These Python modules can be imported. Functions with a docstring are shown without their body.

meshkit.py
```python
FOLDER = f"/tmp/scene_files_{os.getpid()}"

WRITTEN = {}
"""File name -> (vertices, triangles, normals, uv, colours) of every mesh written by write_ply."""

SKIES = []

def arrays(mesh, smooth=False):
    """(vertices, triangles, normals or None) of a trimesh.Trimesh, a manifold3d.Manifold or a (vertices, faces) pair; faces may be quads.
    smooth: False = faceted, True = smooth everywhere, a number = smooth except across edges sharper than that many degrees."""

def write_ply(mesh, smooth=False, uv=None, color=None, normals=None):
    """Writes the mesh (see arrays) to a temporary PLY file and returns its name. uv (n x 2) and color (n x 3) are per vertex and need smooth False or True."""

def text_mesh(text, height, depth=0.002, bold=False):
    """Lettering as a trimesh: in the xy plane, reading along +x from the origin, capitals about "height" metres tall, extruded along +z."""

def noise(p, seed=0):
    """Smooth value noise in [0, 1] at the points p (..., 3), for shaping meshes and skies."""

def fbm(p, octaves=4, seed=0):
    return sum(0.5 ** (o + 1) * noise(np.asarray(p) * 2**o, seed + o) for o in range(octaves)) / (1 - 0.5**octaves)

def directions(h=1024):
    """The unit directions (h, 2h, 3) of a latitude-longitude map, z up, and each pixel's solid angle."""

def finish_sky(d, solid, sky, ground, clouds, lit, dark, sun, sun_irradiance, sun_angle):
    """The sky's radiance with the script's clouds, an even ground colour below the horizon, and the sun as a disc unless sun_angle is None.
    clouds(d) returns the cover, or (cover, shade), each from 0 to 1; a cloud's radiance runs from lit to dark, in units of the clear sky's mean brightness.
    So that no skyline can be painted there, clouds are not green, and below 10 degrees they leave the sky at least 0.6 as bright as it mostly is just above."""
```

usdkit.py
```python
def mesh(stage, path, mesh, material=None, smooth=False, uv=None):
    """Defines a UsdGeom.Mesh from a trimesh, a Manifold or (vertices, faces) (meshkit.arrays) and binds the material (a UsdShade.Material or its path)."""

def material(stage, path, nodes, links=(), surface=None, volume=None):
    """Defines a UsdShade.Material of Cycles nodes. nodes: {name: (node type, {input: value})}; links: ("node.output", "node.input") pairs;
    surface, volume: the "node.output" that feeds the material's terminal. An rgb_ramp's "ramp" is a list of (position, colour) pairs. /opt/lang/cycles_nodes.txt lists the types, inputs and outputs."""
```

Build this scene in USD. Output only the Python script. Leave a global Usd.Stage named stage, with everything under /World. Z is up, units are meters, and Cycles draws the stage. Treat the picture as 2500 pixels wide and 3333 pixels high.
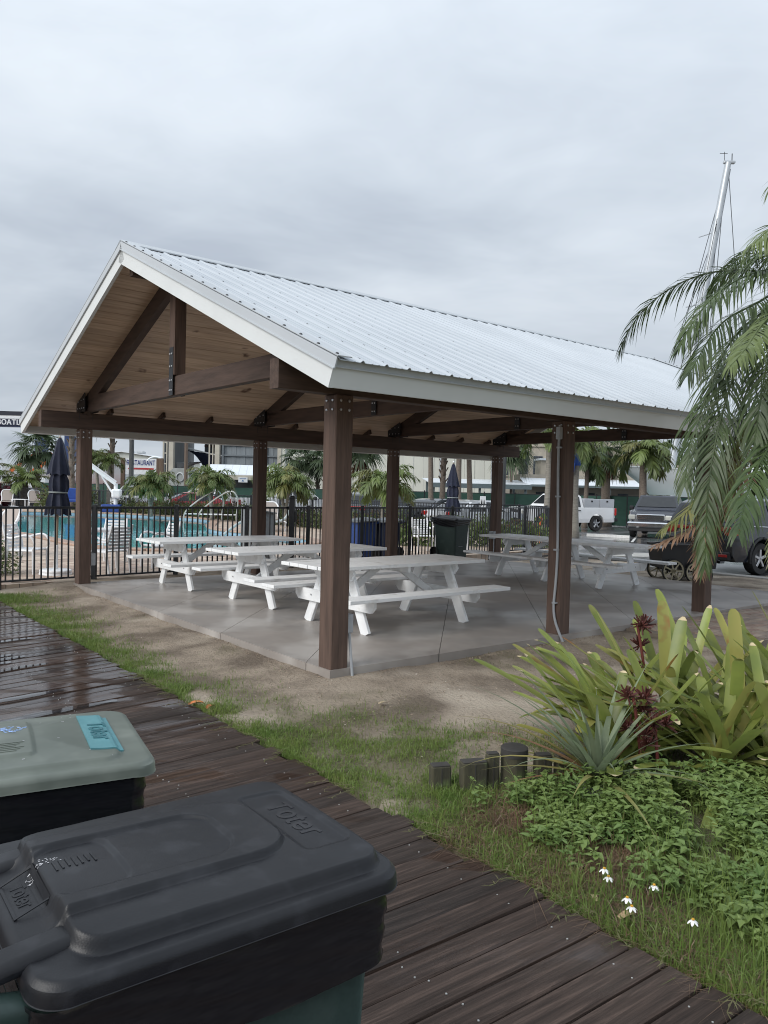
import math, random, numpy as np, trimesh, usdkit, meshkit, manifold3d
from manifold3d import Manifold, CrossSection
from pxr import Usd, UsdGeom, UsdLux, UsdShade, Gf, Sdf, Vt
from shapely.geometry import Polygon, LineString, box as sbox
from shapely import affinity

stage = Usd.Stage.CreateInMemory()
UsdGeom.SetStageUpAxis(stage, UsdGeom.Tokens.z)
UsdGeom.SetStageMetersPerUnit(stage, 1.0)
UsdGeom.Xform.Define(stage, '/World')
UsdGeom.Scope.Define(stage, '/World/Looks')
PI = math.pi
rng = np.random.default_rng(7)
random.seed(7)

# ------------------------------------------------------------------ camera
PITCH, ROLL, CAM_H = -0.0299, 0.0244, 1.6
def set_camera():
    c = UsdGeom.Camera.Define(stage, '/World/camera')
    f = np.array([0, math.cos(PITCH), math.sin(PITCH)]); u = np.array([0, -math.sin(PITCH), math.cos(PITCH)]); r = np.array([1.0, 0, 0])
    r2 = r * math.cos(ROLL) + u * math.sin(ROLL); u2 = u * math.cos(ROLL) - r * math.sin(ROLL)
    m = Gf.Matrix4d(*r2, 0, *u2, 0, *(-f), 0, 0, 0, CAM_H, 1)
    c.AddTransformOp().Set(m)
    c.CreateHorizontalApertureAttr(36.0); c.CreateVerticalApertureAttr(48.0); c.CreateFocalLengthAttr(36.66)
    c.CreateClippingRangeAttr(Gf.Vec2f(0.05, 3000)); c.CreateExposureAttr(0.8)
    return c
set_camera()

# ------------------------------------------------------------------ sky and sun
SUN_AZ, SUN_EL = math.radians(-129), math.radians(36)      # direction towards the sun: behind the cloud, to the left and behind the camera
def set_sky():
    nodes = {
        'tc': ('texture_coordinate', {}),
        'sep': ('separate_xyz', {}),
        'zz': ('math', {'math_type': 'add', 'value2': 0.26}),
        'zc': ('math', {'math_type': 'maximum', 'value2': 0.12}),
        'px': ('math', {'math_type': 'divide'}), 'py': ('math', {'math_type': 'divide'}),
        'cmb': ('combine_xyz', {'z': 3.7}),
        'map': ('mapping', {'scale': (0.85, 1.25, 1.0), 'location': (1.3, 0.35, 0.0), 'rotation': (0, 0, 0.5)}),
        'n1': ('noise_texture', {'scale': 1.15, 'detail': 5.0, 'roughness': 0.52, 'distortion': 0.35}),
        'n2': ('noise_texture', {'scale': 3.1, 'detail': 6.0, 'roughness': 0.55, 'distortion': 0.5}),
        'm1': ('math', {'math_type': 'multiply', 'value2': 0.74}), 'm2': ('math', {'math_type': 'multiply_add', 'value2': 0.26}),
        'ramp': ('rgb_ramp', {'ramp': [(0.0, (2.3, 2.6, 3.05)), (0.34, (2.65, 2.98, 3.45)), (0.45, (3.2, 3.56, 4.0)), (0.56, (3.72, 4.08, 4.5)), (0.68, (4.15, 4.5, 4.85)), (1, (4.45, 4.75, 5.05))]}),
        'sky': ('sky_texture', {'sky_type': 'single_scattering', 'sun_disc': False, 'sun_elevation': SUN_EL, 'sun_rotation': SUN_AZ}),
        'mix': ('mix', {'mix_type': 'mix', 'fac': 0.985}), 'el': ('map_range', {'from_min': 0.0, 'from_max': 1.0, 'to_min': 0.86, 'to_max': 1.66, 'clamp': True}), 'ov': ('vector_math', {'math_type': 'scale'}),
        'bg': ('background_shader', {'strength': 0.1}),
    }
    links = [('tc.generated', 'sep.vector'), ('sep.z', 'zz.value1'), ('zz.value', 'zc.value1'), ('sep.x', 'px.value1'), ('zc.value', 'px.value2'),
             ('sep.y', 'py.value1'), ('zc.value', 'py.value2'), ('px.value', 'cmb.x'), ('py.value', 'cmb.y'), ('cmb.vector', 'map.vector'),
             ('map.vector', 'n1.vector'), ('map.vector', 'n2.vector'), ('n1.fac', 'm1.value1'), ('n2.fac', 'm2.value1'), ('m1.value', 'm2.value3'),
             ('m2.value', 'ramp.fac'), ('sky.color', 'mix.color1'), ('ramp.color', 'ov.vector1'), ('sep.z', 'el.value'), ('el.result', 'ov.scale'), ('ov.vector', 'mix.color2'), ('mix.color', 'bg.color')]
    m = usdkit.material(stage, '/World/Looks/overcast_sky', nodes, links, surface='bg.background')
    d = UsdLux.DomeLight.Define(stage, '/World/sky')
    UsdShade.MaterialBindingAPI.Apply(d.GetPrim()).Bind(m)
    d.GetPrim().SetCustomDataByKey('kind', 'structure')
    s = UsdLux.DistantLight.Define(stage, '/World/sun')
    s.CreateIntensityAttr(0.4); s.CreateAngleAttr(40.0); s.CreateColorAttr(Gf.Vec3f(1.0, 0.97, 0.93))
    s.GetPrim().CreateAttribute('inputs:normalize', Sdf.ValueTypeNames.Bool).Set(True)
    dx, dy, dz = math.sin(SUN_AZ) * math.cos(SUN_EL), math.cos(SUN_AZ) * math.cos(SUN_EL), math.sin(SUN_EL)
    q = Gf.Rotation(Gf.Vec3d(0, 0, 1), Gf.Vec3d(dx, dy, dz))
    s.AddTransformOp().Set(Gf.Matrix4d().SetRotate(q))
set_sky()

# ------------------------------------------------------------------ helpers: materials
LOOKS = {}
def mat(name, c1, c2=None, scale=6.0, stretch=(1, 1, 1), rough=0.6, rough2=None, bump=0.0, bscale=None, detail=4.0, lo=0.35, hi=0.65, world=False,
        metallic=0.0, spec=0.5, vary=0.0, coat=0.0, c3=None, c3scale=1.0, c3lo=0.5, c3hi=0.62, trans=0.0, bdist=0.01, rot=(0, 0, 0), sheen=0.0, island=0.0):
    """A procedural surface: two tones by noise, an optional third in larger patches, bump, and per-object variation."""
    if name in LOOKS: return LOOKS[name]
    c2 = c2 or tuple(x * 0.85 for x in c1)
    nodes = {'tc': ('geometry', {}) if world else ('texture_coordinate', {}), 'map': ('mapping', {'scale': stretch, 'rotation': rot}),
             'n': ('noise_texture', {'scale': scale, 'detail': detail, 'roughness': 0.6}), 'r': ('rgb_ramp', {'ramp': [(0, c1), (lo, c1), (hi, c2), (1, c2)]}),
             'p': ('principled_bsdf', {'roughness': rough, 'metallic': metallic, 'specular_ior_level': spec, 'coat_weight': coat, 'sheen_weight': sheen})}
    src = 'tc.position' if world else 'tc.object'
    links = [(src, 'map.vector'), ('map.vector', 'n.vector'), ('n.fac', 'r.fac')]
    col = 'r.color'
    if c3:
        nodes.update({'n3': ('noise_texture', {'scale': c3scale, 'detail': 3.0}), 'r3': ('map_range', {'from_min': c3lo, 'from_max': c3hi, 'clamp': True}), 'mx3': ('mix', {'color2': c3})})
        links += [(src, 'n3.vector'), ('n3.fac', 'r3.value'), ('r3.result', 'mx3.fac'), (col, 'mx3.color1')]
        col = 'mx3.color'
    if vary:
        nodes.update({'oi': ('object_info', {}), 'vr': ('map_range', {'to_min': 1 - vary, 'to_max': 1 + vary}), 'hv': ('hsv', {})})
        links += [('oi.random', 'vr.value'), ('vr.result', 'hv.value'), (col, 'hv.color')]
        col = 'hv.color'
    if island:
        nodes.update({'gi': ('geometry', {}), 'ir': ('map_range', {'to_min': 1 - island, 'to_max': 1 + island}), 'ih': ('hsv', {}), 'ih2': ('map_range', {'to_min': 0.485, 'to_max': 0.512})})
        links += [('gi.random_per_island', 'ir.value'), ('gi.random_per_island', 'ih2.value'), ('ih2.result', 'ih.hue'), ('ir.result', 'ih.value'), (col, 'ih.color')]
        col = 'ih.color'
    links.append((col, 'p.base_color'))
    if rough2 is not None:
        nodes['rr'] = ('map_range', {'from_min': lo, 'from_max': hi, 'to_min': rough, 'to_max': rough2, 'clamp': True})
        nodes['n4'] = ('noise_texture', {'scale': scale * 0.5, 'detail': 3.0}); links += [('map.vector', 'n4.vector'), ('n4.fac', 'rr.value'), ('rr.result', 'p.roughness')]
    if bump:
        nodes.update({'nb': ('noise_texture', {'scale': bscale or scale * 3, 'detail': 5.0, 'roughness': 0.65}), 'b': ('bump', {'strength': bump, 'distance': bdist})})
        links += [('map.vector', 'nb.vector'), ('nb.fac', 'b.height'), ('b.normal', 'p.normal')]
    surf = 'p.BSDF'
    if trans:
        nodes.update({'tl': ('translucent_bsdf', {}), 'mc': ('mix_closure', {'fac': trans})})
        links += [(col, 'tl.color'), ('p.BSDF', 'mc.closure1'), ('tl.BSDF', 'mc.closure2')]
        surf = 'mc.closure'
    LOOKS[name] = usdkit.material(stage, '/World/Looks/' + name, nodes, links, surface=surf)
    return LOOKS[name]

def pane(name, tint=(0.75, 0.8, 0.82), ior=1.5):
    if name in LOOKS: return LOOKS[name]
    nodes = {'t': ('transparent_bsdf', {'color': tint}), 'g': ('glossy_bsdf', {'color': (1, 1, 1), 'roughness': 0.02}), 'f': ('fresnel', {'IOR': ior}), 'm': ('mix_closure', {})}
    LOOKS[name] = usdkit.material(stage, '/World/Looks/' + name, nodes, [('f.fac', 'm.fac'), ('t.BSDF', 'm.closure1'), ('g.BSDF', 'm.closure2')], surface='m.closure')
    return LOOKS[name]

# ------------------------------------------------------------------ helpers: scene tree
USED = {}
def numbered(path):
    k = USED.get(path, -1) + 1; USED[path] = k
    return path if k == 0 else f'{path}_{k:03d}'
def tag(o, label=None, cat=None, group=None, kind=None):
    o = o.GetPrim() if hasattr(o, 'GetPrim') else o
    for k, v in (('label', label), ('category', cat), ('group', group), ('kind', kind)):
        if v: o.SetCustomDataByKey(k, v)
    return o
def pth(o): return str(o.GetPath())
def thing(name, label, cat, loc=(0, 0, 0), rz=0.0, group=None, kind=None, rx=0.0, ry=0.0, scale=None):
    x = UsdGeom.Xform.Define(stage, numbered('/World/' + name))
    x.AddTranslateOp().Set(Gf.Vec3d(*map(float, loc))); x.AddRotateXYZOp().Set(Gf.Vec3f(math.degrees(rx), math.degrees(ry), math.degrees(rz)))
    if scale: x.AddScaleOp().Set(Gf.Vec3f(*((scale,) * 3 if np.ndim(scale) == 0 else scale)))
    return tag(x, label, cat, group, kind)
def put(name, mesh, m, parent=None, label=None, smooth=False, loc=None, rz=0.0, kind=None):
    if isinstance(mesh, MB): mesh = mesh.get()
    pp = pth(parent) if parent else '/World'
    g = usdkit.mesh(stage, numbered(pp + '/' + name), mesh, m, smooth=smooth)
    if loc is not None:
        g.AddTranslateOp().Set(Gf.Vec3d(*map(float, loc))); g.AddRotateZOp().Set(math.degrees(rz))
    return tag(g, label, kind=kind)
def copy_of(root, loc, rz, label, group=None, rx=0.0, ry=0.0, scale=None):
    was = root.GetCustomData()
    base = pth(root).rpartition('/')[2].split('_0')[0]
    r = thing(base, label, was['category'], loc, rz, group or was.get('group'), rx=rx, ry=ry, scale=scale)
    r.GetReferences().AddInternalReference(root.GetPath()); r.SetInstanceable(True)
    return r

# ------------------------------------------------------------------ helpers: geometry
class MB:
    """Collects shapes into one mesh."""
    def __init__(s): s.v, s.f, s.n = [], [], 0
    def add(s, v, f):
        v = np.asarray(v, float).reshape(-1, 3); f = np.asarray(f, int)
        if f.shape[1] == 4: f = np.vstack([f[:, [0, 1, 2]], f[:, [0, 2, 3]]])
        s.v.append(v); s.f.append(f + s.n); s.n += len(v); return s
    def mesh(s, m):
        v, f, _ = meshkit.arrays(m); return s.add(v, f)
    def box(s, x0, x1, y0, y1, z0, z1):
        v = [(x, y, z) for z in (z0, z1) for y in (y0, y1) for x in (x0, x1)]
        return s.add(v, [(0, 2, 3, 1), (4, 5, 7, 6), (0, 1, 5, 4), (2, 6, 7, 3), (0, 4, 6, 2), (1, 3, 7, 5)])
    def beam(s, p, q, w, h, up=(0, 0, 1), c=0.0):
        """A bar from p to q, w wide and h along 'up'; c chamfers its long edges."""
        p, q = np.asarray(p, float), np.asarray(q, float); d = q - p; d /= np.linalg.norm(d)
        up = np.asarray(up, float); sd = np.cross(d, up); sd /= np.linalg.norm(sd); u = np.cross(sd, d)
        a, b = w / 2, h / 2
        sec = [(-a, -b), (a, -b), (a, b), (-a, b)] if not c else [(-a + c, -b), (a - c, -b), (a, -b + c), (a, b - c), (a - c, b), (-a + c, b), (-a, b - c), (-a, -b + c)]
        k = len(sec)
        v = [e + sd * x + u * y for e in (p, q) for x, y in sec]
        f = [(i, (i + 1) % k, k + (i + 1) % k) for i in range(k)] + [(i, k + (i + 1) % k, k + i) for i in range(k)]
        f += [(0, i + 1, i) for i in range(1, k - 1)] + [(k, k + i, k + i + 1) for i in range(1, k - 1)]
        return s.add(v, f)
    def tube(s, pts, r, n=8, cap=True):
        P = np.asarray(pts, float); m = len(P); r = np.broadcast_to(r, m)
        t = np.gradient(P, axis=0); t /= np.maximum(np.linalg.norm(t, axis=1, keepdims=True), 1e-9)
        ref = np.array([0, 0, 1.0]) if abs(t[0][2]) < 0.9 else np.array([1.0, 0, 0])
        a = np.cross(t, ref); bad = np.linalg.norm(a, axis=1) < 1e-3; a[bad] = np.cross(t[bad], (0, 1.0, 0.1)); a /= np.linalg.norm(a, axis=1, keepdims=True); b = np.cross(t, a)
        th = np.arange(n) * 2 * PI / n
        v = (P[:, None] + r[:, None, None] * (np.cos(th)[None, :, None] * a[:, None] + np.sin(th)[None, :, None] * b[:, None])).reshape(-1, 3)
        f = [(i * n + j, i * n + (j + 1) % n, (i + 1) * n + (j + 1) % n, (i + 1) * n + j) for i in range(m - 1) for j in range(n)]
        F = np.asarray(f); F = np.vstack([F[:, [0, 1, 2]], F[:, [0, 2, 3]]])
        if cap:
            e = (m - 1) * n
            F = np.vstack([F, [(0, j + 1, j) for j in range(1, n - 1)], [(e, e + j, e + j + 1) for j in range(1, n - 1)]])
        return s.add(v, F)
    def lathe(s, prof, n=16, c=(0, 0, 0), axis=2):
        """prof: (radius, height) pairs turned about an axis through c."""
        th = np.arange(n) * 2 * PI / n; pr = np.asarray(prof, float); m = len(pr)
        v = np.stack([pr[:, :1] * np.cos(th), pr[:, :1] * np.sin(th), np.repeat(pr[:, 1:], n, 1)], -1).reshape(-1, 3)
        if axis == 1: v = v[:, [0, 2, 1]] * (1, 1, -1)
        if axis == 0: v = v[:, [2, 0, 1]]
        f = [(i * n + j, i * n + (j + 1) % n, (i + 1) * n + (j + 1) % n, (i + 1) * n + j) for i in range(m - 1) for j in range(n)]
        return s.add(v + np.asarray(c, float), f)
    def prism(s, poly, a0, a1, plane='xz'):
        """A polygon given in one plane, extruded along the third axis from a0 to a1."""
        P = Polygon(poly) if not isinstance(poly, Polygon) else poly
        m = trimesh.creation.extrude_polygon(P, a1 - a0, engine='earcut'); v = m.vertices.copy(); v[:, 2] += a0
        v = {'xz': v[:, [0, 2, 1]], 'xy': v, 'yz': v[:, [2, 0, 1]]}[plane]
        return s.add(v, m.faces)
    def get(s): return (np.vstack(s.v), np.vstack(s.f))
def box(*a): return MB().box(*a)
def beam(*a, **k): return MB().beam(*a, **k)
def tube(*a, **k): return MB().tube(*a, **k)
def lathe(*a, **k): return MB().lathe(*a, **k)
def chambox(x0, x1, y0, y1, z0, z1, c=0.01):
    v = []
    for sx, x in ((1, x0), (-1, x1)):
        for sy, y in ((1, y0), (-1, y1)):
            for sz, z in ((1, z0), (-1, z1)):
                v += [(x + sx * c, y + sy * c, z), (x + sx * c, y, z + sz * c), (x, y + sy * c, z + sz * c)]
    return trimesh.convex.convex_hull(np.array(v))
def rbox(x0, x1, y0, y1, z0, z1, r, n=8):
    """A box with round vertical and horizontal edges."""
    ss = [Manifold.sphere(r, n).translate((x, y, z)) for x in (x0 + r, x1 - r) for y in (y0 + r, y1 - r) for z in (z0 + r, z1 - r)]
    return Manifold.batch_hull(ss)
def rbeam(p, q, w, h, r, up=(0, 0, 1)):
    p, q = np.asarray(p, float), np.asarray(q, float); d = (q - p) / np.linalg.norm(q - p); sd = np.cross(d, up); sd /= np.linalg.norm(sd); u = np.cross(sd, d)
    return Manifold.batch_hull([Manifold.sphere(r, 16).translate(tuple(e + sd * a * (w / 2 - r) + u * b * (h / 2 - r))) for e in (p, q) for a in (-1, 1) for b in (-1, 1)])
def spline(pts, n=80, closed=False):
    from scipy.interpolate import splprep, splev
    P = np.asarray(pts, float)
    if closed: P = np.vstack([P, P[:1]])
    tck, _ = splprep(P.T, s=0, per=closed, k=min(3, len(P) - 1))
    return np.array(splev(np.linspace(0, 1, n, endpoint=not closed), tck)).T
def sm(a, b, x):
    t = np.clip((np.asarray(x, float) - a) / (b - a), 0, 1); return t * t * (3 - 2 * t)
def transformed(mesh, M):
    v, f, _ = meshkit.arrays(mesh if not isinstance(mesh, MB) else mesh.get()); return (v @ np.asarray(M)[:3, :3].T + np.asarray(M)[:3, 3], f)

# ------------------------------------------------------------------ the lie of the land
YAW = 0.67876
AU, AV = np.array([math.cos(YAW), math.sin(YAW)]), np.array([-math.sin(YAW), math.cos(YAW)])
A0 = np.array([-0.4365, 6.7984])                              # the slab's nearest corner
def uv(u, v): return A0 + AU * u + AV * v
def to_uv(x, y): d = np.stack([x, y], -1) - A0; return d @ AU, d @ AV
E0, ET, EN = np.array([1.31, 2.535]), np.array([-0.6216, 0.7833]), np.array([0.7833, 0.6216])   # the boardwalk's edge, and the way off it
BW = -0.12
def edge(x, y): d = np.stack([x, y], -1) - E0; return d @ EN, d @ ET
def park_z(y): return -0.10 - 0.0075 * (np.asarray(y, float) - 14)
NEARF = [(-7.6, 10.15), (-5.28, 12.39), (-4.16, 13.47), (-2.05, 15.5), (0.1, 17.57), (2.4, 19.77), (4.9, 22.2)]
FARF = [(4.9, 22.2), (5.8, 28.4), (2.1, 28.2), (-1.27, 30.6), (-7.5, 37.7), (-13.0, 41.6), (-24.0, 48.0)]
DECK = Polygon([(-14, 3.95), (-7.55, 10.3), (2.3, 19.85), (4.8, 22.3), (5.7, 28.2), (2.0, 28.0), (-1.4, 30.4), (-7.6, 37.6), (-13.1, 41.5), (-24.5, 48.0), (-34, 44), (-30, 15)])
POOL = spline([(-3.3, 20.3), (-2.1, 22.4), (-2.9, 24.7), (-5.4, 26.9), (-7.1, 31.6), (-8.5, 36.3), (-11, 38.4), (-15, 39.9), (-19.5, 38.9), (-22, 34), (-18, 28.5), (-11, 23.6), (-8.6, 21.0), (-6.3, 18.95), (-4.6, 19.0)], 120, True)
POOLP = Polygon(POOL)
def ground_z(x, y):
    x, y = np.asarray(x, float), np.asarray(y, float)
    d, t = edge(x, y); u, v = to_uv(x, y)
    near = -0.135 + 0.045 * sm(0.0, 1.6, d) + 0.02 * sm(-0.6, 0.0, np.minimum(u, v)) * (u > -1)
    p = np.stack([x, y, 0 * x], -1)
    near = near + (meshkit.fbm(p * 2.3, 4, 3) - 0.5) * 0.035 * sm(0.05, 0.5, d) + (meshkit.fbm(p * 9, 3, 5) - 0.5) * 0.014 * sm(0.02, 0.3, d)
    near = near + 0.05 * sm(1.2, 0.25, np.abs((x + 5.28) * -0.694 + (y - 12.39) * 0.720)) * (x < 0)
    near = np.where(d < 0.02, -0.34, near)
    near = np.where((u > 0.1) & (u < 9.5) & (v > 0.1) & (v < 6.85), -0.2, near)
    far = park_z(y) - 0.05 + (meshkit.fbm(p * 2.0, 3, 8) - 0.5) * 0.03
    z = near + (far - near) * sm(15.5, 19, y)
    return np.maximum(z, -0.9)
def grid(x, y, z):
    X, Y = np.meshgrid(x, y); nx, ny = len(x), len(y)
    Z = z(X, Y); i = np.arange(nx * ny).reshape(ny, nx)
    f = np.stack([i[:-1, :-1], i[:-1, 1:], i[1:, 1:], i[1:, :-1]], -1).reshape(-1, 4)
    return np.stack([X, Y, Z], -1).reshape(-1, 3), f
def pn(x, y, f, s): return meshkit.fbm(np.stack([x * f, y * f, 0 * x], -1), 3, s)
def open_soil(x, y): u, v = to_uv(x, y); return ((np.minimum(u, v) < -0.03) | (u > 9.8)) * 1.0
def d_strip(x, y):
    d, s = edge(x, y); wide = 0.40 + 0.45 * sm(4.6, 2.4, s) + 0.3 * (pn(x, y, 1.1, 2) - .5); return open_soil(x, y) * (d > -0.02) * np.exp(-np.maximum(d, 0) ** 2 / wide ** 2) * sm(0.34, 0.60, pn(x, y, 2.6, 4) + 0.10 + .12 * sm(.3, 0, d)) * (s < 11.3) * (1 - .8 * np.clip(straw_zone(x, y), 0, 1))
def d_patch(x, y):
    d, s = edge(x, y); return open_soil(x, y) * (d > 0.4) * (y < 10.5) * sm(0.54, 0.68, pn(x, y, 1.0, 9)) * (0.3 + 0.7 * sm(0.45, 0.6, pn(x, y, 4, 6))) * 0.8
def d_near(x, y):                                              # the wide lawn between the sand and the edging
    d, s = edge(x, y); return open_soil(x, y) * (d > -.01) * sm(6.0, 5.2, y + 0.25 * x) * (x > -.9) * (0.12 + .88 * sm(0.42, 0.62, pn(x, y, 2.6, 12))) * (1 - .8 * np.clip(straw_zone(x, y), 0, 1))
def straw_zone(x, y): return np.exp(-((x - .72) ** 2 + (y - 4.05) ** 2) / .035) + np.exp(-((x - 1.12) ** 2 + (y - 3.58) ** 2) / .045) + .22 * np.exp(-(edge(x, y)[0] - .12) ** 2 / .03) * (y < 3.9)
def weed_zone(x, y):
    d, s = edge(x, y); w = np.clip((d - (0.16 + .45 * pn(x, y, 2.2, 21) - .26 * sm(3.3, 2.5, y))) / .12, 0, 1)
    return (x > 0.5) * w * (y < 4.30 + .06 * x) * (1 - np.clip(straw_zone(x, y) * 1.1, 0, 1)) * sm(.30, .44, pn(x, y, 3.1, 44))
def turf(x, y):
    d, s = edge(x, y); return np.clip((1.0 * d_strip(x, y) + .7 * d_near(x, y) + .6 * d_patch(x, y)) * (.35 + .65 * pn(x, y, 3.0, 50)) + 1.1 * (x > .3) * (d > 0) * sm(4.9, 4.2, y) * (.4 + .8 * pn(x, y, 2.5, 51)), 0, 1) * (y < 13) * (d > -.05)
def soil(name, c1, c2, **k):
    m = mat(name, c1, c2, **k); p = '/World/Looks/' + name; S = lambda n, t: UsdShade.Shader.Define(stage, f'{p}/{n}')
    a = S('turf', ''); a.CreateIdAttr('cycles_attribute'); a.CreateInput('attribute', Sdf.ValueTypeNames.Token).Set('turf'); f = a.CreateOutput('fac', Sdf.ValueTypeNames.Token)
    n = S('turf_noise', ''); n.CreateIdAttr('cycles_noise_texture'); n.CreateInput('scale', Sdf.ValueTypeNames.Float).Set(9.0); n.CreateInput('detail', Sdf.ValueTypeNames.Float).Set(8.0); n.CreateInput('vector', Sdf.ValueTypeNames.Token).ConnectToSource(UsdShade.Shader.Get(stage, p + '/tc').CreateOutput('position', Sdf.ValueTypeNames.Token))
    r = S('turf_tone', ''); r.CreateIdAttr('cycles_mix'); r.CreateInput('color1', Sdf.ValueTypeNames.Float3).Set(Gf.Vec3f(.070, .074, .036)); r.CreateInput('color2', Sdf.ValueTypeNames.Float3).Set(Gf.Vec3f(.135, .125, .07)); r.CreateInput('fac', Sdf.ValueTypeNames.Token).ConnectToSource(n.CreateOutput('fac', Sdf.ValueTypeNames.Token))
    x = S('turf_mix', ''); x.CreateIdAttr('cycles_mix'); pr = UsdShade.Shader.Get(stage, p + '/p'); src = pr.GetInput('base_color').GetConnectedSources()[0][0]
    x.CreateInput('color1', Sdf.ValueTypeNames.Token).ConnectToSource(src.source, src.sourceName); x.CreateInput('color2', Sdf.ValueTypeNames.Token).ConnectToSource(r.CreateOutput('color', Sdf.ValueTypeNames.Token)); x.CreateInput('fac', Sdf.ValueTypeNames.Token).ConnectToSource(f)
    pr.GetInput('base_color').ConnectToSource(x.CreateOutput('color', Sdf.ValueTypeNames.Token)); return m
def make_ground():
    xs = np.concatenate([[-900, -400, -150, -70, -40, -25, -15, -11], np.arange(-8, 10, 0.075), [10.4, 11, 12, 14, 17, 22, 30, 45, 80, 200, 500, 900]])
    ys = np.concatenate([[-300, -100, -30, -8, -3, 0], np.arange(0.8, 15.5, 0.075), np.arange(15.6, 20, 0.4), np.arange(20, 44, 2.0), [46, 50, 60, 80, 130, 250, 500, 900]])
    v, f = grid(xs, ys, ground_z)
    c = v[f].mean(1)
    import shapely
    inside = shapely.contains_xy(DECK.buffer(-0.5), c[:, 0], c[:, 1]) 
    f = f[~inside]
    m = soil('bare_soil', (0.34, 0.285, 0.225), (0.17, 0.138, 0.108), scale=1.3, detail=12, lo=0.42, hi=0.60, rough=0.95, bump=1.0, bscale=30, world=True, c3=(0.44, 0.38, 0.31), c3scale=0.9, c3lo=0.5, c3hi=0.66, bdist=0.03, spec=0.2)
    g = put('ground', (v, f), m, smooth=True); tag(g, kind='structure')
    UsdGeom.PrimvarsAPI(g).CreatePrimvar('turf', Sdf.ValueTypeNames.FloatArray, 'vertex').Set(Vt.FloatArray.FromNumpy(turf(v[:, 0], v[:, 1]).astype(np.float32)))
make_ground()

def sheet(poly, z, m, name, parent=None, kind=None, th=0.0):
    """A flat polygon (with holes) at z (a number, or a function of y), with thickness th."""
    mb = MB()
    for P in getattr(poly, 'geoms', [poly]):
        if P.area < 1e-4: continue
        e = trimesh.creation.extrude_polygon(P, 1.0, engine='earcut'); v = e.vertices.copy(); up = v[:, 2] > 0.5
        zz = z(v[:, 1]) if callable(z) else z
        v[:, 2] = zz - np.where(up, 0, max(th, 0.004)); mb.add(v, e.faces)
    return put(name, mb, m, parent, kind=kind)

# asphalt lot, wet
lot = sbox(-60, 9, 70, 110).difference(DECK.buffer(0.05))
lot = lot.difference(Polygon([tuple(uv(-40, -60)), tuple(uv(12.6, -60)), tuple(uv(12.6, 9.5)), tuple(uv(-40, 14))]))
lot = lot.difference(Polygon([(-60, 9), (-14, 9), (0.1, 17.5), (4.9, 22.3), (7.0, 20.5), (2.0, 9)]).buffer(0)).buffer(0)
WET = mat('wet_asphalt', (0.05, 0.051, 0.053), (0.085, 0.085, 0.085), scale=0.55, detail=5, rough=0.06, rough2=0.4, lo=0.42, hi=0.6, bump=0.12, bscale=60, world=True, spec=0.6)
sheet(lot, park_z, WET, 'asphalt_lot', kind='structure', th=0.1)
PAINT = mat('road_paint', (0.62, 0.62, 0.6), (0.5, 0.5, 0.48), scale=12, rough=0.4, world=True)
CONC_L = mat('pale_concrete', (0.42, 0.41, 0.38), (0.33, 0.32, 0.30), scale=3, rough=0.55, rough2=0.25, bump=0.2, bscale=50, world=True, c3=(0.26, 0.255, 0.245), c3scale=0.6)
walk = Polygon([(6.4, 22.3), (6.9, 24.0), (24, 21.0), (24, 19.3)])
sheet(walk, lambda y: park_z(y) + 0.006, CONC_L, 'concrete_walk', kind='structure', th=0.004)
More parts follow.
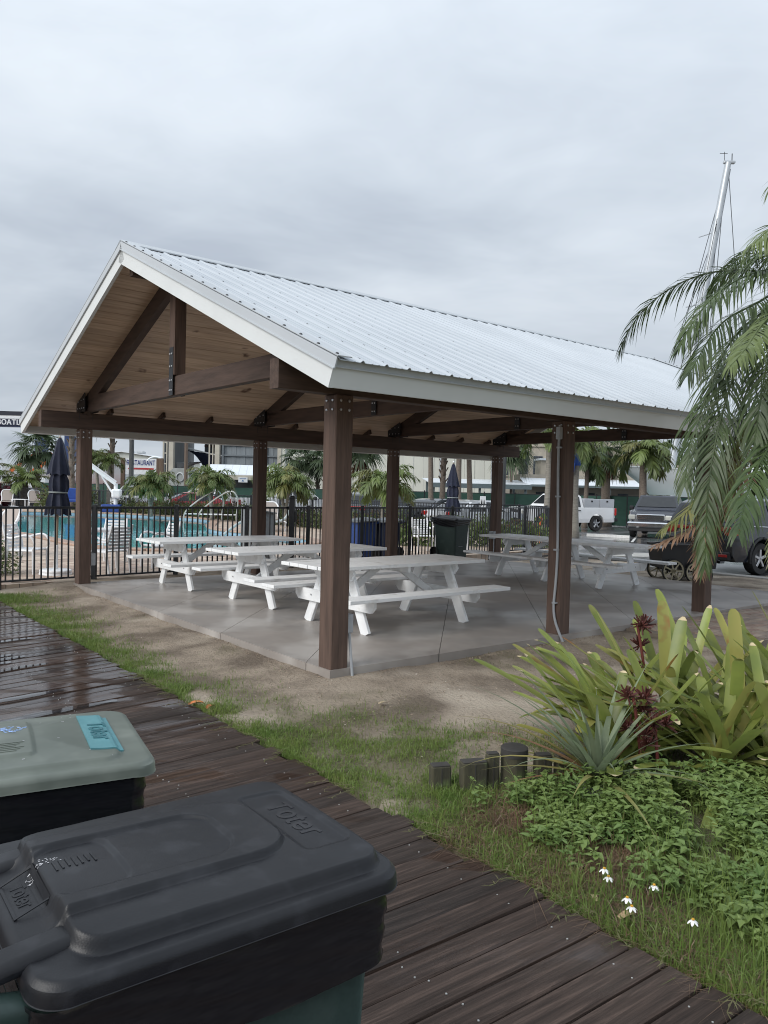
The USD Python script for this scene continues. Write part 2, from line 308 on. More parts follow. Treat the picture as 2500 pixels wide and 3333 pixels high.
for x in (9.5, 12.3, 15.1):
    sheet(Polygon([(x, 30), (x + 0.1, 30), (x + 1.9, 35), (x + 1.8, 35)]), lambda y: park_z(y) + 0.005, PAINT, 'stall_line', kind='structure', th=0.004)
kerb = MB()
K0, K1 = uv(12.45, -4.5), uv(12.45, 5.6)
kerb.beam((*K0, -0.09), (*K1, -0.14), 0.16, 0.16, c=0.02)
put('kerb', kerb, CONC_L, kind='structure')
def wheel_stop(x, y, rz, label):
    t = thing('wheel_stop', label, 'wheel stop', (x, y, park_z(y)), rz)
    mb = MB(); mb.prism([(-0.08, 0), (0.08, 0), (0.05, 0.12), (-0.05, 0.12)], -0.9, 0.9, 'xz')
    put('bar', mb, PAINT, t)
wheel_stop(9.6, 33.4, PI / 2 - 0.5, 'white concrete wheel stop just left of the dark pickup\'s front tyre')

# ------------------------------------------------------------------ concrete slab, split by diagonal joints
def make_slab():
    t = UsdGeom.Xform.Define(stage, '/World/concrete_slab'); tag(t, kind='structure')
    t.AddTranslateOp().Set(Gf.Vec3d(A0[0], A0[1], 0)); t.AddRotateZOp().Set(math.degrees(YAW))
    m = mat('slab_concrete', (0.32, 0.29, 0.265), (0.215, 0.193, 0.175), scale=1.1, detail=10, rough=0.6, rough2=0.22, bump=0.35, bscale=60, world=True, c3=(0.385, 0.36, 0.335), c3scale=0.9, bdist=0.004, spec=0.4)
    rect = Polygon([(-0.012, -0.012), (9.65, -0.012), (9.65, 7.02), (-0.012, 7.02)])
    c = [-9] + [-3.73 + 1.675 * k - 1.675 * 2 for k in range(0, 12)] + [12]
    for a, b in zip(c[:-1], c[1:]):
        g = 0.004                                              # half a joint
        P = rect.intersection(Polygon([(a + g - 20, -20), (b - g - 20, -20), (b - g + 20, 20), (a + g + 20, 20)]))
        if P.is_empty or P.area < 0.02: continue
        e = trimesh.creation.extrude_polygon(P, 0.15, engine='earcut'); e.vertices[:, 2] -= 0.15
        put('slab_panel', (e.vertices, e.faces), m, t)
    put('slab_bed', box(0.03, 9.6, 0.03, 6.98, -0.19, -0.012), mat('joint_dirt', (0.06, 0.05, 0.045), (0.04, 0.035, 0.03), rough=0.95), t)
make_slab()

# brick pavers beside the slab
def make_brick_path():
    t = UsdGeom.Xform.Define(stage, '/World/brick_path'); tag(t, kind='structure')
    t.AddTranslateOp().Set(Gf.Vec3d(A0[0], A0[1], 0)); t.AddRotateZOp().Set(math.degrees(YAW))
    ms = [mat(f'path_brick_{k}', c, tuple(x * 0.75 for x in c), scale=14, rough=0.75, bump=0.4, vary=0.14) for k, c in enumerate([(0.30, 0.21, 0.165), (0.26, 0.205, 0.17), (0.33, 0.26, 0.205)])]
    r = np.random.default_rng(3)
    for j in range(12):
        for i in range(20):
            u0, v0 = 4.45 + j * 0.06 + i * 0.212 + (j % 2) * 0.1, -0.03 - (j + 1) * 0.108
            if u0 > 7.4 + j * 0.1: continue
            dz = r.normal(0, 0.002)
            put('brick', chambox(u0, u0 + 0.204, v0, v0 + 0.101, -0.09, -0.028 + dz, 0.004), ms[r.integers(3)], t)
    put('sand_bed', MB().prism([(4.4, -1.36), (9.0, -1.36), (9.0, -0.02), (4.4, -0.02)], -0.2, -0.04, 'xy'), mat('bed_sand', (0.2, 0.165, 0.13), rough=0.95), t)
make_brick_path()

# ------------------------------------------------------------------ boardwalk
def plank_mat(k, c):
    name = f'wet_plank_{k}'
    nodes = {'tc': ('texture_coordinate', {}), 'geo': ('geometry', {}), 'map': ('mapping', {'scale': (1.4, 34, 34)}), 'n': ('noise_texture', {'scale': 1.5, 'detail': 7.0, 'roughness': 0.65, 'distortion': 0.6}),
             'r': ('rgb_ramp', {'ramp': [(0, tuple(x * 0.3 for x in c)), (0.38, tuple(x * 0.55 for x in c)), (0.54, c), (0.70, tuple(x * 2.0 for x in c))]}),
             'map2': ('mapping', {'scale': (0.9, 2.4, 1.0), 'rotation': (0, 0, -0.75)}), 'wn': ('noise_texture', {'scale': 1.1, 'detail': 4.0, 'distortion': 0.3}),
             'wr': ('map_range', {'from_min': 0.40, 'from_max': 0.57, 'to_min': 0.80, 'to_max': 0.10, 'clamp': True}),
             'sx': ('separate_xyz', {}), 'far': ('map_range', {'from_min': 3.2, 'from_max': 7.0, 'to_min': -0.10, 'to_max': 0.09, 'clamp': True}), 'ad': ('math', {'math_type': 'add'}),
             'n2': ('noise_texture', {'scale': 6.0, 'detail': 8.0, 'roughness': 0.7}), 'b': ('bump', {'strength': 0.8, 'distance': 0.006}),
             'bs': ('map_range', {'from_min': 0.1, 'from_max': 0.6, 'to_min': 0.05, 'to_max': 0.6, 'clamp': True}),
             'oi': ('object_info', {}), 'vr': ('map_range', {'to_min': 0.78, 'to_max': 1.25}), 'hv': ('hsv', {}), 'p': ('principled_bsdf', {'specular_ior_level': 0.32})}
    links = [('tc.object', 'map.vector'), ('map.vector', 'n.vector'), ('n.fac', 'r.fac'), ('geo.position', 'map2.vector'), ('map2.vector', 'wn.vector'), ('geo.position', 'sx.vector'), ('sx.y', 'far.value'),
             ('wn.fac', 'ad.value1'), ('far.result', 'ad.value2'), ('ad.value', 'wr.value'), ('wr.result', 'p.roughness'), ('wr.result', 'bs.value'), ('bs.result', 'b.strength'),
             ('map.vector', 'n2.vector'), ('n2.fac', 'b.height'), ('b.normal', 'p.normal'), ('oi.random', 'vr.value'), ('vr.result', 'hv.value'), ('r.color', 'hv.color'), ('hv.color', 'p.base_color')]
    return usdkit.material(stage, '/World/Looks/' + name, nodes, links, surface='p.BSDF')
def make_boardwalk():
    t = UsdGeom.Xform.Define(stage, '/World/boardwalk'); tag(t, kind='structure')
    ms = [plank_mat(k, c) for k, c in enumerate([(0.050, 0.034, 0.027), (0.041, 0.030, 0.025), (0.058, 0.040, 0.032)])]
    r = np.random.default_rng(11); screws = MB()
    s, k = -3.2, 0
    while s < 15.0:
        w = 0.142; a = math.radians(39 - 2.5 + 12 * sm(0.5, 6.5, s))
        o = E0 + ET * s; L = 5.2
        out = 0.0 + r.normal(0, 0.018)
        dz = r.normal(0, 0.0022); cup = 0.0025
        xs = np.linspace(-L, out, 12); ys = np.array([-w / 2 + 0.0035, -w / 2 + 0.010, -w / 4, 0, w / 4, w / 2 - 0.010, w / 2 - 0.0035])
        hz = np.array([-0.006, 0, cup * 0.2, cup * 0.5, cup * 0.2, 0, -0.006]) * (1 if k % 3 else -0.6); hz[[0, -1]] = -0.007
        wob = np.cumsum(r.normal(0, 0.0006, 12))
        taper = 1 + 0.037 * xs / 10 * (12 * PI / 180) / 0.2
        X, Y = np.meshgrid(xs, ys); Z = hz[:, None] + wob[None] + dz + 0 * X; Y = Y * taper[None]
        top = np.stack([X, Y, Z], -1).reshape(-1, 3); nx = 12
        i = np.arange(nx * 7).reshape(7, nx)
        f = np.stack([i[:-1, :-1], i[:-1, 1:], i[1:, 1:], i[1:, :-1]], -1).reshape(-1, 4)
        bot = top.copy(); bot[:, 2] = -0.04; n = len(top)
        rim = list(i[0]) + list(i[1:, -1]) + list(i[-1, ::-1][1:]) + list(i[::-1, 0][1:-1])
        fs = [(rim[q], rim[(q + 1) % len(rim)], n + rim[(q + 1) % len(rim)], n + rim[q]) for q in range(len(rim))]
        v = np.vstack([top, bot]); F = np.vstack([f, np.array(fs)[:, ::-1]])
        put('plank', (v, F), ms[r.integers(3)], t, loc=(o[0], o[1], BW), rz=a, smooth=40)
        ca, sa = math.cos(a), math.sin(a)
        for xx in ((-0.16, -0.78) if k % 2 else (-0.78,)):
            for yy in (-0.045, 0.045):
                x_, y_ = xx + r.normal(0, 0.012), yy + r.normal(0, 0.006)
                screws.lathe([(0.0001, 0.0012), (0.0036, 0.001), (0.0042, -0.002)], 7, (o[0] + ca * x_ - sa * y_, o[1] + sa * x_ + ca * y_, BW + dz + 0.002))
        s += (w + 0.0035) / math.cos(a - math.radians(38.4)); k += 1
    put('deck_screws', screws, mat('zinc', (0.6, 0.6, 0.58), rough=0.35, metallic=0.7), t, kind='stuff')
    wet = MB(); q = np.random.default_rng(21)
    for k in range(26):                                         # rain water lying on the cupped planks
        s_ = q.uniform(3.4, 8.2); a = math.radians(39 - 2.5 + 12 * float(sm(0.5, 6.5, s_))); L = q.uniform(.5, 1.7); off = q.uniform(.9, 2.2); o = E0 + ET * s_
        n = 40; th = np.arange(n) * 2 * PI / n; x_ = -off + np.cos(th) * L / 2; y_ = np.sign(np.sin(th)) * np.abs(np.sin(th)) ** .35 * .052 * (1 + .18 * np.sin(th * 5 + k) + .12 * q.normal(0, 1, n)) 
        k0 = round(s_ / .146) * .146; o = E0 + ET * k0; ca, sa = math.cos(a), math.sin(a)
        V = np.c_[o[0] + ca * x_ - sa * y_, o[1] + sa * x_ + ca * y_, np.full(n, BW + .0065 + k * 2e-5)]
        wet.add(np.vstack([V, V.mean(0)]), [(i, (i + 1) % n, n) for i in range(n)])
    wp = put('puddles', wet, pane('rain_water', (0.9, 0.92, 0.93), 1.36), t, kind='stuff')
    # bearers below the planks
    for d in (0.15, 1.4, 2.7):
        p, q = E0 - EN * d - ET * 4, E0 - EN * d + ET * 16
        put('bearer', beam((*p, BW - 0.13), (*q, BW - 0.13), 0.06, 0.17), mat('bearer_wood', (0.05, 0.04, 0.033), rough=0.9), t)
make_boardwalk()

# ------------------------------------------------------------------ pool and its deck
def make_pool():
    t = UsdGeom.Xform.Define(stage, '/World/pool_deck'); tag(t, kind='structure')
    DZ = -0.02
    cop = POOLP.buffer(0.34)
    dm_nodes = {'geo': ('geometry', {}), 'map': ('mapping', {'rotation': (0, 0, 0.62)}), 'b': ('brick_texture', {'scale': 1.0, 'brick_width': 0.31, 'row_height': 0.2, 'mortar_size': 0.008, 'mortar_smooth': 0.2, 'color1': (0.50, 0.40, 0.31), 'color2': (0.36, 0.26, 0.20), 'mortar': (0.17, 0.145, 0.12), 'bias': -0.1}),
                'n': ('noise_texture', {'scale': 0.9, 'detail': 4.0}), 'mr': ('map_range', {'to_min': 0.75, 'to_max': 1.25}), 'hv': ('hsv', {}), 'bp': ('bump', {'strength': 0.5, 'distance': 0.004}), 'p': ('principled_bsdf', {'roughness': 0.55})}
    dm = usdkit.material(stage, '/World/Looks/deck_pavers_far', dm_nodes, [('geo.position', 'map.vector'), ('map.vector', 'b.vector'), ('geo.position', 'n.vector'), ('n.fac', 'mr.value'), ('mr.result', 'hv.value'), ('b.color', 'hv.color'), ('hv.color', 'p.base_color'), ('b.fac', 'bp.height'), ('bp.normal', 'p.normal')], surface='p.BSDF')
    near = Polygon([tuple(uv(-3.4, 7.35)), tuple(uv(4.4, 7.75)), tuple(uv(4.4, 11.2)), tuple(uv(-3.4, 11.2))]).intersection(DECK).difference(cop)
    sheet(DECK.difference(cop).difference(near), DZ, dm, 'far_paving', t, th=0.3)
    sheet(near, DZ - 0.012, mat('paver_sand', (0.2, 0.165, 0.13), (0.15, 0.125, 0.10), rough=0.95, world=True), 'paver_bed', t, th=0.3)
    ms = [mat(f'deck_paver_{k}', c, tuple(x * 0.8 for x in c), scale=10, rough=0.6, bump=0.3, vary=0.12) for k, c in enumerate([(0.52, 0.42, 0.33), (0.40, 0.30, 0.235), (0.46, 0.35, 0.28), (0.36, 0.27, 0.215)])]
    r = np.random.default_rng(5); spots = []
    for j in range(30):
        for i in range(-5, 32):
            cu, cv = -3.4 + i * 0.31 + (j % 2) * 0.155, 7.3 + j * 0.2
            q = [tuple(uv(cu + a, cv + b)) for a, b in ((0, 0), (0.302, 0), (0.302, 0.192), (0, 0.192))]
            P = Polygon(q)
            if near.contains(P): spots.append((cu, cv))
    spots.sort(key=lambda c: np.linalg.norm(uv(*c)))
    rest = [MB() for _ in ms]
    for n, (cu, cv) in enumerate(spots):
        k = r.integers(4); z = DZ + r.normal(0, 0.0015)
        b = chambox(0, 0.302, 0, 0.192, -0.05, 0, 0.004); R = trimesh.transformations.rotation_matrix(YAW, (0, 0, 1)); R[:3, 3] = (*uv(cu, cv), z)
        if n < 296: put('paver', transformed(b, R), ms[k], t)
        else: rest[k].mesh(transformed(b, R))
    for k, b in enumerate(rest):
        if b.n: put('pavers_beyond', b, ms[k], t, kind='stuff')
    # coping blocks round the pool
    c3 = mat('coping_brick', (0.40, 0.27, 0.20), (0.30, 0.205, 0.155), scale=9, rough=0.5, vary=0.12)
    ring = np.array(POOLP.exterior.coords)[:-1]
    L = POOLP.exterior.length; nb = 150
    for i in range(nb):
        a, b = i * L / nb, (i + 0.96) * L / nb
        p, q = POOLP.exterior.interpolate(a), POOLP.exterior.interpolate(b); p, q = np.array(p.coords[0]), np.array(q.coords[0])
        d = (q - p) / np.linalg.norm(q - p); nn = np.array([d[1], -d[0]])
        if POOLP.contains(Polygon([tuple(p), tuple(q), tuple(q + nn * 0.2), tuple(p + nn * 0.2)]).centroid): nn = -nn
        mid = (p + q) / 2 + nn * 0.15
        put('coping_block', beam((*(mid - d * np.linalg.norm(q - p) / 2), 0.0), (*(mid + d * np.linalg.norm(q - p) / 2), 0.0), 0.36, 0.06, c=0.012), c3, t)
    # basin, tile band, water
    P = ring; k = len(P); V = np.vstack([np.c_[P, np.full(k, -0.28)], np.c_[P, np.full(k, -1.5)]])
    F = [(i, (i + 1) % k, k + (i + 1) % k, k + i) for i in range(k)]
    tri = trimesh.creation.triangulate_polygon(POOLP, engine='earcut')
    basin = MB().add(V, F); basin.add(np.c_[tri[0], np.full(len(tri[0]), -1.5)], tri[1])
    put('pool_basin', basin, mat('pool_plaster', (0.40, 0.78, 0.82), (0.46, 0.82, 0.85), scale=1, rough=0.7), kind='structure')
    V2 = np.vstack([np.c_[P, np.full(k, 0.0)], np.c_[P, np.full(k, -0.28)]])
    put('pool_tile_band', MB().add(V2, F), mat('pool_tile', (0.30, 0.40, 0.48), (0.22, 0.31, 0.40), scale=30, rough=0.15), kind='structure')
    wn = {'geo': ('geometry', {}), 'n': ('noise_texture', {'scale': 1.6, 'detail': 3.0}), 'b': ('bump', {'strength': 0.12, 'distance': 0.05}), 't': ('transparent_bsdf', {'color': (0.74, 0.93, 0.94)}), 'g': ('glossy_bsdf', {'color': (1, 1, 1), 'roughness': 0.01}), 'f': ('fresnel', {'IOR': 1.33}), 'm': ('mix_closure', {})}
    wm = usdkit.material(stage, '/World/Looks/pool_water', wn, [('geo.position', 'n.vector'), ('n.fac', 'b.height'), ('b.normal', 'g.normal'), ('f.fac', 'm.fac'), ('t.BSDF', 'm.closure1'), ('g.BSDF', 'm.closure2')], surface='m.closure')
    wt = trimesh.creation.triangulate_polygon(POOLP.buffer(-0.002), engine='earcut')
    put('pool_water', (np.c_[wt[0], np.full(len(wt[0]), -0.11)], wt[1]), wm, kind='structure')
make_pool()

# ------------------------------------------------------------------ the picnic pavilion
def make_pavilion():
    t = thing('pavilion', 'open timber picnic pavilion with white metal gable roof on a concrete slab', 'pavilion', (A0[0], A0[1], 0), YAW)
    S, W, BAY = 0.19, 6.823, 3.13
    mV = (W + S) / 2; ZR, TA = 4.372, 0.4188; CA = 1 / math.hypot(1, TA); SA = TA * CA
    OG, OE = 0.613, 0.847; D = (mV + OE) / CA; U0, U1 = -OG, 3 * BAY + S + OG
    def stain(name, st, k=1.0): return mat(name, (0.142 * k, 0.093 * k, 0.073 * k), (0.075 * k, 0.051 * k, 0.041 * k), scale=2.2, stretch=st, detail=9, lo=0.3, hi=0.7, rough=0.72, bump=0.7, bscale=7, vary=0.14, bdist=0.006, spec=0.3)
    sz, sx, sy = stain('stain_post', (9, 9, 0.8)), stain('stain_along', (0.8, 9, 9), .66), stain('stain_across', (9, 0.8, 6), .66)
    steel = mat('black_steel', (0.028, 0.030, 0.034), (0.022, 0.024, 0.028), rough=0.5, metallic=0.3)
    boltm = mat('bolt_zinc', (0.55, 0.56, 0.58), rough=0.3, metallic=0.9)
    white = mat('white_trim', (0.64, 0.665, 0.665), (0.60, 0.625, 0.625), scale=1.5, rough=0.55, bump=0.08, bscale=30)
    trim = mat('roof_trim_metal', (0.46, 0.49, 0.515), (0.42, 0.45, 0.475), scale=1, rough=0.45)
    metal = mat('roof_metal', (0.46, 0.495, 0.53), (0.42, 0.455, 0.49), scale=0.8, rough=0.5, metallic=0.0, vary=0.03, spec=0.35)
    pine = mat('ceiling_pine', (0.56, 0.415, 0.30), (0.40, 0.28, 0.195), scale=2.0, stretch=(0.7, 14, 14), detail=6, rough=0.55, vary=0.14, c3=(0.12, 0.06, 0.035), c3scale=2.6, c3lo=0.66, c3hi=0.72)
    bolts = MB()
    def bolt(p, n, r=0.013):
        n = np.asarray(n, float); p = np.asarray(p, float)
        bolts.tube([p - n * 0.004, p + n * 0.006, p + n * 0.010], [r, r, r * 0.55], 7)
    R = random.Random(4)
    for k in range(4):
        for v0 in (0, W):
            u0 = k * BAY
            p = put('post', MB().mesh(chambox(u0, u0 + S, v0, v0 + S, -0.16, 2.41, 0.009)), sz, t)
            for a in (0.05, 0.14):
                for z in (2.33, 2.37) if False else (2.28, 2.36):
                    bolt((u0, v0 + a, z), (-1, 0, 0)); bolt((u0 + a, v0, z), (0, -1, 0)) if v0 == 0 else bolt((u0 + a, v0, z), (0, -1, 0))
    for v0 in (0.0, W):
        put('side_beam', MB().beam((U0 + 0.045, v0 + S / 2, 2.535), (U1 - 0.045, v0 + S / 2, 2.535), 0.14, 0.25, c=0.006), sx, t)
    def pt(s, d, h, u): return (u, mV + s * (d * CA + h * SA), ZR - d * SA + h * CA)
    for k in range(4):
        u = k * BAY + S / 2
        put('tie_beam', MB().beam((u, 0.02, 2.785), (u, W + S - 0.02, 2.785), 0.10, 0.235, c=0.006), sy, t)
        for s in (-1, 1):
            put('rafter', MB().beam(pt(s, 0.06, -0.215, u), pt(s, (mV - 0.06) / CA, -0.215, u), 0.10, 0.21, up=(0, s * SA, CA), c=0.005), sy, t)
        put('king_post', MB().mesh(chambox(u - 0.075, u + 0.075, mV - 0.075, mV + 0.075, 2.91, 4.0, 0.006)), sz, t)
        for s in (-1, 1):                                       # steel strap over the king post's foot, both faces
            put('steel_strap', box(u + s * 0.078 - 0.003, u + s * 0.078 + 0.003, mV - 0.055, mV + 0.055, 2.67, 3.25), steel, t)
            for z in (2.73, 2.85, 3.02, 3.17):
                for a in (-0.025, 0.028): bolt((u + s * 0.081, mV + a, z), (s, 0, 0))
        for v0, s in ((0, -1), (W + S, 1)):
            poly = [(v0 - s * 0.03, 2.42), (v0 - s * 0.16, 2.42), (v0 - s * 0.17, 2.66), (v0 - s * 0.42, 2.66), (v0 - s * 0.42, 2.92), (v0 - s * 0.33, 3.0), (v0 - s * 0.02, 2.87)]
            for q in (-1, 1):
                uu = u + q * 0.105
                mb = MB().prism(poly, min(uu, uu - q * 0.006), max(uu, uu - q * 0.006), 'yz')
                put('gusset_plate', mb, steel, t)
                for dv, z in ((0.06, 2.47), (0.13, 2.47), (0.06, 2.58), (0.13, 2.58), (0.08, 2.72), (0.18, 2.72), (0.28, 2.72), (0.38, 2.72), (0.12, 2.82), (0.25, 2.84), (0.36, 2.85), (0.30, 2.94)):
                    bolt((uu, v0 - s * dv, z), (q, 0, 0), 0.011)
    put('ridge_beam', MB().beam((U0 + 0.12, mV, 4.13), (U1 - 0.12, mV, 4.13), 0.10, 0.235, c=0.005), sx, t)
    nb = 34; bw = (D - 0.05) / nb
    for s in (-1, 1):
        for i in range(nb):
            d0, d1 = 0.02 + i * bw, 0.02 + (i + 1) * bw - 0.003
            b = MB(); h0, h1 = -0.108 - (0.002 if i % 2 else 0), -0.075
            b.beam(pt(s, (d0 + d1) / 2, (h0 + h1) / 2, U0 + 0.045), pt(s, (d0 + d1) / 2, (h0 + h1) / 2, U1 - 0.045), d1 - d0, h1 - h0, up=(0, s * SA, CA), c=0.003)
            put('ceiling_board', b, pine, t)
        # roof sheets with ribs, then their screws
        prof = []
        rib = 0.2286
        for j in range(4):
            x = j * rib
            prof += [(x, 0.016), (x + 0.012, 0.016), (x + 0.028, 0.0), (x + 0.085, 0.0), (x + 0.09, 0.003), (x + 0.10, 0.003), (x + 0.105, 0), (x + 0.15, 0.0), (x + 0.155, 0.003), (x + 0.165, 0.003), (x + 0.17, 0), (x + rib - 0.016, 0.0)]
        prof.append((4 * rib, 0.016))
        u = U0 - 0.01; Dm = D + 0.04
        while u < U1 - 0.05:
            pr = [(x, h) for x, h in prof if u + x <= U1 + 0.02]
            V = [pt(s, d, h, u + x) for d in (0.03, Dm) for x, h in pr]; k = len(pr)
            V += [pt(s, d, h - 0.004, u + x) for d in (0.03, Dm) for x, h in pr]
            F = [(i, i + 1, k + i + 1, k + i) for i in range(k - 1)] + [(2 * k + i, 3 * k + i, 3 * k + i + 1, 2 * k + i + 1) for i in range(k - 1)] + [(k + i, k + i + 1, 3 * k + i + 1, 3 * k + i) for i in range(k - 1)]
            put('roof_sheet', (V, F), metal, t)
            u += 4 * rib
        # eave fascia, drip edge
        put('eave_fascia', MB().beam(pt(s, D - 0.02, -0.145, U0 + 0.04), pt(s, D - 0.02, -0.145, U1 - 0.04), 0.04, 0.165, up=(0, s * SA, CA), c=0.004), white, t)
        put('drip_edge', MB().beam(pt(s, D + 0.002, -0.035, U0 - 0.004), pt(s, D + 0.002, -0.035, U1 + 0.004), 0.012, 0.058, up=(0, s * SA, CA)).beam(pt(s, D + 0.009, -0.062, U0 - 0.004), pt(s, D + 0.009, -0.062, U1 + 0.004), 0.014, 0.008, up=(0, s * SA, CA)), trim, t)
        for uu, q in ((U0, -1), (U1, 1)):
            a, b = pt(s, 0.0, -0.145, uu - q * 0.02), pt(s, D, -0.145, uu - q * 0.02)
            put('rake_board', MB().beam(a, b, 0.04, 0.165, up=(0, s * SA, CA)), white, t)
            tr = MB().beam(pt(s, 0, -0.03, uu + q * 0.004), pt(s, D + 0.03, -0.03, uu + q * 0.004), 0.012, 0.088, up=(0, s * SA, CA))
            tr.beam(pt(s, 0, 0.026, uu - q * 0.055), pt(s, D + 0.035, 0.026, uu - q * 0.055), 0.13, 0.008, up=(0, s * SA, CA))
            tr.beam(pt(s, 0, -0.072, uu + q * 0.012), pt(s, D + 0.03, -0.072, uu + q * 0.012), 0.014, 0.010, up=(0, s * SA, CA))
            put('rake_trim', tr, trim, t)
        for j in range(11):
            uu = 0.55 + j * (U1 - 1.0) / 10.5
            put('rafter_tail', MB().beam(pt(s, (mV + 0.04) / CA, -0.15, uu), pt(s, D - 0.25, -0.15, uu), 0.045, 0.09, up=(0, s * SA, CA)), sy, t)
        put('ridge_cap', MB().beam(pt(s, 0.0, 0.026, U0 - 0.012), pt(s, 0.0, 0.026, U1 + 0.012), 0.3, 0.006, up=(0, s * SA, CA)) if False else MB().add([pt(s, d, h, x) for x in (U0 - 0.012, U1 + 0.012) for d, h in ((0, 0.034), (0.17, 0.024), (0.175, 0.012))], [(0, 1, 4, 3), (1, 2, 5, 4)]), trim, t)
    scr = MB()
    def dome(p, s, r=0.016):
        n = np.array([0, s * SA, CA]); a = np.array([1.0, 0, 0]); b = np.cross(n, a); p = np.asarray(p)
        V = [p + r * (math.cos(i * PI / 3) * a + math.sin(i * PI / 3) * b) for i in range(6)] + [p + n * r * 0.6 + 0.6 * r * (math.cos(i * PI / 3) * a + math.sin(i * PI / 3) * b) for i in range(6)]
        scr.add(V, [(i, (i + 1) % 6, 6 + (i + 1) % 6) for i in range(6)] + [(i, 6 + (i + 1) % 6, 6 + i) for i in range(6)] + [(6, 7 + i, 8 + i) for i in range(4)])
    for s in (-1, 1):
        for i in range(48):
            uu = U0 + 0.03 + i * 0.2286
            if uu > U1 - 0.03: break
            for d in np.concatenate([[0.12], np.arange(0.55, D - 0.25, 0.585), [D - 0.06]]): dome(pt(s, d, 0.003, uu + R.gauss(0, 0.003)), s)
        for uu, q in ((U0, -1), (U1, 1)):
            for d in np.arange(0.12, D, 0.27): dome(pt(s, d, 0.030, uu - q * 0.012), s)
    put('roof_screws', scr, mat('screw_head', (0.04, 0.043, 0.048), rough=0.6), t, kind='stuff')
    put('bolt_heads', bolts, boltm, t, kind='stuff')
    # electrics
    grey = mat('grey_plastic', (0.36, 0.38, 0.40), (0.32, 0.34, 0.36), rough=0.45)
    put('conduit', tube(spline([(BAY - 0.02, 0.055, 2.36), (BAY - 0.02, 0.055, 1.6), (BAY - 0.02, 0.055, 0.5), (BAY - 0.024, 0.05, 0.2), (BAY - 0.01, 0.0, 0.05), (BAY + 0.03, -0.05, -0.1)], 40), 0.0145, 10), grey, t, label='grey electrical conduit running down the post')
    for z in (0.35, 0.95, 1.55, 2.1):
        put('conduit_clip', box(BAY - 0.04, BAY, 0.03, 0.08, z, z + 0.018), grey, t)
    put('conduit_box', chambox(BAY - 0.055, BAY - 0.002, 0.025, 0.085, 2.2, 2.34, 0.006), grey, t)
    def jbox(u0, u1, v0, v1, z0, z1):
        b = put('outlet_box', MB().mesh(chambox(u0, u1, v0, v1, z0, z1, 0.008)), grey, t)
        put('box_cover', box(u0 - 0.004, u0 - 0.001, v0 + 0.02, v1 - 0.02, z0 + 0.02, z1 - 0.02), grey, b)
    jbox(S, S + 0.07, 0.02, 0.14, 0.30, 0.47)
    put('conduit', tube([(S + 0.03, 0.03, 0.3), (S + 0.03, 0.0, 0.1), (S + 0.02, -0.05, -0.12)], 0.013, 8), grey, t)
    jbox(S, S + 0.08, W + 0.02, W + 0.15, 0.28, 0.47)
    u3 = 3 * BAY
    jbox(u3 - 0.09, u3, W + 0.0, W + 0.13, 0.50, 0.68)
    put('conduit', tube([(u3 - 0.03, W + 0.03, 0.5), (u3 - 0.03, W + 0.03, 0.15), (u3 - 0.05, W - 0.05, 0.0)], 0.013, 8), grey, t)
    return t
make_pavilion()

# ------------------------------------------------------------------ picnic tables
TW = mat('white_table_paint', (0.86, 0.875, 0.88), (0.82, 0.835, 0.845), scale=2.5, stretch=(1, 6, 6), rough=0.42, bump=0.15, bscale=20, vary=0.03, c3=(0.50, 0.49, 0.46), c3scale=5, c3lo=0.60, c3hi=0.80)
def picnic_table(label, loc, rz, L=2.44, frames=(-0.755, 0.755), group=None):
    t = thing('picnic_table', label, 'picnic table', loc, rz, group)
    R = random.Random(int(L * 100)); H, TWd = 0.74, 0.90
    n = 5; bw = TWd / n
    for i in range(n):
        y = -TWd / 2 + (i + 0.5) * bw
        put('tabletop_board', chambox(-L / 2 + R.uniform(-.008, .008), L / 2 + R.uniform(-.008, .008), y - bw / 2 + 0.005, y + bw / 2 - 0.005, H - 0.04, H + R.uniform(-.001, .001), 0.004), TW, t)
    for s in (-1, 1):
        for j in (0, 1):
            y0 = s * (0.605 + 0.14 * j)
            put('bench_board', chambox(-L / 2, L / 2, min(y0, y0 + s * 0.136), max(y0, y0 + s * 0.136), 0.40, 0.44, 0.004), TW, t)
    for fx in frames:
        q = 1 if fx >= 0 else -1
        for s in (-1, 1):
            p0, p1 = np.array([fx, s * 0.565, -0.005]), np.array([fx, s * 0.215, H - 0.045])
            put('leg', MB().beam(p0, p1, 0.04, 0.135, up=(0, 1, 0.4), c=0.004), TW, t)
        put('top_cleat', MB().prism([(-0.36, H - 0.045), (-0.39, H - 0.10), (-0.33, H - 0.175), (0.33, H - 0.175), (0.39, H - 0.10), (0.36, H - 0.045)], fx + q * 0.022, fx + q * 0.06, 'yz'), TW, t)
        put('bench_support', MB().prism([(-0.76, 0.395), (-0.76, 0.315), (-0.70, 0.255), (0.70, 0.255), (0.76, 0.315), (0.76, 0.395)], fx + q * 0.022, fx + q * 0.06, 'yz'), TW, t)
        b = MB()
        for s in (-1, 1): b.tube([(fx + q * 0.06, s * 0.42, 0.33), (fx + q * 0.068, s * 0.42, 0.33)], 0.011, 6)
        put('bolt_heads', b, mat('bolt_zinc', (0.55, 0.56, 0.58), rough=0.3, metallic=0.9), t, kind='stuff')
    ends = [frames[0], frames[-1]]
    for fx in ends:
        q = 1 if fx > 0 else -1
        put('brace', MB().beam((fx - q * 0.03, 0, 0.30), (fx - q * (abs(fx) - 0.12) if L < 3 else fx - q * 0.75, 0, H - 0.05), 0.04, 0.088, c=0.004), TW, t)
    put('centre_cleat', chambox(-0.02, 0.02, -0.4, 0.4, H - 0.115, H - 0.042, 0.004), TW, t)
    return t
def at_uv(u, v, z=0.0): return (*uv(u, v), z)
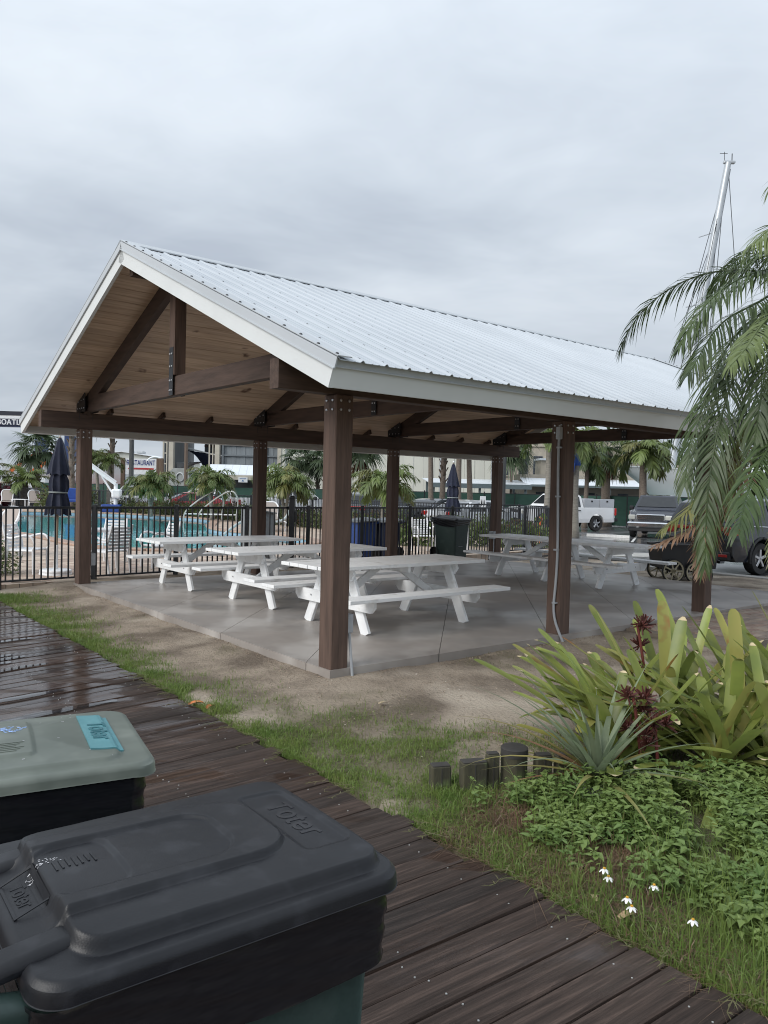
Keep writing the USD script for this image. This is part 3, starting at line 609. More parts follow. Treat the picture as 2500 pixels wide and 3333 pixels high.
t0 = picnic_table('white wooden picnic table nearest the camera, beside the front corner post', at_uv(2.02, 1.71), YAW + 0.01, group='white picnic tables under the pavilion')
copy_of(t0, at_uv(2.07, 3.74), YAW + 0.0, 'white wooden picnic table in the middle of the row of three')
copy_of(t0, at_uv(1.92, 5.83), YAW - 0.01, 'white wooden picnic table by the pool fence, farthest of the row of three')
picnic_table('extra long white picnic table with three leg frames, turned across the slab\'s far end', at_uv(7.72, 3.55), YAW + PI / 2, L=3.5, frames=(-1.17, 0.0, 1.12), group='white picnic tables under the pavilion')

# ------------------------------------------------------------------ black pool fences
BLK = mat('black_fence_paint', (0.012, 0.014, 0.018), (0.018, 0.02, 0.024), scale=8, rough=0.35, coat=0.2)
def fence(label, pts, step, base, H, limit, gap=0.105):
    t = thing('pool_fence', label, 'fence')
    line = LineString(pts); L = line.length; n = max(1, round(L / step)); P = []
    for i in range(n + 1): P.append(np.array(line.interpolate(i * L / n).coords[0]))
    pick = []
    for i in range(n):
        a, b = P[i], P[i + 1]
        put('fence_post', MB().mesh(chambox(a[0] - 0.038, a[0] + 0.038, a[1] - 0.038, a[1] + 0.038, base - 0.12, base + H + 0.03, 0.006)), BLK, t)
        for z, h in ((H - 0.02, 0.04), (H - 0.17, 0.03), (0.09, 0.03)):
            if h == 0.03 and z > 0.5: continue
            put('rail', MB().beam((*a, base + z), (*b, base + z), 0.04, h, c=0.003), BLK, t)
        m = round(np.linalg.norm(b - a) / gap); d = (b - a) / np.linalg.norm(b - a)
        for j in range(1, m): pick.append((a + (b - a) * j / m, d))
    pick.sort(key=lambda q: np.linalg.norm(q[0]))
    rest = MB()
    for k, (q, d) in enumerate(pick):
        mb = MB() if k < limit else rest
        mb.beam((*q, base + 0.09), (*q, base + H - 0.03), 0.021, 0.021, up=(*d, 0))
        if k < limit: put('picket', mb, BLK, t)
    if rest.n: put('pickets_beyond', rest, BLK, t, kind='stuff')
    return t
FL = LineString([(-8.0, 9.79), (-5.28, 12.39), (4.9, 22.2)])
fence('black metal picket fence right behind the pavilion\'s far posts', list(FL.coords), 1.52, -0.05, 1.24, 290)
fence('black metal picket fence on the far side of the pool, before the parked cars', FARF, 2.4, -0.05, 1.18, 290, 0.11)
g = thing('gate_post', 'thick black gate post with a rounded cap beside the fence, left of the nearest post', 'gate post', (-1.84, 15.62, -0.05))
put('shaft', MB().mesh(chambox(-0.055, 0.055, -0.055, 0.055, -0.1, 1.42, 0.01)), BLK, g); put('cap', rbox(-0.062, 0.062, -0.062, 0.062, 1.38, 1.47, 0.03), BLK, g); put('latch', chambox(0.05, 0.1, -0.03, 0.03, 0.95, 1.15, 0.008), BLK, g)
def make_cabinet():
    t = thing('utility_cabinet', 'grey metal cabinet with a sloping lid behind the fence and pavilion post', 'cabinet', (-2.78, 17.3, -0.02), YAW + 0.1)
    m = mat('cabinet_grey', (0.20, 0.22, 0.23), (0.17, 0.19, 0.2), rough=0.5)
    put('body', MB().prism([(-0.32, 0), (0.32, 0), (0.32, 1.0), (-0.32, 1.1)], -0.2, 0.2, 'xz'), m, t)
    put('door', chambox(-0.28, 0.28, -0.215, -0.202, 0.08, 0.92, 0.004), m, t); put('lid', MB().prism([(-0.34, 1.105), (0.34, 1.0), (0.34, 1.025), (-0.34, 1.13)], -0.23, 0.23, 'xz'), m, t)
make_cabinet()

# ------------------------------------------------------------------ closed umbrellas
def make_umbrella(label, loc, lean):
    t = thing('closed_umbrella', label, 'umbrella', loc, 0.4, ry=lean, group=None)
    navy = mat('navy_canvas', (0.006, 0.009, 0.026), (0.009, 0.014, 0.036), scale=14, rough=0.85, bump=0.3, bscale=60, sheen=0.1)
    def tier(prof, lobes, amp, ph):
        n = 72; th = np.arange(n) * 2 * PI / n; V = []
        for i, (r, z, a) in enumerate(prof):
            k = np.abs(np.sin(lobes * th / 2 + ph)) ** 0.8
            rr = r * (1 - amp * a * k) + 0.008 * a * np.sin(3 * th + i)
            V.append(np.stack([rr * np.cos(th + 0.12 * i / len(prof)), rr * np.sin(th + 0.12 * i / len(prof)), z + 0.035 * a * (k - 0.5) * (i == len(prof) - 1) + 0 * th], -1))
        m = len(prof); f = [(i * n + j, i * n + (j + 1) % n, (i + 1) * n + (j + 1) % n, (i + 1) * n + j) for i in range(m - 1) for j in range(n)]
        return MB().add(np.vstack(V), f)
    put('lower_canopy', tier([(0.12, 1.75, .5), (0.165, 1.62, .8), (0.17, 1.5, .8), (0.145, 1.41, .6), (0.165, 1.36, .8), (0.20, 1.25, 1), (0.215, 1.12, 1), (0.225, 1.03, 1)], 9, 0.28, 0.4), navy, t, smooth=50)
    put('upper_canopy', tier([(0.02, 2.36, 0), (0.055, 2.3, .3), (0.10, 2.12, .7), (0.145, 1.95, .9), (0.18, 1.8, 1), (0.198, 1.72, 1)], 8, 0.24, 0.0), navy, t, smooth=50)
    put('strap', lathe([(0.152, 1.405), (0.156, 1.41), (0.156, 1.425), (0.15, 1.43)], 40), mat('strap_cord', (0.25, 0.28, 0.28), rough=0.8), t)
    put('pole', lathe([(0.021, 0.3), (0.021, 2.37), (0.001, 2.38)], 12), mat('umbrella_pole', (0.30, 0.24, 0.17), (0.22, 0.17, 0.12), scale=6, stretch=(6, 6, 0.7), rough=0.5), t)
    put('finial', rbox(-0.025, 0.025, -0.025, 0.025, 2.38, 2.43, 0.024), mat('white_plastic', (0.78, 0.79, 0.80), (0.74, 0.75, 0.77), rough=0.35), t)
    w = mat('white_plastic', (0.78, 0.79, 0.80))
    b = put('base', lathe([(0.001, 0.09), (0.2, 0.09), (0.25, 0.085), (0.262, 0.07), (0.262, 0.045), (0.25, 0.04), (0.262, 0.035), (0.27, 0.0), (0.001, 0.0)], 40), w, t, smooth=35)
    put('base_tube', lathe([(0.035, 0.09), (0.03, 0.5), (0.024, 0.51)], 16), w, b)
    return t
U = make_umbrella('closed navy umbrella in a round white base, left of the pavilion\'s far-left post', (-5.66, 13.5, -0.02), 0.02)
copy_of(U, (1.90, 21.7, -0.02), 1.2, 'closed navy umbrella seen above the dark green cart', ry=-0.01)
WP = mat('white_plastic', (0.78, 0.79, 0.80))

# ------------------------------------------------------------------ pool furniture
def make_chair(label, loc, rz, group):
    t = thing('patio_chair', label, 'chair', loc, rz, group)
    for i in range(6): put('seat_slat', chambox(-0.22 + i * 0.075, -0.155 + i * 0.075, -0.22, 0.22, 0.405, 0.43, 0.006), WP, t)
    for i in range(7):
        z = 0.47 + i * 0.058; x = -0.235 - (z - 0.43) * 0.26
        put('back_slat', MB().beam((x, -0.2, z), (x, 0.2, z), 0.02, 0.042, up=(0.25, 0, 1), c=0.004), WP, t)
    for s in (-1, 1):
        put('back_frame', tube(spline([(-0.30, s * 0.22, 0), (-0.25, s * 0.225, 0.25), (-0.23, s * 0.225, 0.43), (-0.28, s * 0.22, 0.65), (-0.355, s * 0.205, 0.88)], 14), 0.02, 8), WP, t)
        put('front_leg', tube([(0.235, s * 0.225, 0.0), (0.225, s * 0.225, 0.42)], 0.02, 8), WP, t)
        put('armrest', tube(spline([(0.225, s * 0.235, 0.42), (0.235, s * 0.245, 0.6), (0.18, s * 0.25, 0.655), (0.0, s * 0.25, 0.65), (-0.29, s * 0.225, 0.66)], 16), 0.019, 8), WP, t)
        put('seat_rail', tube([(-0.24, s * 0.22, 0.40), (0.235, s * 0.22, 0.40)], 0.019, 8), WP, t)
    return t
G = 'white slatted patio chairs by the pool'
C1 = make_chair('white slatted chair left of the umbrella base, its back to the left', (-6.2, 13.62, -0.02), -0.1, G)
copy_of(C1, (-4.82, 13.75, -0.02), PI - 0.6, 'white slatted armchair just right of the far-left pavilion post, back towards it')
copy_of(C1, (-4.35, 15.1, -0.02), PI + 0.75, 'white slatted armchair facing the little table, farther right by the pool edge')
copy_of(C1, (-5.45, 15.6, -0.02), -PI / 2, 'white slatted chair half hidden behind the small square table')
copy_of(C1, (1.05, 20.3, -0.02), -PI / 2 + 0.3, 'white slatted chair between the blue cart and the dark green cart')
def make_side(label, loc, rz, w, h):
    t = thing('patio_table', label, 'table', loc, rz)
    put('top', rbox(-w / 2, w / 2, -w / 2, w / 2, h - 0.045, h, 0.018), WP, t)
    for sx in (-1, 1):
        for sy in (-1, 1): put('leg', MB().beam((sx * (w / 2 - 0.03), sy * (w / 2 - 0.03), 0), (sx * (w / 2 - 0.04), sy * (w / 2 - 0.04), h - 0.03), 0.045, 0.045, up=(1, 0, 0), c=0.008), WP, t)
    return t
make_side('square white plastic table behind the far-left pavilion post', (-5.22, 14.3, -0.02), 0.35, 0.72, 0.76)
make_side('white plastic table half hidden behind the dark green cart', (1.78, 21.0, -0.02), 0.5, 0.75, 0.75)
make_side('low white side table between the two far loungers', (-21.15, 45.4, -0.02), 0.2, 0.8, 0.5)
make_side('low white side table at the pool lift', (-13.7, 42.6, -0.02), 0.2, 0.7, 0.8)
def make_lounger(label, loc, rz, group, scale=None):
    t = thing('sun_lounger', label, 'sun lounger', loc, rz, group, scale=scale)
    sl = mat('taupe_sling', (0.36, 0.31, 0.28), (0.32, 0.28, 0.25), scale=60, rough=0.8)
    for s in (-1, 1):
        put('side_frame', tube(spline([(0.95, s * 0.31, 0.33), (0.2, s * 0.32, 0.34), (-0.35, s * 0.32, 0.33)], 12), 0.028, 8), WP, t)
        put('front_leg', tube(spline([(0.6, s * 0.31, 0.33), (0.72, s * 0.32, 0.17), (0.68, s * 0.32, 0.0)], 8), 0.028, 8), WP, t)
        put('rear_leg', tube(spline([(-0.3, s * 0.31, 0.33), (-0.55, s * 0.34, 0.2), (-0.62, s * 0.34, 0.0)], 8), 0.03, 8), WP, t)
    put('back_frame', tube(spline([(-0.33, 0.3, 0.36), (-0.5, 0.3, 0.62), (-0.66, 0.29, 0.9), (-0.72, 0.2, 1.0), (-0.73, 0, 1.02), (-0.72, -0.2, 1.0), (-0.66, -0.29, 0.9), (-0.5, -0.3, 0.62), (-0.33, -0.3, 0.36)], 40), 0.032, 8), WP, t)
    put('back_sling', MB().beam((-0.34, 0, 0.38), (-0.705, 0, 0.985), 0.54, 0.012, up=(0.86, 0, 0.5)), sl, t)
    put('seat_sling', chambox(-0.33, 0.93, -0.29, 0.29, 0.335, 0.35, 0.004), sl, t)
    return t
G = 'white loungers with taupe slings around the pool'
L0 = make_lounger('white lounger with taupe sling across the pool, left of the low side table', (-22.0, 45.6, -0.02), -1.15, G)
copy_of(L0, (-20.3, 45.4, -0.02), -1.1, 'white lounger with taupe sling across the pool, right of the low side table')
copy_of(L0, (-8.35, 16.25, -0.02), 1.0 + PI, 'big white lounger at the left edge, on this side of the pool')
copy_of(L0, (-4.05, 28.5, -0.02), -1.25, 'white lounger standing alone before the hedge, beside the gate post')
def make_lift():
    t = thing('pool_lift', 'white pool lift with a folded arm and blue seat on the far pool edge', 'pool lift', (-14.6, 41.9, -0.02), 0.15)
    bl = mat('blue_plastic', (0.012, 0.045, 0.22), (0.015, 0.055, 0.26), rough=0.4)
    put('base', rbox(-0.5, 0.5, -0.35, 0.35, 0, 0.42, 0.06), bl, t)
    put('column', tube([(0.2, 0, 0.4), (0.2, 0, 1.55)], 0.10, 10), WP, t)
    put('arm', MB().beam((0.2, -0.08, 1.5), (-1.55, -0.08, 2.75), 0.07, 0.14).beam((0.2, 0.12, 1.62), (-1.5, 0.12, 2.85), 0.07, 0.1), WP, t)
    put('hanging_tube', tube([(-1.6, 0, 2.8), (-1.75, 0, 0.35)], 0.075, 8), WP, t)
    put('actuator', tube([(0.1, 0, 0.9), (-0.55, 0, 1.95)], 0.05, 8), WP, t)
    put('seat', MB().mesh(rbox(-2.4, -1.5, -0.3, 0.3, 0.5, 0.66, 0.05)).mesh(rbox(-2.4, -1.5, 0.2, 0.34, 0.6, 1.25, 0.05)), bl, t)
    put('battery_cover', rbox(0.0, 0.5, -0.25, 0.25, 0.75, 1.25, 0.1), WP, t)
make_lift()
def rail(label, x, y, rz):
    t = thing('pool_handrail', label, 'handrail', (x, y, -0.02), rz)
    put('tube', tube(spline([(0, 0, -1.0), (0, 0, -0.3), (0.02, 0, 0.35), (0.35, 0, 0.72), (1.0, 0, 1.2), (1.45, 0, 1.32), (1.62, 0, 1.1), (1.62, 0, 0.4), (1.62, 0, 0.0)], 50), 0.032, 10), mat('rail_steel', (0.62, 0.62, 0.58), rough=0.25, metallic=0.7), t)
    put('tread', chambox(0.0, 1.6, -0.02, 0.3, 0.28, 0.32, 0.01), WP, t)
rail('left of the two bent steel handrails at the pool steps', -8.75, 34.3, 0.25)
rail('right of the two bent steel handrails at the pool steps', -8.05, 34.0, 0.25)
t = thing('pool_rail', 'flat pale grey rail sloping down into the pool\'s right end', 'handrail', (-5.3, 25.6, -0.02), 0.65)
put('tube', tube(spline([(-0.4, 0, -0.9), (0.0, 0, -0.1), (0.75, 0, 0.42), (0.95, 0, 0.5), (2.2, 0, 0.42), (2.35, 0, 0.5), (2.5, 0, 0.8)], 40), 0.045, 8), mat('rail_grey', (0.42, 0.47, 0.47), rough=0.4), t)
put('foot', MB().lathe([(0.06, 0), (0.06, 0.02), (0.045, 0.45)], 10, (1.6, 0, 0)), LOOKS['rail_grey'], t)
def wood_post():
    t = thing('wooden_post', 'thin brown wooden post with a white lamp arm beyond the pool', 'post', (-11.7, 41.0, -0.05))
    put('shaft', MB().mesh(chambox(-0.1, 0.1, -0.1, 0.1, 0, 2.95, 0.012)), mat('post_wood', (0.13, 0.085, 0.06), (0.09, 0.06, 0.04), scale=4, stretch=(6, 6, .6), rough=0.85), t)
    put('lamp_arm', tube(spline([(0, 0, 2.9), (-0.2, 0, 3.0), (-0.6, 0, 2.95), (-0.75, 0, 2.8)], 10), 0.04, 8), WP, t)
    put('notice', chambox(0.1, 0.5, -0.12, -0.1, 0.3, 0.8, 0.005), WP, t)
wood_post()

# ------------------------------------------------------------------ rolling carts
def sdrr(x, y, hx, hy, r):
    qx, qy = np.abs(x) - hx + r, np.abs(y) - hy + r
    return np.minimum(np.maximum(qx, qy), 0) + np.hypot(np.maximum(qx, 0), np.maximum(qy, 0)) - r
def lid_mesh(hx, hy, r, height, nx, ny, skirt):
    s, q = np.meshgrid(np.linspace(-1, 1, nx), np.linspace(-1, 1, ny)); x, y = s * hx, q * hy
    for _ in range(3):                                          # pull the corners onto the rounded outline
        d = np.maximum(sdrr(x, y, hx, hy, r), 0); cx, cy = np.sign(x) * (hx - r), np.sign(y) * (hy - r); L = np.maximum(np.hypot(x - cx, y - cy), 1e-9)
        x, y = x - d * (x - cx) / L, y - d * (y - cy) / L
    z = height(x, y); v = np.stack([x, y, z], -1).reshape(-1, 3); i = np.arange(nx * ny).reshape(ny, nx)
    f = np.stack([i[:-1, :-1], i[:-1, 1:], i[1:, 1:], i[1:, :-1]], -1).reshape(-1, 4)
    rim = np.concatenate([i[0], i[1:, -1], i[-1, ::-1][1:], i[::-1, 0][1:-1]]); n = len(rim); mb = MB()
    mb.add(v, f); prev = v[rim]
    for k, (sc, dz) in enumerate(((1.006, -0.008), (1.008, -0.025), (1.012, -skirt), (0.99, -skirt - 0.002), (0.975, -skirt + 0.01))):
        cur = v[rim] * (sc, sc, 1) + (0, 0, dz)
        mb.add(np.vstack([prev, cur]), [(j, n + j, n + (j + 1) % n, (j + 1) % n) for j in range(n)]); prev = cur
    V, F = mb.get(); return trimesh.Trimesh(V, F, process=True)
def hull_box(b, t_, r0, r1, z0, z1):
    """A tapered body: rounded rectangles b=(x0,x1,hy) at z0 and t_ at z1."""
    pts = []
    for (x0, x1, hy), r, z in ((b, r0, z0), (t_, r1, z1)):
        for cx, sx in ((x0 + r, -1), (x1 - r, 1)):
            for sy in (-1, 1):
                for a in np.linspace(0, PI / 2, 5): pts.append((cx + sx * r * math.cos(a), sy * (hy - r + r * math.sin(a)), z))
    return trimesh.convex.convex_hull(np.array(pts))
def make_cart(label, loc, rz, W=0.58, D=0.70, H=0.94, body=None, lid=None, kind='crown', detail=1, wrap=False, group=None):
    t = thing('rolling_cart', label, 'trash cart', loc, rz, group)
    hx, hy = D / 2, W / 2
    put('body', hull_box((-hx + 0.10, hx - 0.07, hy - 0.06), (-hx + 0.05, hx - 0.035, hy - 0.028), 0.05, 0.05, 0.03, H - 0.03), body, t, smooth=35)
    rim = hull_box((-hx + 0.025, hx - 0.018, hy - 0.016), (-hx + 0.02, hx - 0.012, hy - 0.010), 0.06, 0.06, H - 0.06, H - 0.02)
    put('body_rim', rim, body, t, smooth=35)
    if kind == 'crown':
        def h(x, y):
            z = 0.012 * sm(0.005, -0.012, sdrr(x, y, hx, hy, 0.07))
            z = z + 0.024 * sm(0.006, -0.008, sdrr(x - 0.025, y * (1 + 0.10 * (0.3 - x)), hx * 0.86, hy * 0.87, 0.055))           # main crown
            z = z + 0.010 * np.clip(0.6 - (x - 0.02) / D, 0, 1) * sm(0.02, -0.06, sdrr(x, y, hx * 0.9, hy * 0.8, 0.06))
            ton = sdrr(x + hx * 0.42, y * (1 + 0.18 * (x + 0.2)), hx * 0.93, hy * 0.52, 0.09)
            z = z + 0.014 * sm(0.004, -0.006, ton)
            inn = sdrr(x + hx * 0.30, y, hx * 0.52, hy * 0.37, 0.07)
            z = z - 0.008 * sm(0.003, -0.004, inn) + 0.004 * (np.maximum(0.0, -inn / 0.12)) ** 0.8
            mid = sdrr(x + hx * 0.62, y, hx * 0.22, hy * 0.37, 0.04)
            z = z - 0.005 * sm(0.006, -0.004, mid)
            z = z - 0.006 * sm(0.005, -0.006, sdrr(x - hx * 0.70, y, hx * 0.155, hy * 0.55, 0.02))                             # badge recess at the front
            z = z - 0.018 * sm(0.02, -0.01, sdrr(x + hx * 0.93, y, hx * 0.10, hy * 0.50, 0.02))
            return z + 0.006 * (1 - (y / hy) ** 2)
        lm = lid_mesh(hx, hy, 0.065, h, 190 if detail else 50, 160 if detail else 40, 0.026)
    else:
        def h(x, y):
            z = 0.010 * sm(0.005, -0.012, sdrr(x, y, hx, hy, 0.07))
            z = z + 0.012 * sm(0.008, -0.008, sdrr(x + 0.03, y, hx * 0.84, hy * 0.82, 0.05)) + 0.022 * sm(0.0, -0.22, sdrr(x + 0.06, y, hx * 0.9, hy * 0.84, 0.05))
            z = z + 0.007 * sm(0.004, -0.003, sdrr(x + hx * 0.35, y, hx * 0.50, hy * 0.55, 0.015))
            return z
        lm = lid_mesh(hx, hy, 0.055, h, 120 if detail else 50, 100 if detail else 40, 0.028)
    tilt = 0.055 if not detail else 0.004
    R = trimesh.transformations.rotation_matrix(tilt, (0, 1, 0)); R[:3, 3] = (0.012, 0, H + 0.012)
    lv = transformed(lm, R)
    l = put('lid', lv, lid, t, smooth=45)
    tree = lm.vertices
    def on_lid(x, y, dz=0.0): return h(np.array([x]), np.array([y]))[0] + dz
    def lay(mesh, dz):
        """Lay flat lettering (in lid coordinates, z up) on the lid's relief."""
        v, f, _ = meshkit.arrays(mesh); v = v.copy(); v[:, 2] += h(v[:, 0], v[:, 1]) + dz
        return transformed((v, f), R)
    def text(s, hgt, x, y, rot, depth=0.0025):
        m = meshkit.text_mesh(s, hgt, depth, bold=True); v = m.vertices - (m.bounds[0] + m.bounds[1]) * (0.5, 0.5, 0); a = math.radians(rot); c, q = math.cos(a), math.sin(a)
        v = np.stack([c * v[:, 0] - q * v[:, 1] + x, q * v[:, 0] + c * v[:, 1] + y, v[:, 2]], -1); return (v, m.faces)
    # handle, hinge arms, wheels
    put('handle', MB().tube([(-hx - 0.075, -hy * 0.78, H - 0.005), (-hx - 0.075, hy * 0.78, H - 0.005)], 0.016, 10), lid, t)
    for s in (-1, 1):
        put('handle_arm', rbeam((-hx + 0.06, s * hy * 0.74, H - 0.045), (-hx - 0.075, s * hy * 0.74, H - 0.014), 0.055, 0.044, 0.018), body, t, smooth=50)
        put('lid_arm', rbeam((-hx * 0.66, s * hy * 0.58, H + 0.034), (-hx - 0.085, s * hy * 0.60, H + 0.012), 0.066, 0.034, 0.0165), lid, t, smooth=50)
        w = put('wheel', lathe([(0.12, -0.025), (0.13, -0.018), (0.13, 0.018), (0.12, 0.025), (0.06, 0.02), (0.02, 0.03), (0.001, 0.03)], 24, (-hx + 0.07, s * (hy - 0.055), 0.13), 1), mat('cart_tyre', (0.02, 0.02, 0.02), rough=0.8), t, smooth=40)
    put('axle', tube([(-hx + 0.07, -hy + 0.05, 0.13), (-hx + 0.07, hy - 0.05, 0.13)], 0.011, 8), mat('cart_tyre', (0.02,) * 3), t)
    if wrap:
        r = np.random.default_rng(2); film = mat('black_film', (0.004, 0.004, 0.005), (0.007, 0.007, 0.008), scale=20, stretch=(1, 1, 9), rough=0.17, bump=0.1, bscale=5, spec=0.6)
        ring = []
        for k in range(120):
            a = 2 * PI * k / 120; ux, uy = math.cos(a), math.sin(a); q = max(abs(ux) / (hx - 0.012), abs(uy) / (hy - 0.008)); ring.append((ux / q, uy / q))
        ring = np.array(ring); rr = Polygon([tuple(p) for p in ring]).buffer(-0.05).buffer(0.05, quad_segs=6); L = rr.exterior.length
        ring = np.array([rr.exterior.interpolate(L * k / 160).coords[0] for k in range(160)]); V = []; rows = 16
        for j in range(rows):
            z = H - 0.016 - j * 0.0085; wv = 0.0022 * np.sin(np.arange(160) * 0.35 + j * 1.1) + 0.0028 * r.random(160) * (j % 2)
            low = 0.03 * np.sin(np.arange(160) * 2 * PI / 160 * 2 + 0.7) * (j / rows)
            V.append(np.c_[ring * (1.006 - 0.022 * j / rows + wv[:, None] * 2.5), z + low])
        F = [(j * 160 + k, j * 160 + (k + 1) % 160, (j + 1) * 160 + (k + 1) % 160, (j + 1) * 160 + k) for j in range(rows - 1) for k in range(160)]
        put('film_wrap', MB().add(np.vstack(V), F), film, t, label='black stretch film wound round the top of the body', smooth=True)
    return t, l, lay, text, (hx, hy, H, R, h)
GRN = mat('cart_green', (0.017, 0.034, 0.031), (0.023, 0.042, 0.038), scale=60, detail=3, rough=0.55, rough2=0.4, bump=0.12, bscale=160, c3=(0.04, 0.06, 0.055), c3scale=5, c3lo=0.58, c3hi=0.75, bdist=0.003)
LIDB = mat('lid_black', (0.0055, 0.006, 0.008), (0.011, 0.0115, 0.014), scale=7, detail=10, rough=0.24, rough2=0.5, bump=0.2, bscale=260, c3=(0.020, 0.021, 0.025), c3scale=16, c3lo=0.55, c3hi=0.75, bdist=0.002, spec=0.38)
LIDG = mat('lid_green', (0.118, 0.137, 0.116), (0.09, 0.106, 0.09), scale=6, detail=6, rough=0.36, rough2=0.52, bump=0.1, bscale=150, c3=(0.155, 0.175, 0.15), c3scale=4, bdist=0.002)
def near_black():
    t, l, lay, text, (hx, hy, H, R, h) = make_cart('black lidded trash cart with dark green body, nearest the camera', (-0.404, 1.597, BW), math.radians(37), D=0.72, H=0.916, lid=LIDB, body=GRN, wrap=True)
    put('raised_lettering', lay(text('Toter', 0.026, hx * -0.87, 0.02, -90, 0.001), 0.0002), LIDB, l, label='raised maker\'s lettering near the hinge')
    o = MB()
    for a, b, c, d in ((-0.95, -0.79, -0.20, -0.185), (-0.95, -0.79, 0.255, 0.27), (-0.95, -0.935, -0.2, 0.27), (-0.80, -0.785, -0.2, 0.27)):
        v, f = box(hx * a, hx * b, hy * c, hy * d, 0, 0.002).get(); o.add(*lay((v, f), 0.0004))
    put('lettering_frame', o, LIDB, l)
    put('badge_lettering', lay(text('Toter', 0.055, hx * 0.72, 0.0, -90, 0.0012), 0.0), mat('lid_black_gloss', (0.012, 0.012, 0.015), rough=0.3), l, label='embossed maker\'s lettering on the front badge')
    e = MB()
    for j in range(7): v, f = box(hx * -0.71 + j * 0.012, hx * -0.71 + j * 0.012 + 0.004, 0.005 + 0.003 * (j % 3), 0.045, 0, 0.0015).get(); e.add(*lay((v, f), 0.0003))
    put('embossed_lines', e, LIDB, l, kind='stuff')
    sc = mat('scuff_white', (0.6, 0.6, 0.62), rough=0.6); r = np.random.default_rng(5); b = MB()
    for k in range(34):
        x, y = r.normal(-0.275, 0.018), r.normal(0.055, 0.008); a, c = r.uniform(0.001, 0.006), r.uniform(0.0008, 0.002)
        v, f = box(x, x + a, y, y + c, 0, 0.0006).get(); b.add(*lay((v, f), 0.0006))
    put('paint_specks', b, sc, l, kind='stuff', label='white paint specks')
near_black()
def near_green():
    t, l, lay, text, (hx, hy, H, R, h) = make_cart('grey-green lidded trash cart with a turquoise badge, behind the black one', (-1.075, 2.235, BW), math.radians(28), W=0.57, D=0.72, H=0.925, lid=LIDG, body=GRN, kind='flat', wrap=True)
    tq = mat('turquoise_paint', (0.075, 0.215, 0.24), (0.095, 0.25, 0.275), scale=20, rough=0.5)
    n = 30; s, q = np.meshgrid(np.linspace(hx * 0.55, hx * 0.80, 10), np.linspace(-hy * 0.58, hy * 0.62, n)); s = s - 0.0 * q
    i = np.arange(10 * n).reshape(n, 10); V = np.stack([s, q, 0.004 + 0 * s], -1).reshape(-1, 3); F = np.stack([i[:-1, :-1], i[:-1, 1:], i[1:, 1:], i[1:, :-1]], -1).reshape(-1, 4)
    Vb = V.copy(); Vb[:, 2] = -0.001
    rim = np.concatenate([i[0], i[1:, -1], i[-1, ::-1][1:], i[::-1, 0][1:-1]]); m = len(V); mb = MB().add(np.vstack([V, Vb]), np.vstack([F, [(rim[k], m + rim[k], m + rim[(k + 1) % len(rim)], rim[(k + 1) % len(rim)]) for k in range(len(rim))]]))
    put('badge', lay(mb.get(), 0.0005), tq, l, label='turquoise painted badge at the front of the lid')
    put('badge_lettering', lay(text('Toter', 0.05, hx * 0.675, 0.0, -90, 0.0025), 0.0046), mat('turquoise_dark', (0.04, 0.15, 0.175), rough=0.5), l, label='embossed maker\'s lettering on the badge')
    e = MB()
    for c in (-0.42, -0.02):
        for j in range(6): v, f = box(hx * -0.55 + c * 0.2, hx * -0.55 + c * 0.2 + 0.10 + 0.01 * (j % 3), -0.135 + j * 0.010, -0.131 + j * 0.010, 0, 0.0012).get(); v[:, 0] += 0.12 + c * 0.45; e.add(*lay((v, f), 0.0003))
    put('embossed_lines', e, LIDG, l, kind='stuff')
    r = np.random.default_rng(8); b = MB(); w = MB()
    for k in range(46):
        x, y = r.normal(-0.02, 0.025), r.normal(0.03, 0.018); a, c = r.uniform(0.002, 0.012), r.uniform(0.002, 0.006); v, f = box(x, x + a, y, y + c, 0, 0.0006).get(); b.add(*lay((v, f), 0.0006))
    for k in range(30):
        x, y = r.uniform(-0.3, 0.3), r.uniform(-0.25, 0.25); a, c = r.uniform(0.001, 0.01), r.uniform(0.001, 0.002); v, f = box(x, x + a, y, y + c, 0, 0.0006).get(); w.add(*lay((v, f), 0.0006))
    put('paint_splashes', b, mat('splash_blue', (0.22, 0.38, 0.75), (0.4, 0.55, 0.85), scale=60, rough=0.5), l, kind='stuff', label='light blue paint splashes')
    put('scratches', w, LOOKS['scuff_white'], l, kind='stuff')
near_green()
def far_cart():
    t, l, lay, text, _ = make_cart('dark green trash cart with a white sticker, inside the pavilion by the fence', (1.60, 18.5, 0.0), math.radians(-42), W=0.60, D=0.74, H=0.92, lid=LIDB, body=GRN, detail=0, wrap=True)
    X = 0.315
    s = put('sticker', box(X, X + 0.003, -0.16, 0.06, 0.60, 0.72), mat('sticker_white', (0.6, 0.6, 0.57), rough=0.5), t)
    r = np.random.default_rng(4); mb = MB()
    for z in (0.675, 0.625):
        y = -0.13
        while y < 0.03: w = r.uniform(0.008, 0.02); mb.box(X + 0.003, X + 0.0045, y, y + w, z, z + 0.03); y += w + 0.008
    put('sticker_print', mb, mat('ink_grey', (0.12, 0.12, 0.12), rough=0.6), s)
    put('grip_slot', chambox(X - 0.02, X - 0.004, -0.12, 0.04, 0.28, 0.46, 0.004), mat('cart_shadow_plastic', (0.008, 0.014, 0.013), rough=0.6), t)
    put('grip_bar', chambox(X - 0.016, X + 0.004, -0.12, 0.04, 0.285, 0.298, 0.002), LOOKS['cabinet_grey'], t)
far_cart()
BLU = mat('cart_blue', (0.014, 0.045, 0.185), (0.018, 0.055, 0.21), scale=9, rough=0.45); NVY = mat('cart_navy', (0.010, 0.018, 0.05), (0.013, 0.022, 0.06), scale=9, rough=0.45)
LG = mat('lid_grey', (0.10, 0.11, 0.12), (0.08, 0.09, 0.1), rough=0.4)
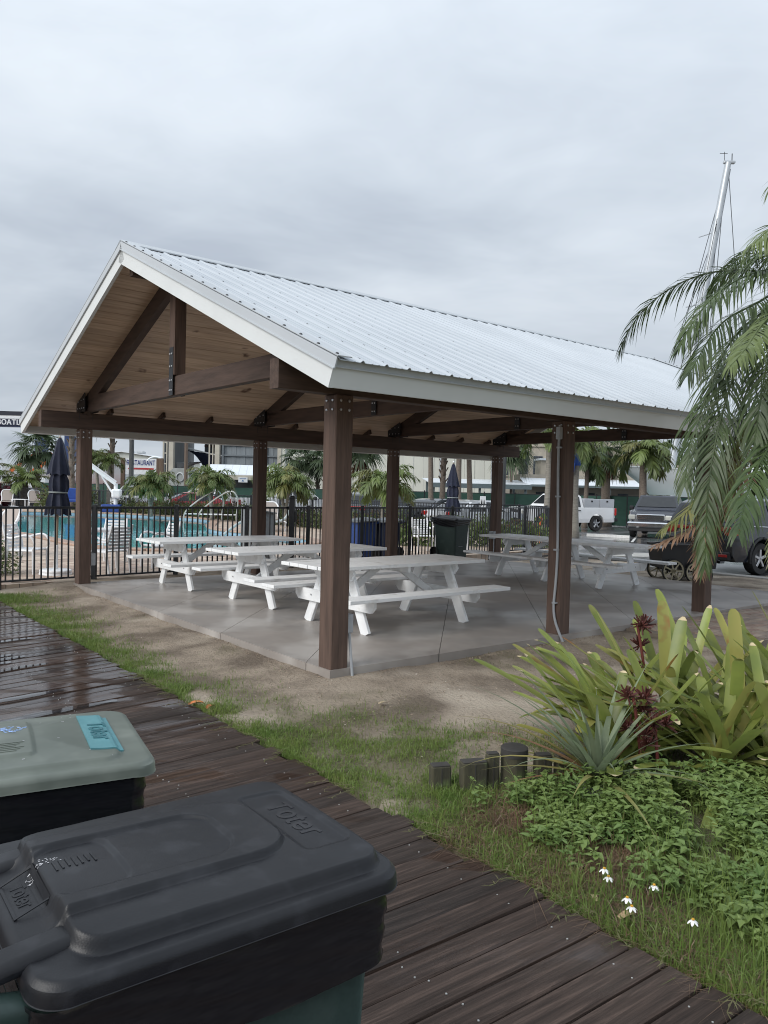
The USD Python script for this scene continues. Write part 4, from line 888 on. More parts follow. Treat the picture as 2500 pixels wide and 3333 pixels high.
make_cart('blue recycling cart with a black lid behind the fence', (-0.50, 18.05, -0.02), math.radians(215), W=0.56, D=0.62, H=0.86, body=BLU, lid=LG, detail=0)
make_cart('navy cart with a grey lid behind the fence, right of the blue one', (0.06, 18.35, -0.02), math.radians(222), W=0.56, D=0.62, H=0.86, body=NVY, lid=LG, detail=0)

# ------------------------------------------------------------------ vehicles
GLASS = mat('car_glass', (0.012, 0.014, 0.016), (0.018, 0.02, 0.022), rough=0.04, spec=0.7)
TYRE = mat('tyre_rubber', (0.018, 0.018, 0.019), (0.025, 0.025, 0.025), scale=30, rough=0.8)
RIM = mat('alloy_rim', (0.55, 0.56, 0.58), (0.48, 0.49, 0.51), rough=0.28, metallic=0.8)
CHROME = mat('chrome', (0.72, 0.73, 0.75), rough=0.12, metallic=1.0)
RED = mat('tail_light_red', (0.42, 0.015, 0.012), (0.35, 0.012, 0.01), rough=0.15, coat=0.5)
LAMP = mat('headlamp_clear', (0.55, 0.55, 0.5), (0.45, 0.45, 0.42), rough=0.1, coat=0.6)
TRIM = mat('black_trim', (0.016, 0.016, 0.018), rough=0.55)
AMBER = mat('amber_lens', (0.7, 0.25, 0.02), rough=0.2)
def paint(name, c): return mat(name, c, tuple(x * 0.93 for x in c), scale=1.5, rough=0.22, coat=0.8)
SHAPES = {
 'sedan': dict(L=4.75, W=1.83, H=1.45, belt=0.92, wr=0.325, wx=(-1.42, 1.40), side=[(-2.37, .42), (-2.36, .78), (-2.28, .98), (-1.75, 1.03), (-1.05, 1.36), (-.45, 1.45), (.15, 1.44), (1.10, 1.0), (1.9, .90), (2.28, .74), (2.37, .45), (2.25, .2), (-2.25, .22)],
   win=[[(-1.35, .98), (-.92, 1.30), (-.30, 1.375), (-.32, .98)], [(-.24, .98), (-.22, 1.375), (.10, 1.365), (.82, .98)]], ws=((1.06, 1.03), (.2, 1.42)), rw=((-1.70, 1.06), (-1.08, 1.355))),
 'suv': dict(L=4.6, W=1.88, H=1.70, belt=1.06, wr=0.36, wx=(-1.36, 1.38), side=[(-2.28, .45), (-2.30, .78), (-2.24, 1.08), (-1.98, 1.58), (-1.75, 1.66), (-.6, 1.70), (.25, 1.67), (1.08, 1.13), (1.95, 1.02), (2.22, .82), (2.30, .5), (2.2, .27), (-2.2, .3)],
   win=[[(-1.90, 1.14), (-1.70, 1.45), (-1.12, 1.55), (-1.06, 1.10)], [(-.98, 1.10), (-1.02, 1.56), (-.20, 1.59), (-.18, 1.10)], [(-.10, 1.10), (-.12, 1.59), (.22, 1.57), (.86, 1.10)]], ws=((1.05, 1.16), (.30, 1.64)), rw=((-2.21, 1.12), (-2.0, 1.55))),
 'pickup': dict(L=5.5, W=1.98, H=1.87, belt=1.16, wr=0.385, wx=(-1.55, 1.68), side=[(-2.75, .52), (-2.75, 1.18), (-.72, 1.18), (-.66, 1.72), (-.5, 1.83), (.05, 1.87), (.5, 1.83), (1.12, 1.24), (2.45, 1.12), (2.68, .98), (2.75, .55), (2.65, .36), (-2.65, .46)],
   win=[[(-.56, 1.20), (-.52, 1.70), (-.24, 1.74), (-.22, 1.20)], [(-.15, 1.20), (-.17, 1.74), (.36, 1.72), (.86, 1.20)]], ws=((1.08, 1.28), (.52, 1.80)), rw=None, bed=(-2.66, -.80)),
 'crew': dict(L=5.9, W=2.0, H=1.92, belt=1.20, wr=0.40, wx=(-1.72, 1.83), side=[(-2.95, .55), (-2.95, 1.24), (-1.25, 1.24), (-1.18, 1.78), (-1.0, 1.89), (-.1, 1.92), (.6, 1.88), (1.28, 1.28), (2.65, 1.16), (2.88, 1.0), (2.95, .55), (2.85, .38), (-2.85, .48)],
   win=[[(-1.02, 1.25), (-.98, 1.74), (-.22, 1.78), (-.20, 1.25)], [(-.12, 1.25), (-.14, 1.78), (.46, 1.76), (1.02, 1.25)]], ws=((1.24, 1.32), (.62, 1.85)), rw=None, bed=(-2.86, -1.32)),
 'van': dict(L=4.9, W=1.95, H=1.80, belt=1.05, wr=0.34, wx=(-1.45, 1.5), side=[(-2.42, .4), (-2.45, 1.0), (-2.3, 1.68), (-2.0, 1.78), (0, 1.80), (.7, 1.74), (1.55, 1.08), (2.25, .95), (2.45, .75), (2.45, .45), (2.35, .24), (-2.35, .26)],
   win=[[(-2.15, 1.1), (-2.05, 1.6), (-1.15, 1.64), (-1.15, 1.1)], [(-1.05, 1.1), (-1.05, 1.64), (-.1, 1.65), (-.1, 1.1)], [(0, 1.1), (0, 1.65), (.6, 1.62), (1.28, 1.1)]], ws=((1.5, 1.13), (.76, 1.70)), rw=((-2.42, 1.12), (-2.3, 1.62))),
}
def vehicle(name, label, cat, x, y, rz, kind, pm, scale=1.0, rimm=None, extra=None, chrome_grille=False):
    S = SHAPES[kind]; L, W, H, belt, k = S['L'], S['W'], S['H'], S['belt'], 0.27
    t = thing(name, label, cat, (x, y, park_z(y) + 0.008), rz, scale=scale)
    side = Manifold.extrude(CrossSection([S['side']], manifold3d.FillRule.NonZero).offset(-0.04, manifold3d.JoinType.Round, 2, 12).offset(0.04, manifold3d.JoinType.Round, 2, 12), W).translate((0, 0, -W / 2)).rotate((90, 0, 0))
    a = W / 2; kk = k
    sec = [(-a + 0.10, 0.15), (-a + 0.02, 0.42), (-a, 0.62), (-a + 0.015, belt), (-a + 0.03 + kk * (H - belt) * 0.92, H - 0.05), (-a + 0.14 + kk * (H - belt), H + 0.01)]
    sec = sec + [(-p, q) for p, q in sec[::-1]]
    front = Manifold.extrude(CrossSection([sec[::-1]], manifold3d.FillRule.NonZero), L + 1).translate((0, 0, -(L + 1) / 2)).rotate((90, 0, 90))
    hl = L / 2 + 0.02
    plan = CrossSection([[(-hl, -a * 0.88), (-hl + 0.25, -a), (hl - 0.7, -a), (hl - 0.12, -a * 0.84), (hl, -a * 0.55), (hl, a * 0.55), (hl - 0.12, a * 0.84), (hl - 0.7, a), (-hl + 0.25, a), (-hl, a * 0.88)]], manifold3d.FillRule.NonZero)
    pl = Manifold.extrude(plan, H + 1)
    body = side ^ front ^ pl
    for wx in S['wx']:
        for s in (-1, 1):
            body = body - Manifold.cylinder(0.34, S['wr'] + 0.07, S['wr'] + 0.07, 32).rotate((90, 0, 0)).translate((wx, s * (a - 0.10) + 0.17, S['wr'] + 0.02))
    if S.get('bed'):
        b0, b1 = S['bed']; body = body - Manifold.cube((b1 - b0, W - 0.24, 1.0)).translate((b0, -(W - 0.24) / 2, 0.78))
    put('body', body, pm, t, smooth=32)
    def ys(z): return a - 0.015 - kk * max(0, z - belt) * 0.95
    for s in (-1, 1):
        for w in S['win']:
            v = [(x_, s * (ys(z_) + 0.006), z_) for x_, z_ in w] + [(x_, s * (ys(z_) - 0.02), z_) for x_, z_ in w]; n = len(w)
            c = np.mean(v[:n], axis=0)
            F = [(0, i, i + 1) for i in range(1, n - 1)] + [(n, n + i + 1, n + i) for i in range(1, n - 1)] + [q for i in range(n) for q in ((i, n + i, n + (i + 1) % n), (i, n + (i + 1) % n, (i + 1) % n))]
            put('side_window', (np.array(v), F), GLASS, t)
    def screen(nm, p, q):
        (x0, z0), (x1, z1) = p, q; d = np.array([x1 - x0, z1 - z0]); nrm = np.array([d[1], -d[0]]) / np.linalg.norm(d); nrm *= 1 if (nm == 'windscreen') == (nrm[0] > 0) else -1
        A, B = np.array([x0, z0]) + d * 0.08 + nrm * 0.022, np.array([x0, z0]) + d * 0.90 + nrm * 0.022
        y0, y1 = ys(A[1]) - 0.10, ys(B[1]) - 0.13
        V = [(A[0], -y0, A[1]), (A[0], y0, A[1]), (B[0], y1, B[1]), (B[0], -y1, B[1])]; V += [(x_ - nrm[0] * .04, y_, z_ - nrm[1] * .04) for x_, y_, z_ in V]
        put(nm, MB().add(V, [(0, 1, 2, 3), (7, 6, 5, 4), (0, 4, 5, 1), (1, 5, 6, 2), (2, 6, 7, 3), (3, 7, 4, 0)]), GLASS, t)
    screen('windscreen', *S['ws'])
    if S['rw']: screen('rear_window', *S['rw'])
    wr = S['wr']
    for wx in S['wx']:
        for s in (-1, 1):
            y0 = s * (a - 0.13)
            w = put('wheel', lathe([(wr * .62, -.11), (wr * .94, -.115), (wr, -.07), (wr, .07), (wr * .94, .115), (wr * .62, .11), (wr * .58, 0)], 28, (wx, y0, wr), 1), TYRE, t, smooth=40)
            rm = MB().lathe([(wr * .64, .085), (wr * .62, .11), (wr * .57, .10), (wr * .55, .03), (0.001, .03)] if s < 0 else [(wr * .64, -.085), (wr * .62, -.11), (wr * .57, -.10), (wr * .55, -.03), (0.001, -.03)], 24, (wx, y0, wr), 1)
            for i in range(5):
                th = 2 * PI * i / 5 + 0.3; yo = y0 + s * 0.075
                rm.beam((wx, yo, wr), (wx + math.cos(th) * wr * .58, yo, wr + math.sin(th) * wr * .58), 0.05, wr * .17, up=(-math.sin(th), 0, math.cos(th)), c=0.008)
            put('rim', rm, rimm or RIM, w)
    zt = 0.92 if kind in ('sedan',) else 1.02
    fx, rx = L / 2, -L / 2
    for s in (-1, 1):
        if kind in ('pickup', 'crew'):
            put('tail_light', chambox(rx - 0.02, rx + 0.06, s * (a - 0.10) - 0.085, s * (a - 0.10) + 0.10, 0.80, 1.17, 0.02), RED, t)
            put('headlight', chambox(fx - 0.16, fx + 0.01, s * (a - 0.24) - 0.16, s * (a - 0.24) + 0.12, 0.80, 1.0, 0.03), LAMP, t)
        else:
            put('tail_light', chambox(rx - 0.012, rx + 0.26, s * (a - 0.17) - 0.14, s * (a - 0.17) + 0.15, zt - 0.14, zt + 0.05, 0.03), RED, t)
            put('headlight', chambox(fx - 0.30, fx - 0.01, s * (a - 0.30) - 0.17, s * (a - 0.30) + 0.13, 0.68, 0.80, 0.03), LAMP, t)
        put('door_handle', chambox(-0.55, -0.37, s * (a + 0.006) - 0.012, s * (a + 0.006) + 0.012, belt - 0.14, belt - 0.105, 0.006), TRIM if kind in ('pickup', 'crew') else pm, t)
        put('mirror', chambox(S['ws'][0][0] - 0.33, S['ws'][0][0] - 0.16, s * (a + 0.10) - 0.10, s * (a + 0.10) + 0.09, belt + 0.02, belt + 0.20, 0.035), TRIM if kind in ('pickup', 'crew') else pm, t)
    if kind in ('pickup', 'crew'):
        put('rear_bumper', chambox(rx - 0.16, rx + 0.06, -a + 0.06, a - 0.06, 0.50, 0.68, 0.03), CHROME if chrome_grille else TRIM, t)
        put('front_bumper', chambox(fx - 0.10, fx + 0.12, -a + 0.04, a - 0.04, 0.46, 0.70, 0.05), CHROME if chrome_grille else TRIM, t)
        put('tailgate_handle', chambox(rx - 0.012, rx + 0.02, -0.10, 0.10, 1.0, 1.10, 0.008), TRIM, t)
        g = put('grille', chambox(fx - 0.10, fx + 0.02, -0.58, 0.58, 0.76, 1.04, 0.03), CHROME if chrome_grille else TRIM, t)
        for z in (0.79, 0.86, 0.93):
            put('grille_gap', box(fx + 0.012, fx + 0.024, -0.50, 0.50, z, z + 0.048), TRIM, g)
        put('lower_valance', chambox(fx - 0.16, fx + 0.06, -a + 0.10, a - 0.10, 0.30, 0.47, 0.03), TRIM, t)
    else:
        put('rear_bumper', chambox(rx - 0.03, rx + 0.10, -a + 0.14, a - 0.14, 0.32, 0.52, 0.03), TRIM, t)
        put('grille', chambox(fx - 0.10, fx + 0.012, -0.45, 0.45, 0.42, 0.66, 0.02), TRIM, t)
        put('number_plate', box(rx - 0.022, rx - 0.005, -0.15, 0.15, 0.66, 0.80), mat('plate_white', (0.5, 0.5, 0.48), rough=0.4), t)
    if extra: extra(t, S, a, L)
    return t
W_P, BLK_P, GRY_P, RED_P, SIL_P, BLU_P = paint('white_car_paint', (0.78, 0.79, 0.80)), paint('black_car_paint', (0.010, 0.012, 0.018)), paint('grey_car_paint', (0.055, 0.06, 0.065)), paint('red_car_paint', (0.32, 0.012, 0.016)), paint('silver_car_paint', (0.52, 0.54, 0.56)), paint('dark_blue_paint', (0.008, 0.010, 0.020))
def toolboxes(t, S, a, L):
    al = mat('tread_aluminium', (0.62, 0.63, 0.65), (0.5, 0.51, 0.53), scale=90, rough=0.3, metallic=0.7, bump=0.3)
    for s in (-1, 1):
        for x0, x1 in ((-2.62, -1.72), (-1.70, -0.75)):
            b = put('toolbox', MB().mesh(chambox(x0, x1, s * (a - 0.17) - 0.20, s * (a - 0.17) + 0.14, 1.185, 1.62, 0.012)), al, t)
            put('latch', chambox((x0 + x1) / 2 - 0.05, (x0 + x1) / 2 + 0.05, s * (a - 0.02) - 0.012, s * (a - 0.02) + 0.012, 1.46, 1.54, 0.004), TRIM, b)
def trim_suv(t, S, a, L):
    for s in (-1, 1):
        put('window_chrome', MB().tube([(x_, s * (a - 0.005 - 0.27 * max(0, z_ - S['belt']) * .95), z_) for x_, z_ in ((-2.0, 1.30), (-1.94, 1.10), (-1.0, 1.06), (.9, 1.06))], 0.014, 6), CHROME, t)
        put('wheel_arch_trim', MB().tube([(S['wx'][0] + math.cos(q) * (S['wr'] + .085), s * (a + 0.002), S['wr'] + 0.02 + math.sin(q) * (S['wr'] + .085)) for q in np.linspace(-0.25, PI + 0.25, 18)], 0.035, 6), TRIM, t)
        put('reflector', chambox(-L / 2 - 0.036, -L / 2 - 0.02, s * 0.62 - 0.13, s * 0.62 + 0.13, 0.40, 0.46, 0.004), RED, t)
    put('exhaust', lathe([(0.05, -0.08), (0.05, 0.08), (0.04, 0.08), (0.04, -0.08)], 12, (-L / 2 + 0.03, -0.55, 0.30), 0), CHROME, t)
    put('rear_light_bar', chambox(-L / 2 - 0.018, -L / 2 + 0.1, -0.72, 0.72, 0.98, 1.06, 0.01), RED, t)
vehicle('pickup_truck', 'white pickup truck with aluminium toolboxes along its bed, in the wet lot', 'pickup truck', 8.9, 39.6, math.radians(203), 'pickup', W_P, extra=toolboxes)
vehicle('pickup_truck', 'dark blue pickup truck with chrome grille and bumper, facing the camera', 'pickup truck', 12.55, 35.6, math.radians(243), 'pickup', BLU_P, chrome_grille=True)
vehicle('parked_suv', 'black SUV at the right edge, its rear wheel and red lamps showing beside the palm', 'car', 9.15, 18.95, math.radians(31), 'suv', BLK_P, extra=trim_suv)
vehicle('pickup_truck', 'white crew cab pickup seen from behind beyond the pool, right of the red car', 'pickup truck', -4.95, 41.2, math.radians(24), 'crew', W_P)
vehicle('parked_car', 'red sedan behind the pool fence, left of the white crew cab pickup', 'car', -10.9, 43.5, math.radians(202), 'sedan', RED_P)
vehicle('parked_suv', 'white SUV parked behind the red sedan', 'car', -11.8, 49.5, math.radians(190), 'suv', W_P)
vehicle('parked_van', 'white van behind the small palms, left of the red sedan', 'van', -15.2, 48.6, math.radians(262), 'van', W_P)
vehicle('parked_suv', 'dark SUV at the far left edge behind the loungers', 'car', -24.2, 52.0, math.radians(15), 'suv', GRY_P)
vehicle('parked_suv', 'black SUV with chrome window trim behind the yellow-green fence palm', 'car', 0.0, 36.2, math.radians(48), 'suv', GRY_P, extra=trim_suv)
vehicle('parked_car', 'black sedan showing only its roof between the black SUV and silver sedan', 'car', 2.7, 39.6, math.radians(52), 'sedan', BLK_P)
vehicle('parked_car', 'silver sedan behind the second closed umbrella', 'car', 4.0, 33.6, math.radians(38), 'sedan', SIL_P)

# a planter cart with spoked wheels
def make_wagon():
    t = thing('planter_wagon', 'black box planter cart on cream spoked wheels at the slab\'s far edge', 'cart', (6.05, 15.75, -0.12), 0.12)
    bx = mat('wagon_black', (0.014, 0.014, 0.016), (0.022, 0.022, 0.024), rough=0.5); cr = mat('wagon_cream', (0.50, 0.45, 0.31), (0.4, 0.36, 0.25), rough=0.6); ir = mat('wagon_iron', (0.016, 0.016, 0.016), rough=0.6)
    put('box', MB().prism([(-0.55, 0.28), (0.55, 0.28), (0.62, 0.74), (-0.62, 0.74)], -0.28, 0.28, 'xz'), bx, t)
    put('box_rim', MB().beam((-0.63, -0.29, 0.745), (0.63, -0.29, 0.745), 0.04, 0.04).beam((-0.63, 0.29, 0.745), (0.63, 0.29, 0.745), 0.04, 0.04).beam((-0.62, -0.27, 0.745), (-0.62, 0.27, 0.745), 0.04, 0.04).beam((0.62, -0.27, 0.745), (0.62, 0.27, 0.745), 0.04, 0.04), bx, t)
    put('soil', box(-0.58, 0.58, -0.26, 0.26, 0.6, 0.70), mat('bed_soil', (0.05, 0.04, 0.03), rough=0.95), t)
    for wx, r in ((-0.36, 0.235), (0.10, 0.215)):
        for s in (-1, 1):
            y = s * 0.33
            w = put('wheel', MB().lathe([(r - 0.02, -0.02), (r, -0.02), (r, 0.02), (r - 0.02, 0.02), (r - 0.02, -0.02)], 32, (wx, y, r), 1), ir, t)
            sp = MB().lathe([(r - 0.05, -0.012), (r - 0.02, -0.012), (r - 0.02, 0.012), (r - 0.05, 0.012), (r - 0.05, -0.012)], 32, (wx, y, r), 1).lathe([(0.035, -0.03), (0.035, 0.03), (0.001, 0.03)], 12, (wx, y, r), 1)
            for i in range(7):
                th = 2 * PI * i / 7; sp.beam((wx, y, r), (wx + math.cos(th) * (r - 0.04), y, r + math.sin(th) * (r - 0.04)), 0.016, 0.026, up=(-math.sin(th), 0, math.cos(th)))
            put('spokes', sp, cr, w)
        put('axle', tube([(wx, -0.33, r), (wx, 0.33, r)], 0.014, 8), ir, t)
    put('handle_loop', tube(spline([(0.05, -0.36, 0.22), (0.1, -0.42, 0.05), (0.25, -0.46, 0.0), (0.38, -0.42, 0.06), (0.42, -0.36, 0.24), (0.3, -0.33, 0.36), (0.12, -0.33, 0.32)], 24), 0.014, 8), ir, t)
make_wagon()

# ------------------------------------------------------------------ far buildings
CREAM = mat('cream_metal', (0.60, 0.60, 0.53), (0.54, 0.54, 0.48), scale=0.6, stretch=(1, 1, 0.2), rough=0.5, vary=0.03)
SIDING = mat('grey_siding', (0.20, 0.225, 0.24), (0.16, 0.18, 0.195), scale=1.5, stretch=(4, 4, 0.4), rough=0.5, vary=0.06)
BEIGE = mat('beige_stucco', (0.50, 0.45, 0.37), (0.43, 0.385, 0.315), scale=1.2, detail=7, rough=0.9, c3=(0.36, 0.33, 0.28), c3scale=0.5)
COLM = mat('column_beige', (0.46, 0.43, 0.36), (0.40, 0.37, 0.31), scale=2, rough=0.6)
DARKW = mat('window_dark', (0.03, 0.035, 0.045), (0.05, 0.055, 0.065), scale=3, rough=0.1)
ROOFW = mat('white_metal_roof', (0.70, 0.74, 0.78), (0.64, 0.68, 0.72), scale=1, rough=0.4, metallic=0.2)
def boat_shed():
    t = thing('boat_shed', 'tall grey and beige boat shed with an open bay and ribbed sliding doors', 'building', (-20.6, 74, -0.6), 0.0)
    Hh = 11.5
    for x in (0.0, 4.35): 
        put('column', MB().mesh(chambox(x + .15, x + 0.60, -0.1, 0.5, 0, Hh, 0.03)), COLM, t)
        l = put('ladder_column', MB().beam((x - 0.42, 0.2, 0), (x - 0.42, 0.2, Hh), 0.12, 0.12, up=(0, 1, 0)).beam((x - 0.1, 0.2, 0), (x - 0.1, 0.2, Hh), 0.1, 0.1, up=(0, 1, 0)), COLM, t)
        for i in range(10): put('rung', box(x - 0.38, x - 0.1, 0.17, 0.23, 1 + i * 1.0, 1.12 + i * 1.0), COLM, l)
    for i in range(8): put('bay_back_panel', box(0.75 + i * 0.45, 0.75 + i * 0.45 + 0.44, 12.0 + 0.03 * (i % 2), 12.1 + 0.03 * (i % 2), 0, Hh), SIDING, t)
    for z in (2.5, 4.4, 6.3, 8.4): put('girt', box(0.75, 4.35, 11.85, 12.0, z, z + 0.18), mat('rust_girt', (0.22, 0.13, 0.10), rough=0.8), t)
    put('bay_side', box(-0.5, -0.4, 0.6, 12, 0, Hh), SIDING, t)
    put('bay_roof', box(-0.5, 10.8, -0.1, 12.1, Hh, Hh + 0.4), ROOFW, t)
    for i in range(13): put('door_panel', box(5.1 + i * 0.445, 5.1 + i * 0.445 + 0.435, 0.30 + 0.03 * (i % 2), 0.40, 0.0, Hh), SIDING, t)
    for i in range(11): put('door_girt', box(5.1, 10.85, 0.16, 0.30, 1.0 + i * 0.98, 1.14 + i * 0.98), mat('girt_grey', (0.15, 0.17, 0.185), rough=0.5), t)
    for x in (5.12, 9.0, 9.2): put('door_post', box(x, x + 0.18, 0.10, 0.16, 0, Hh), LOOKS['girt_grey'], t)
    put('lamp', rbox(1.3, 1.6, 11.5, 11.7, 7.6, 7.8, 0.05), mat('floodlight', (0.8, 0.8, 0.75), rough=0.2), t)
boat_shed()
def cream_building():
    t = thing('metal_building', 'long cream metal building behind the sabal palms', 'building', (-9.7, 73, -0.6), 0.0)
    for i in range(22): put('wall_panel', box(i * 0.95, i * 0.95 + 0.93, 0.0 + 0.04 * (i % 2), 0.3, 1.9, 10.5), CREAM, t)
    for i in range(5): put('downpipe', box(0.35 + i * 4.8, 0.5 + i * 4.8, -0.14, -0.02, 0, 10.5), mat('pipe_grey', (0.42, 0.44, 0.45), rough=0.5), t)
    put('base_wall', box(0, 21, -0.05, 0.3, 0, 1.9), BEIGE, t)
    put('corner_post', box(-0.35, 0, -0.1, 0.4, 0, 10.5), COLM, t)
    put('roof', MB().prism([(-0.4, 10.5), (21.3, 10.5), (21.3, 10.9), (-0.4, 10.9)], -0.2, 14, 'xz'), ROOFW, t)
    put('side_wall', box(20.9, 21, 0.3, 14, 0, 10.5), CREAM, t)
cream_building()
def beige_building():
    t = thing('concrete_building', 'beige concrete building with tall dark gridded windows', 'building', (11.2, 96, -0.7), 0.03)
    put('wall', box(0, 19, 0, 12, 0, 9.5), BEIGE, t); put('cornice', box(-0.15, 19.15, -0.18, -0.003, 7.9, 8.3), BEIGE, t); put('roof', box(-0.3, 19.3, -0.35, 12.3, 9.5, 9.9), BEIGE, t)
    put('belt_course', box(-0.1, 19.1, -0.12, -0.003, 3.3, 3.55), BEIGE, t)
    def window(x, z, w, h, nx, nz):
        f = put('window', box(x - w / 2, x + w / 2, -0.06, -0.004, z, z + h), mat('window_frame_grey', (0.13, 0.14, 0.16), rough=0.5), t)
        for i in range(nx):
            for j in range(nz): put('pane', box(x - w / 2 + 0.05 + i * (w - .05) / nx, x - w / 2 + (i + 1) * (w - .05) / nx, -0.075, -0.062, z + 0.05 + j * (h - .05) / nz, z + (j + 1) * (h - .05) / nz), DARKW, f)
        put('sill', box(x - w / 2 - 0.08, x + w / 2 + 0.08, -0.16, -0.004, z - 0.12, z - 0.004), BEIGE, f)
    for x in (5.75, 7.55, 11.2, 13.2): window(x, 4.0, 1.15, 2.75, 2, 4)
    for x in (0.9, 3.6): window(x, 4.3, 0.6, 1.2, 1, 2)
    for x in (1.2, 3.9, 16.5): window(x, 1.2, 0.7, 0.9, 1, 2)
beige_building()
def low_annex():
    t = thing('porch_building', 'low building with a pale metal awning and dark doorways behind the palms', 'building', (13.2, 74, -0.55), 0.0)
    put('wall', box(0, 16, 2.5, 6, 0, 3.9), mat('annex_wall', (0.33, 0.30, 0.25), (0.27, 0.245, 0.205), scale=1, rough=0.9), t)
    put('upper_wall', box(2.5, 17, 5.0, 8, 3.9, 5.4), BEIGE, t); put('upper_roof', box(2.3, 17.2, 4.8, 8.2, 5.4, 5.6), ROOFW, t)
    for i in range(16): put('awning_sheet', MB().prism([(-0.2, 2.85), (2.7, 3.55), (2.7, 3.6), (-0.2, 2.9)], i * 1.0, i * 1.0 + 0.985, 'yz'), ROOFW, t)
    put('awning_fascia', box(0, 16, -0.26, -0.2, 2.7, 2.9), mat('fascia_teal', (0.12, 0.155, 0.165), rough=0.5), t)
    for x in (0.1, 4, 8, 12, 15.8): put('porch_post', box(x, x + 0.14, -0.1, 0.04, 0, 2.85), LOOKS['fascia_teal'], t)
    for x in (1.6, 6.4, 9.6): put('door', box(x, x + 0.95, 2.44, 2.497, 0.1, 2.2), DARKW, t)
    for z in (0.55, 0.95): put('porch_rail', box(0, 5.5, -0.05, 0.0, z, z + 0.08), mat('rail_wood', (0.22, 0.19, 0.16), rough=0.9), t)
low_annex()
def carport():
    t = thing('carport', 'open carport with a white roof and dark teal beam beyond the parked cars', 'carport', (3.4, 60, -0.45), 0.10)
    for i in range(10): put('roof_sheet', MB().prism([(-0.2, 2.55), (3.8, 2.95), (3.8, 3.0), (-0.2, 2.62)], i * 0.8, i * 0.8 + 0.785, 'yz'), ROOFW, t)
    put('beam', box(0, 8, -0.28, -0.2, 2.25, 2.6), LOOKS['fascia_teal'], t)
    for x in (0.3, 3.9, 7.5): put('post', box(x, x + 0.16, 0.0, 0.16, 0, 2.5), LOOKS['fascia_teal'], t); put('post', box(x, x + 0.16, 3.4, 3.56, 0, 2.9), LOOKS['fascia_teal'], t)
carport()
def kiosk():
    t = thing('open_shelter', 'small open shelter with white ribbed metal roof before the grey shed', 'shelter', (-12.6, 57, -0.42), 0.06)
    for i in range(9): put('roof_sheet', MB().prism([(-1.4, 2.72), (0.0, 3.45), (0.0, 3.49), (-1.4, 2.76)], i * 0.545 - 0.1, i * 0.545 + 0.435, 'yz'), ROOFW, t); put('roof_sheet', MB().prism([(0.0, 3.45), (1.4, 2.72), (1.4, 2.76), (0.0, 3.49)], i * 0.545 - 0.1, i * 0.545 + 0.435, 'yz'), ROOFW, t)
    put('fascia', box(-0.1, 4.8, -1.44, -1.4, 2.40, 2.72), COLM, t)
    for x in (0.1, 4.5):
        for y in (-1.3, 1.2): put('post', box(x, x + 0.12, y, y + 0.12, 0, 2.72), COLM, t)
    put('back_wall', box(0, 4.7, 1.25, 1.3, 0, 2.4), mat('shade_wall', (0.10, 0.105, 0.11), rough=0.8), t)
    s = put('sign', box(2.1, 2.75, -1.50, -1.45, 2.22, 2.58), mat('sign_white', (0.72, 0.74, 0.76), rough=0.5), t)
    put('sign_mark', MB().prism([(2.33, 2.28), (2.52, 2.28), (2.425, 2.42)], -1.51, -1.502, 'xz').box(2.2, 2.65, -1.51, -1.502, 2.46, 2.50), mat('sign_blue', (0.05, 0.13, 0.3), rough=0.5), s)
    put('counter', box(0.2, 4.5, -1.2, -1.0, 0.8, 1.0), WP, t)
kiosk()
def white_hall():
    t = thing('white_warehouse', 'pale warehouse with a shallow gable behind the restaurant sign', 'building', (-43.5, 112, -0.8), 0.0)
    put('wall', MB().prism([(0, 0), (11.8, 0), (11.8, 5.9), (5.9, 6.7), (0, 6.2)], 0, 22, 'xz'), mat('warehouse_white', (0.55, 0.58, 0.54), (0.48, 0.51, 0.48), scale=0.4, rough=0.6), t)
    put('roof', MB().prism([(-0.3, 6.2), (5.9, 6.72), (12.1, 5.92), (12.1, 6.02), (5.9, 6.85), (-0.3, 6.32)], -0.4, 22.3, 'xz'), ROOFW, t)
    for x in (5.0, 6.6): put('vent', chambox(x, x + 1.0, 4, 5.5, 6.75, 7.05, 0.05), mat('pipe_grey', (0.42, 0.44, 0.45)), t)
white_hall()
def hull(L, B, D, sheer, keel, n=26, m=9):
    """A boat's hull: bow at +x."""
    V = []
    for i in range(n):
        s = i / (n - 1); x = -L / 2 + s * L
        b = B / 2 * (1 - max(0, (s - 0.45) / 0.55) ** 2.2) * (0.86 + 0.14 * min(1, s / 0.3)); top = D + sheer * s ** 2; bot = keel * max(0, (s - 0.62) / 0.38) ** 2.4 * top * 0.92
        for j in range(m):
            q = j / (m - 1); xx = x + (0.16 * L * (q - 0.9) * max(0, (s - 0.7) / 0.3) ** 1.5)
            V.append((xx, b * (q ** (0.42 + 0.25 * s)) if q else 0.0, bot + (top - bot) * q))
    i = np.arange(n * m).reshape(n, m); F = np.stack([i[:-1, :-1], i[1:, :-1], i[1:, 1:], i[:-1, 1:]], -1).reshape(-1, 4)
    V = np.array(V); k = len(V); V2 = V * (1, -1, 1)
    mb = MB().add(V, F).add(V2, F[:, ::-1])
    top = V[i[:, -1]]; deck = np.vstack([top - (0, 0, 0.06), top * (1, -1, 1) - (0, 0, 0.06)]); mb.add(deck, [(a, a + 1, n + a + 1, n + a) for a in range(n - 1)])
    st = V[i[0]]; mb.add(np.vstack([st, st * (1, -1, 1)]), [(a, a + 1, m + a + 1, m + a) for a in range(m - 1)])
    return mb
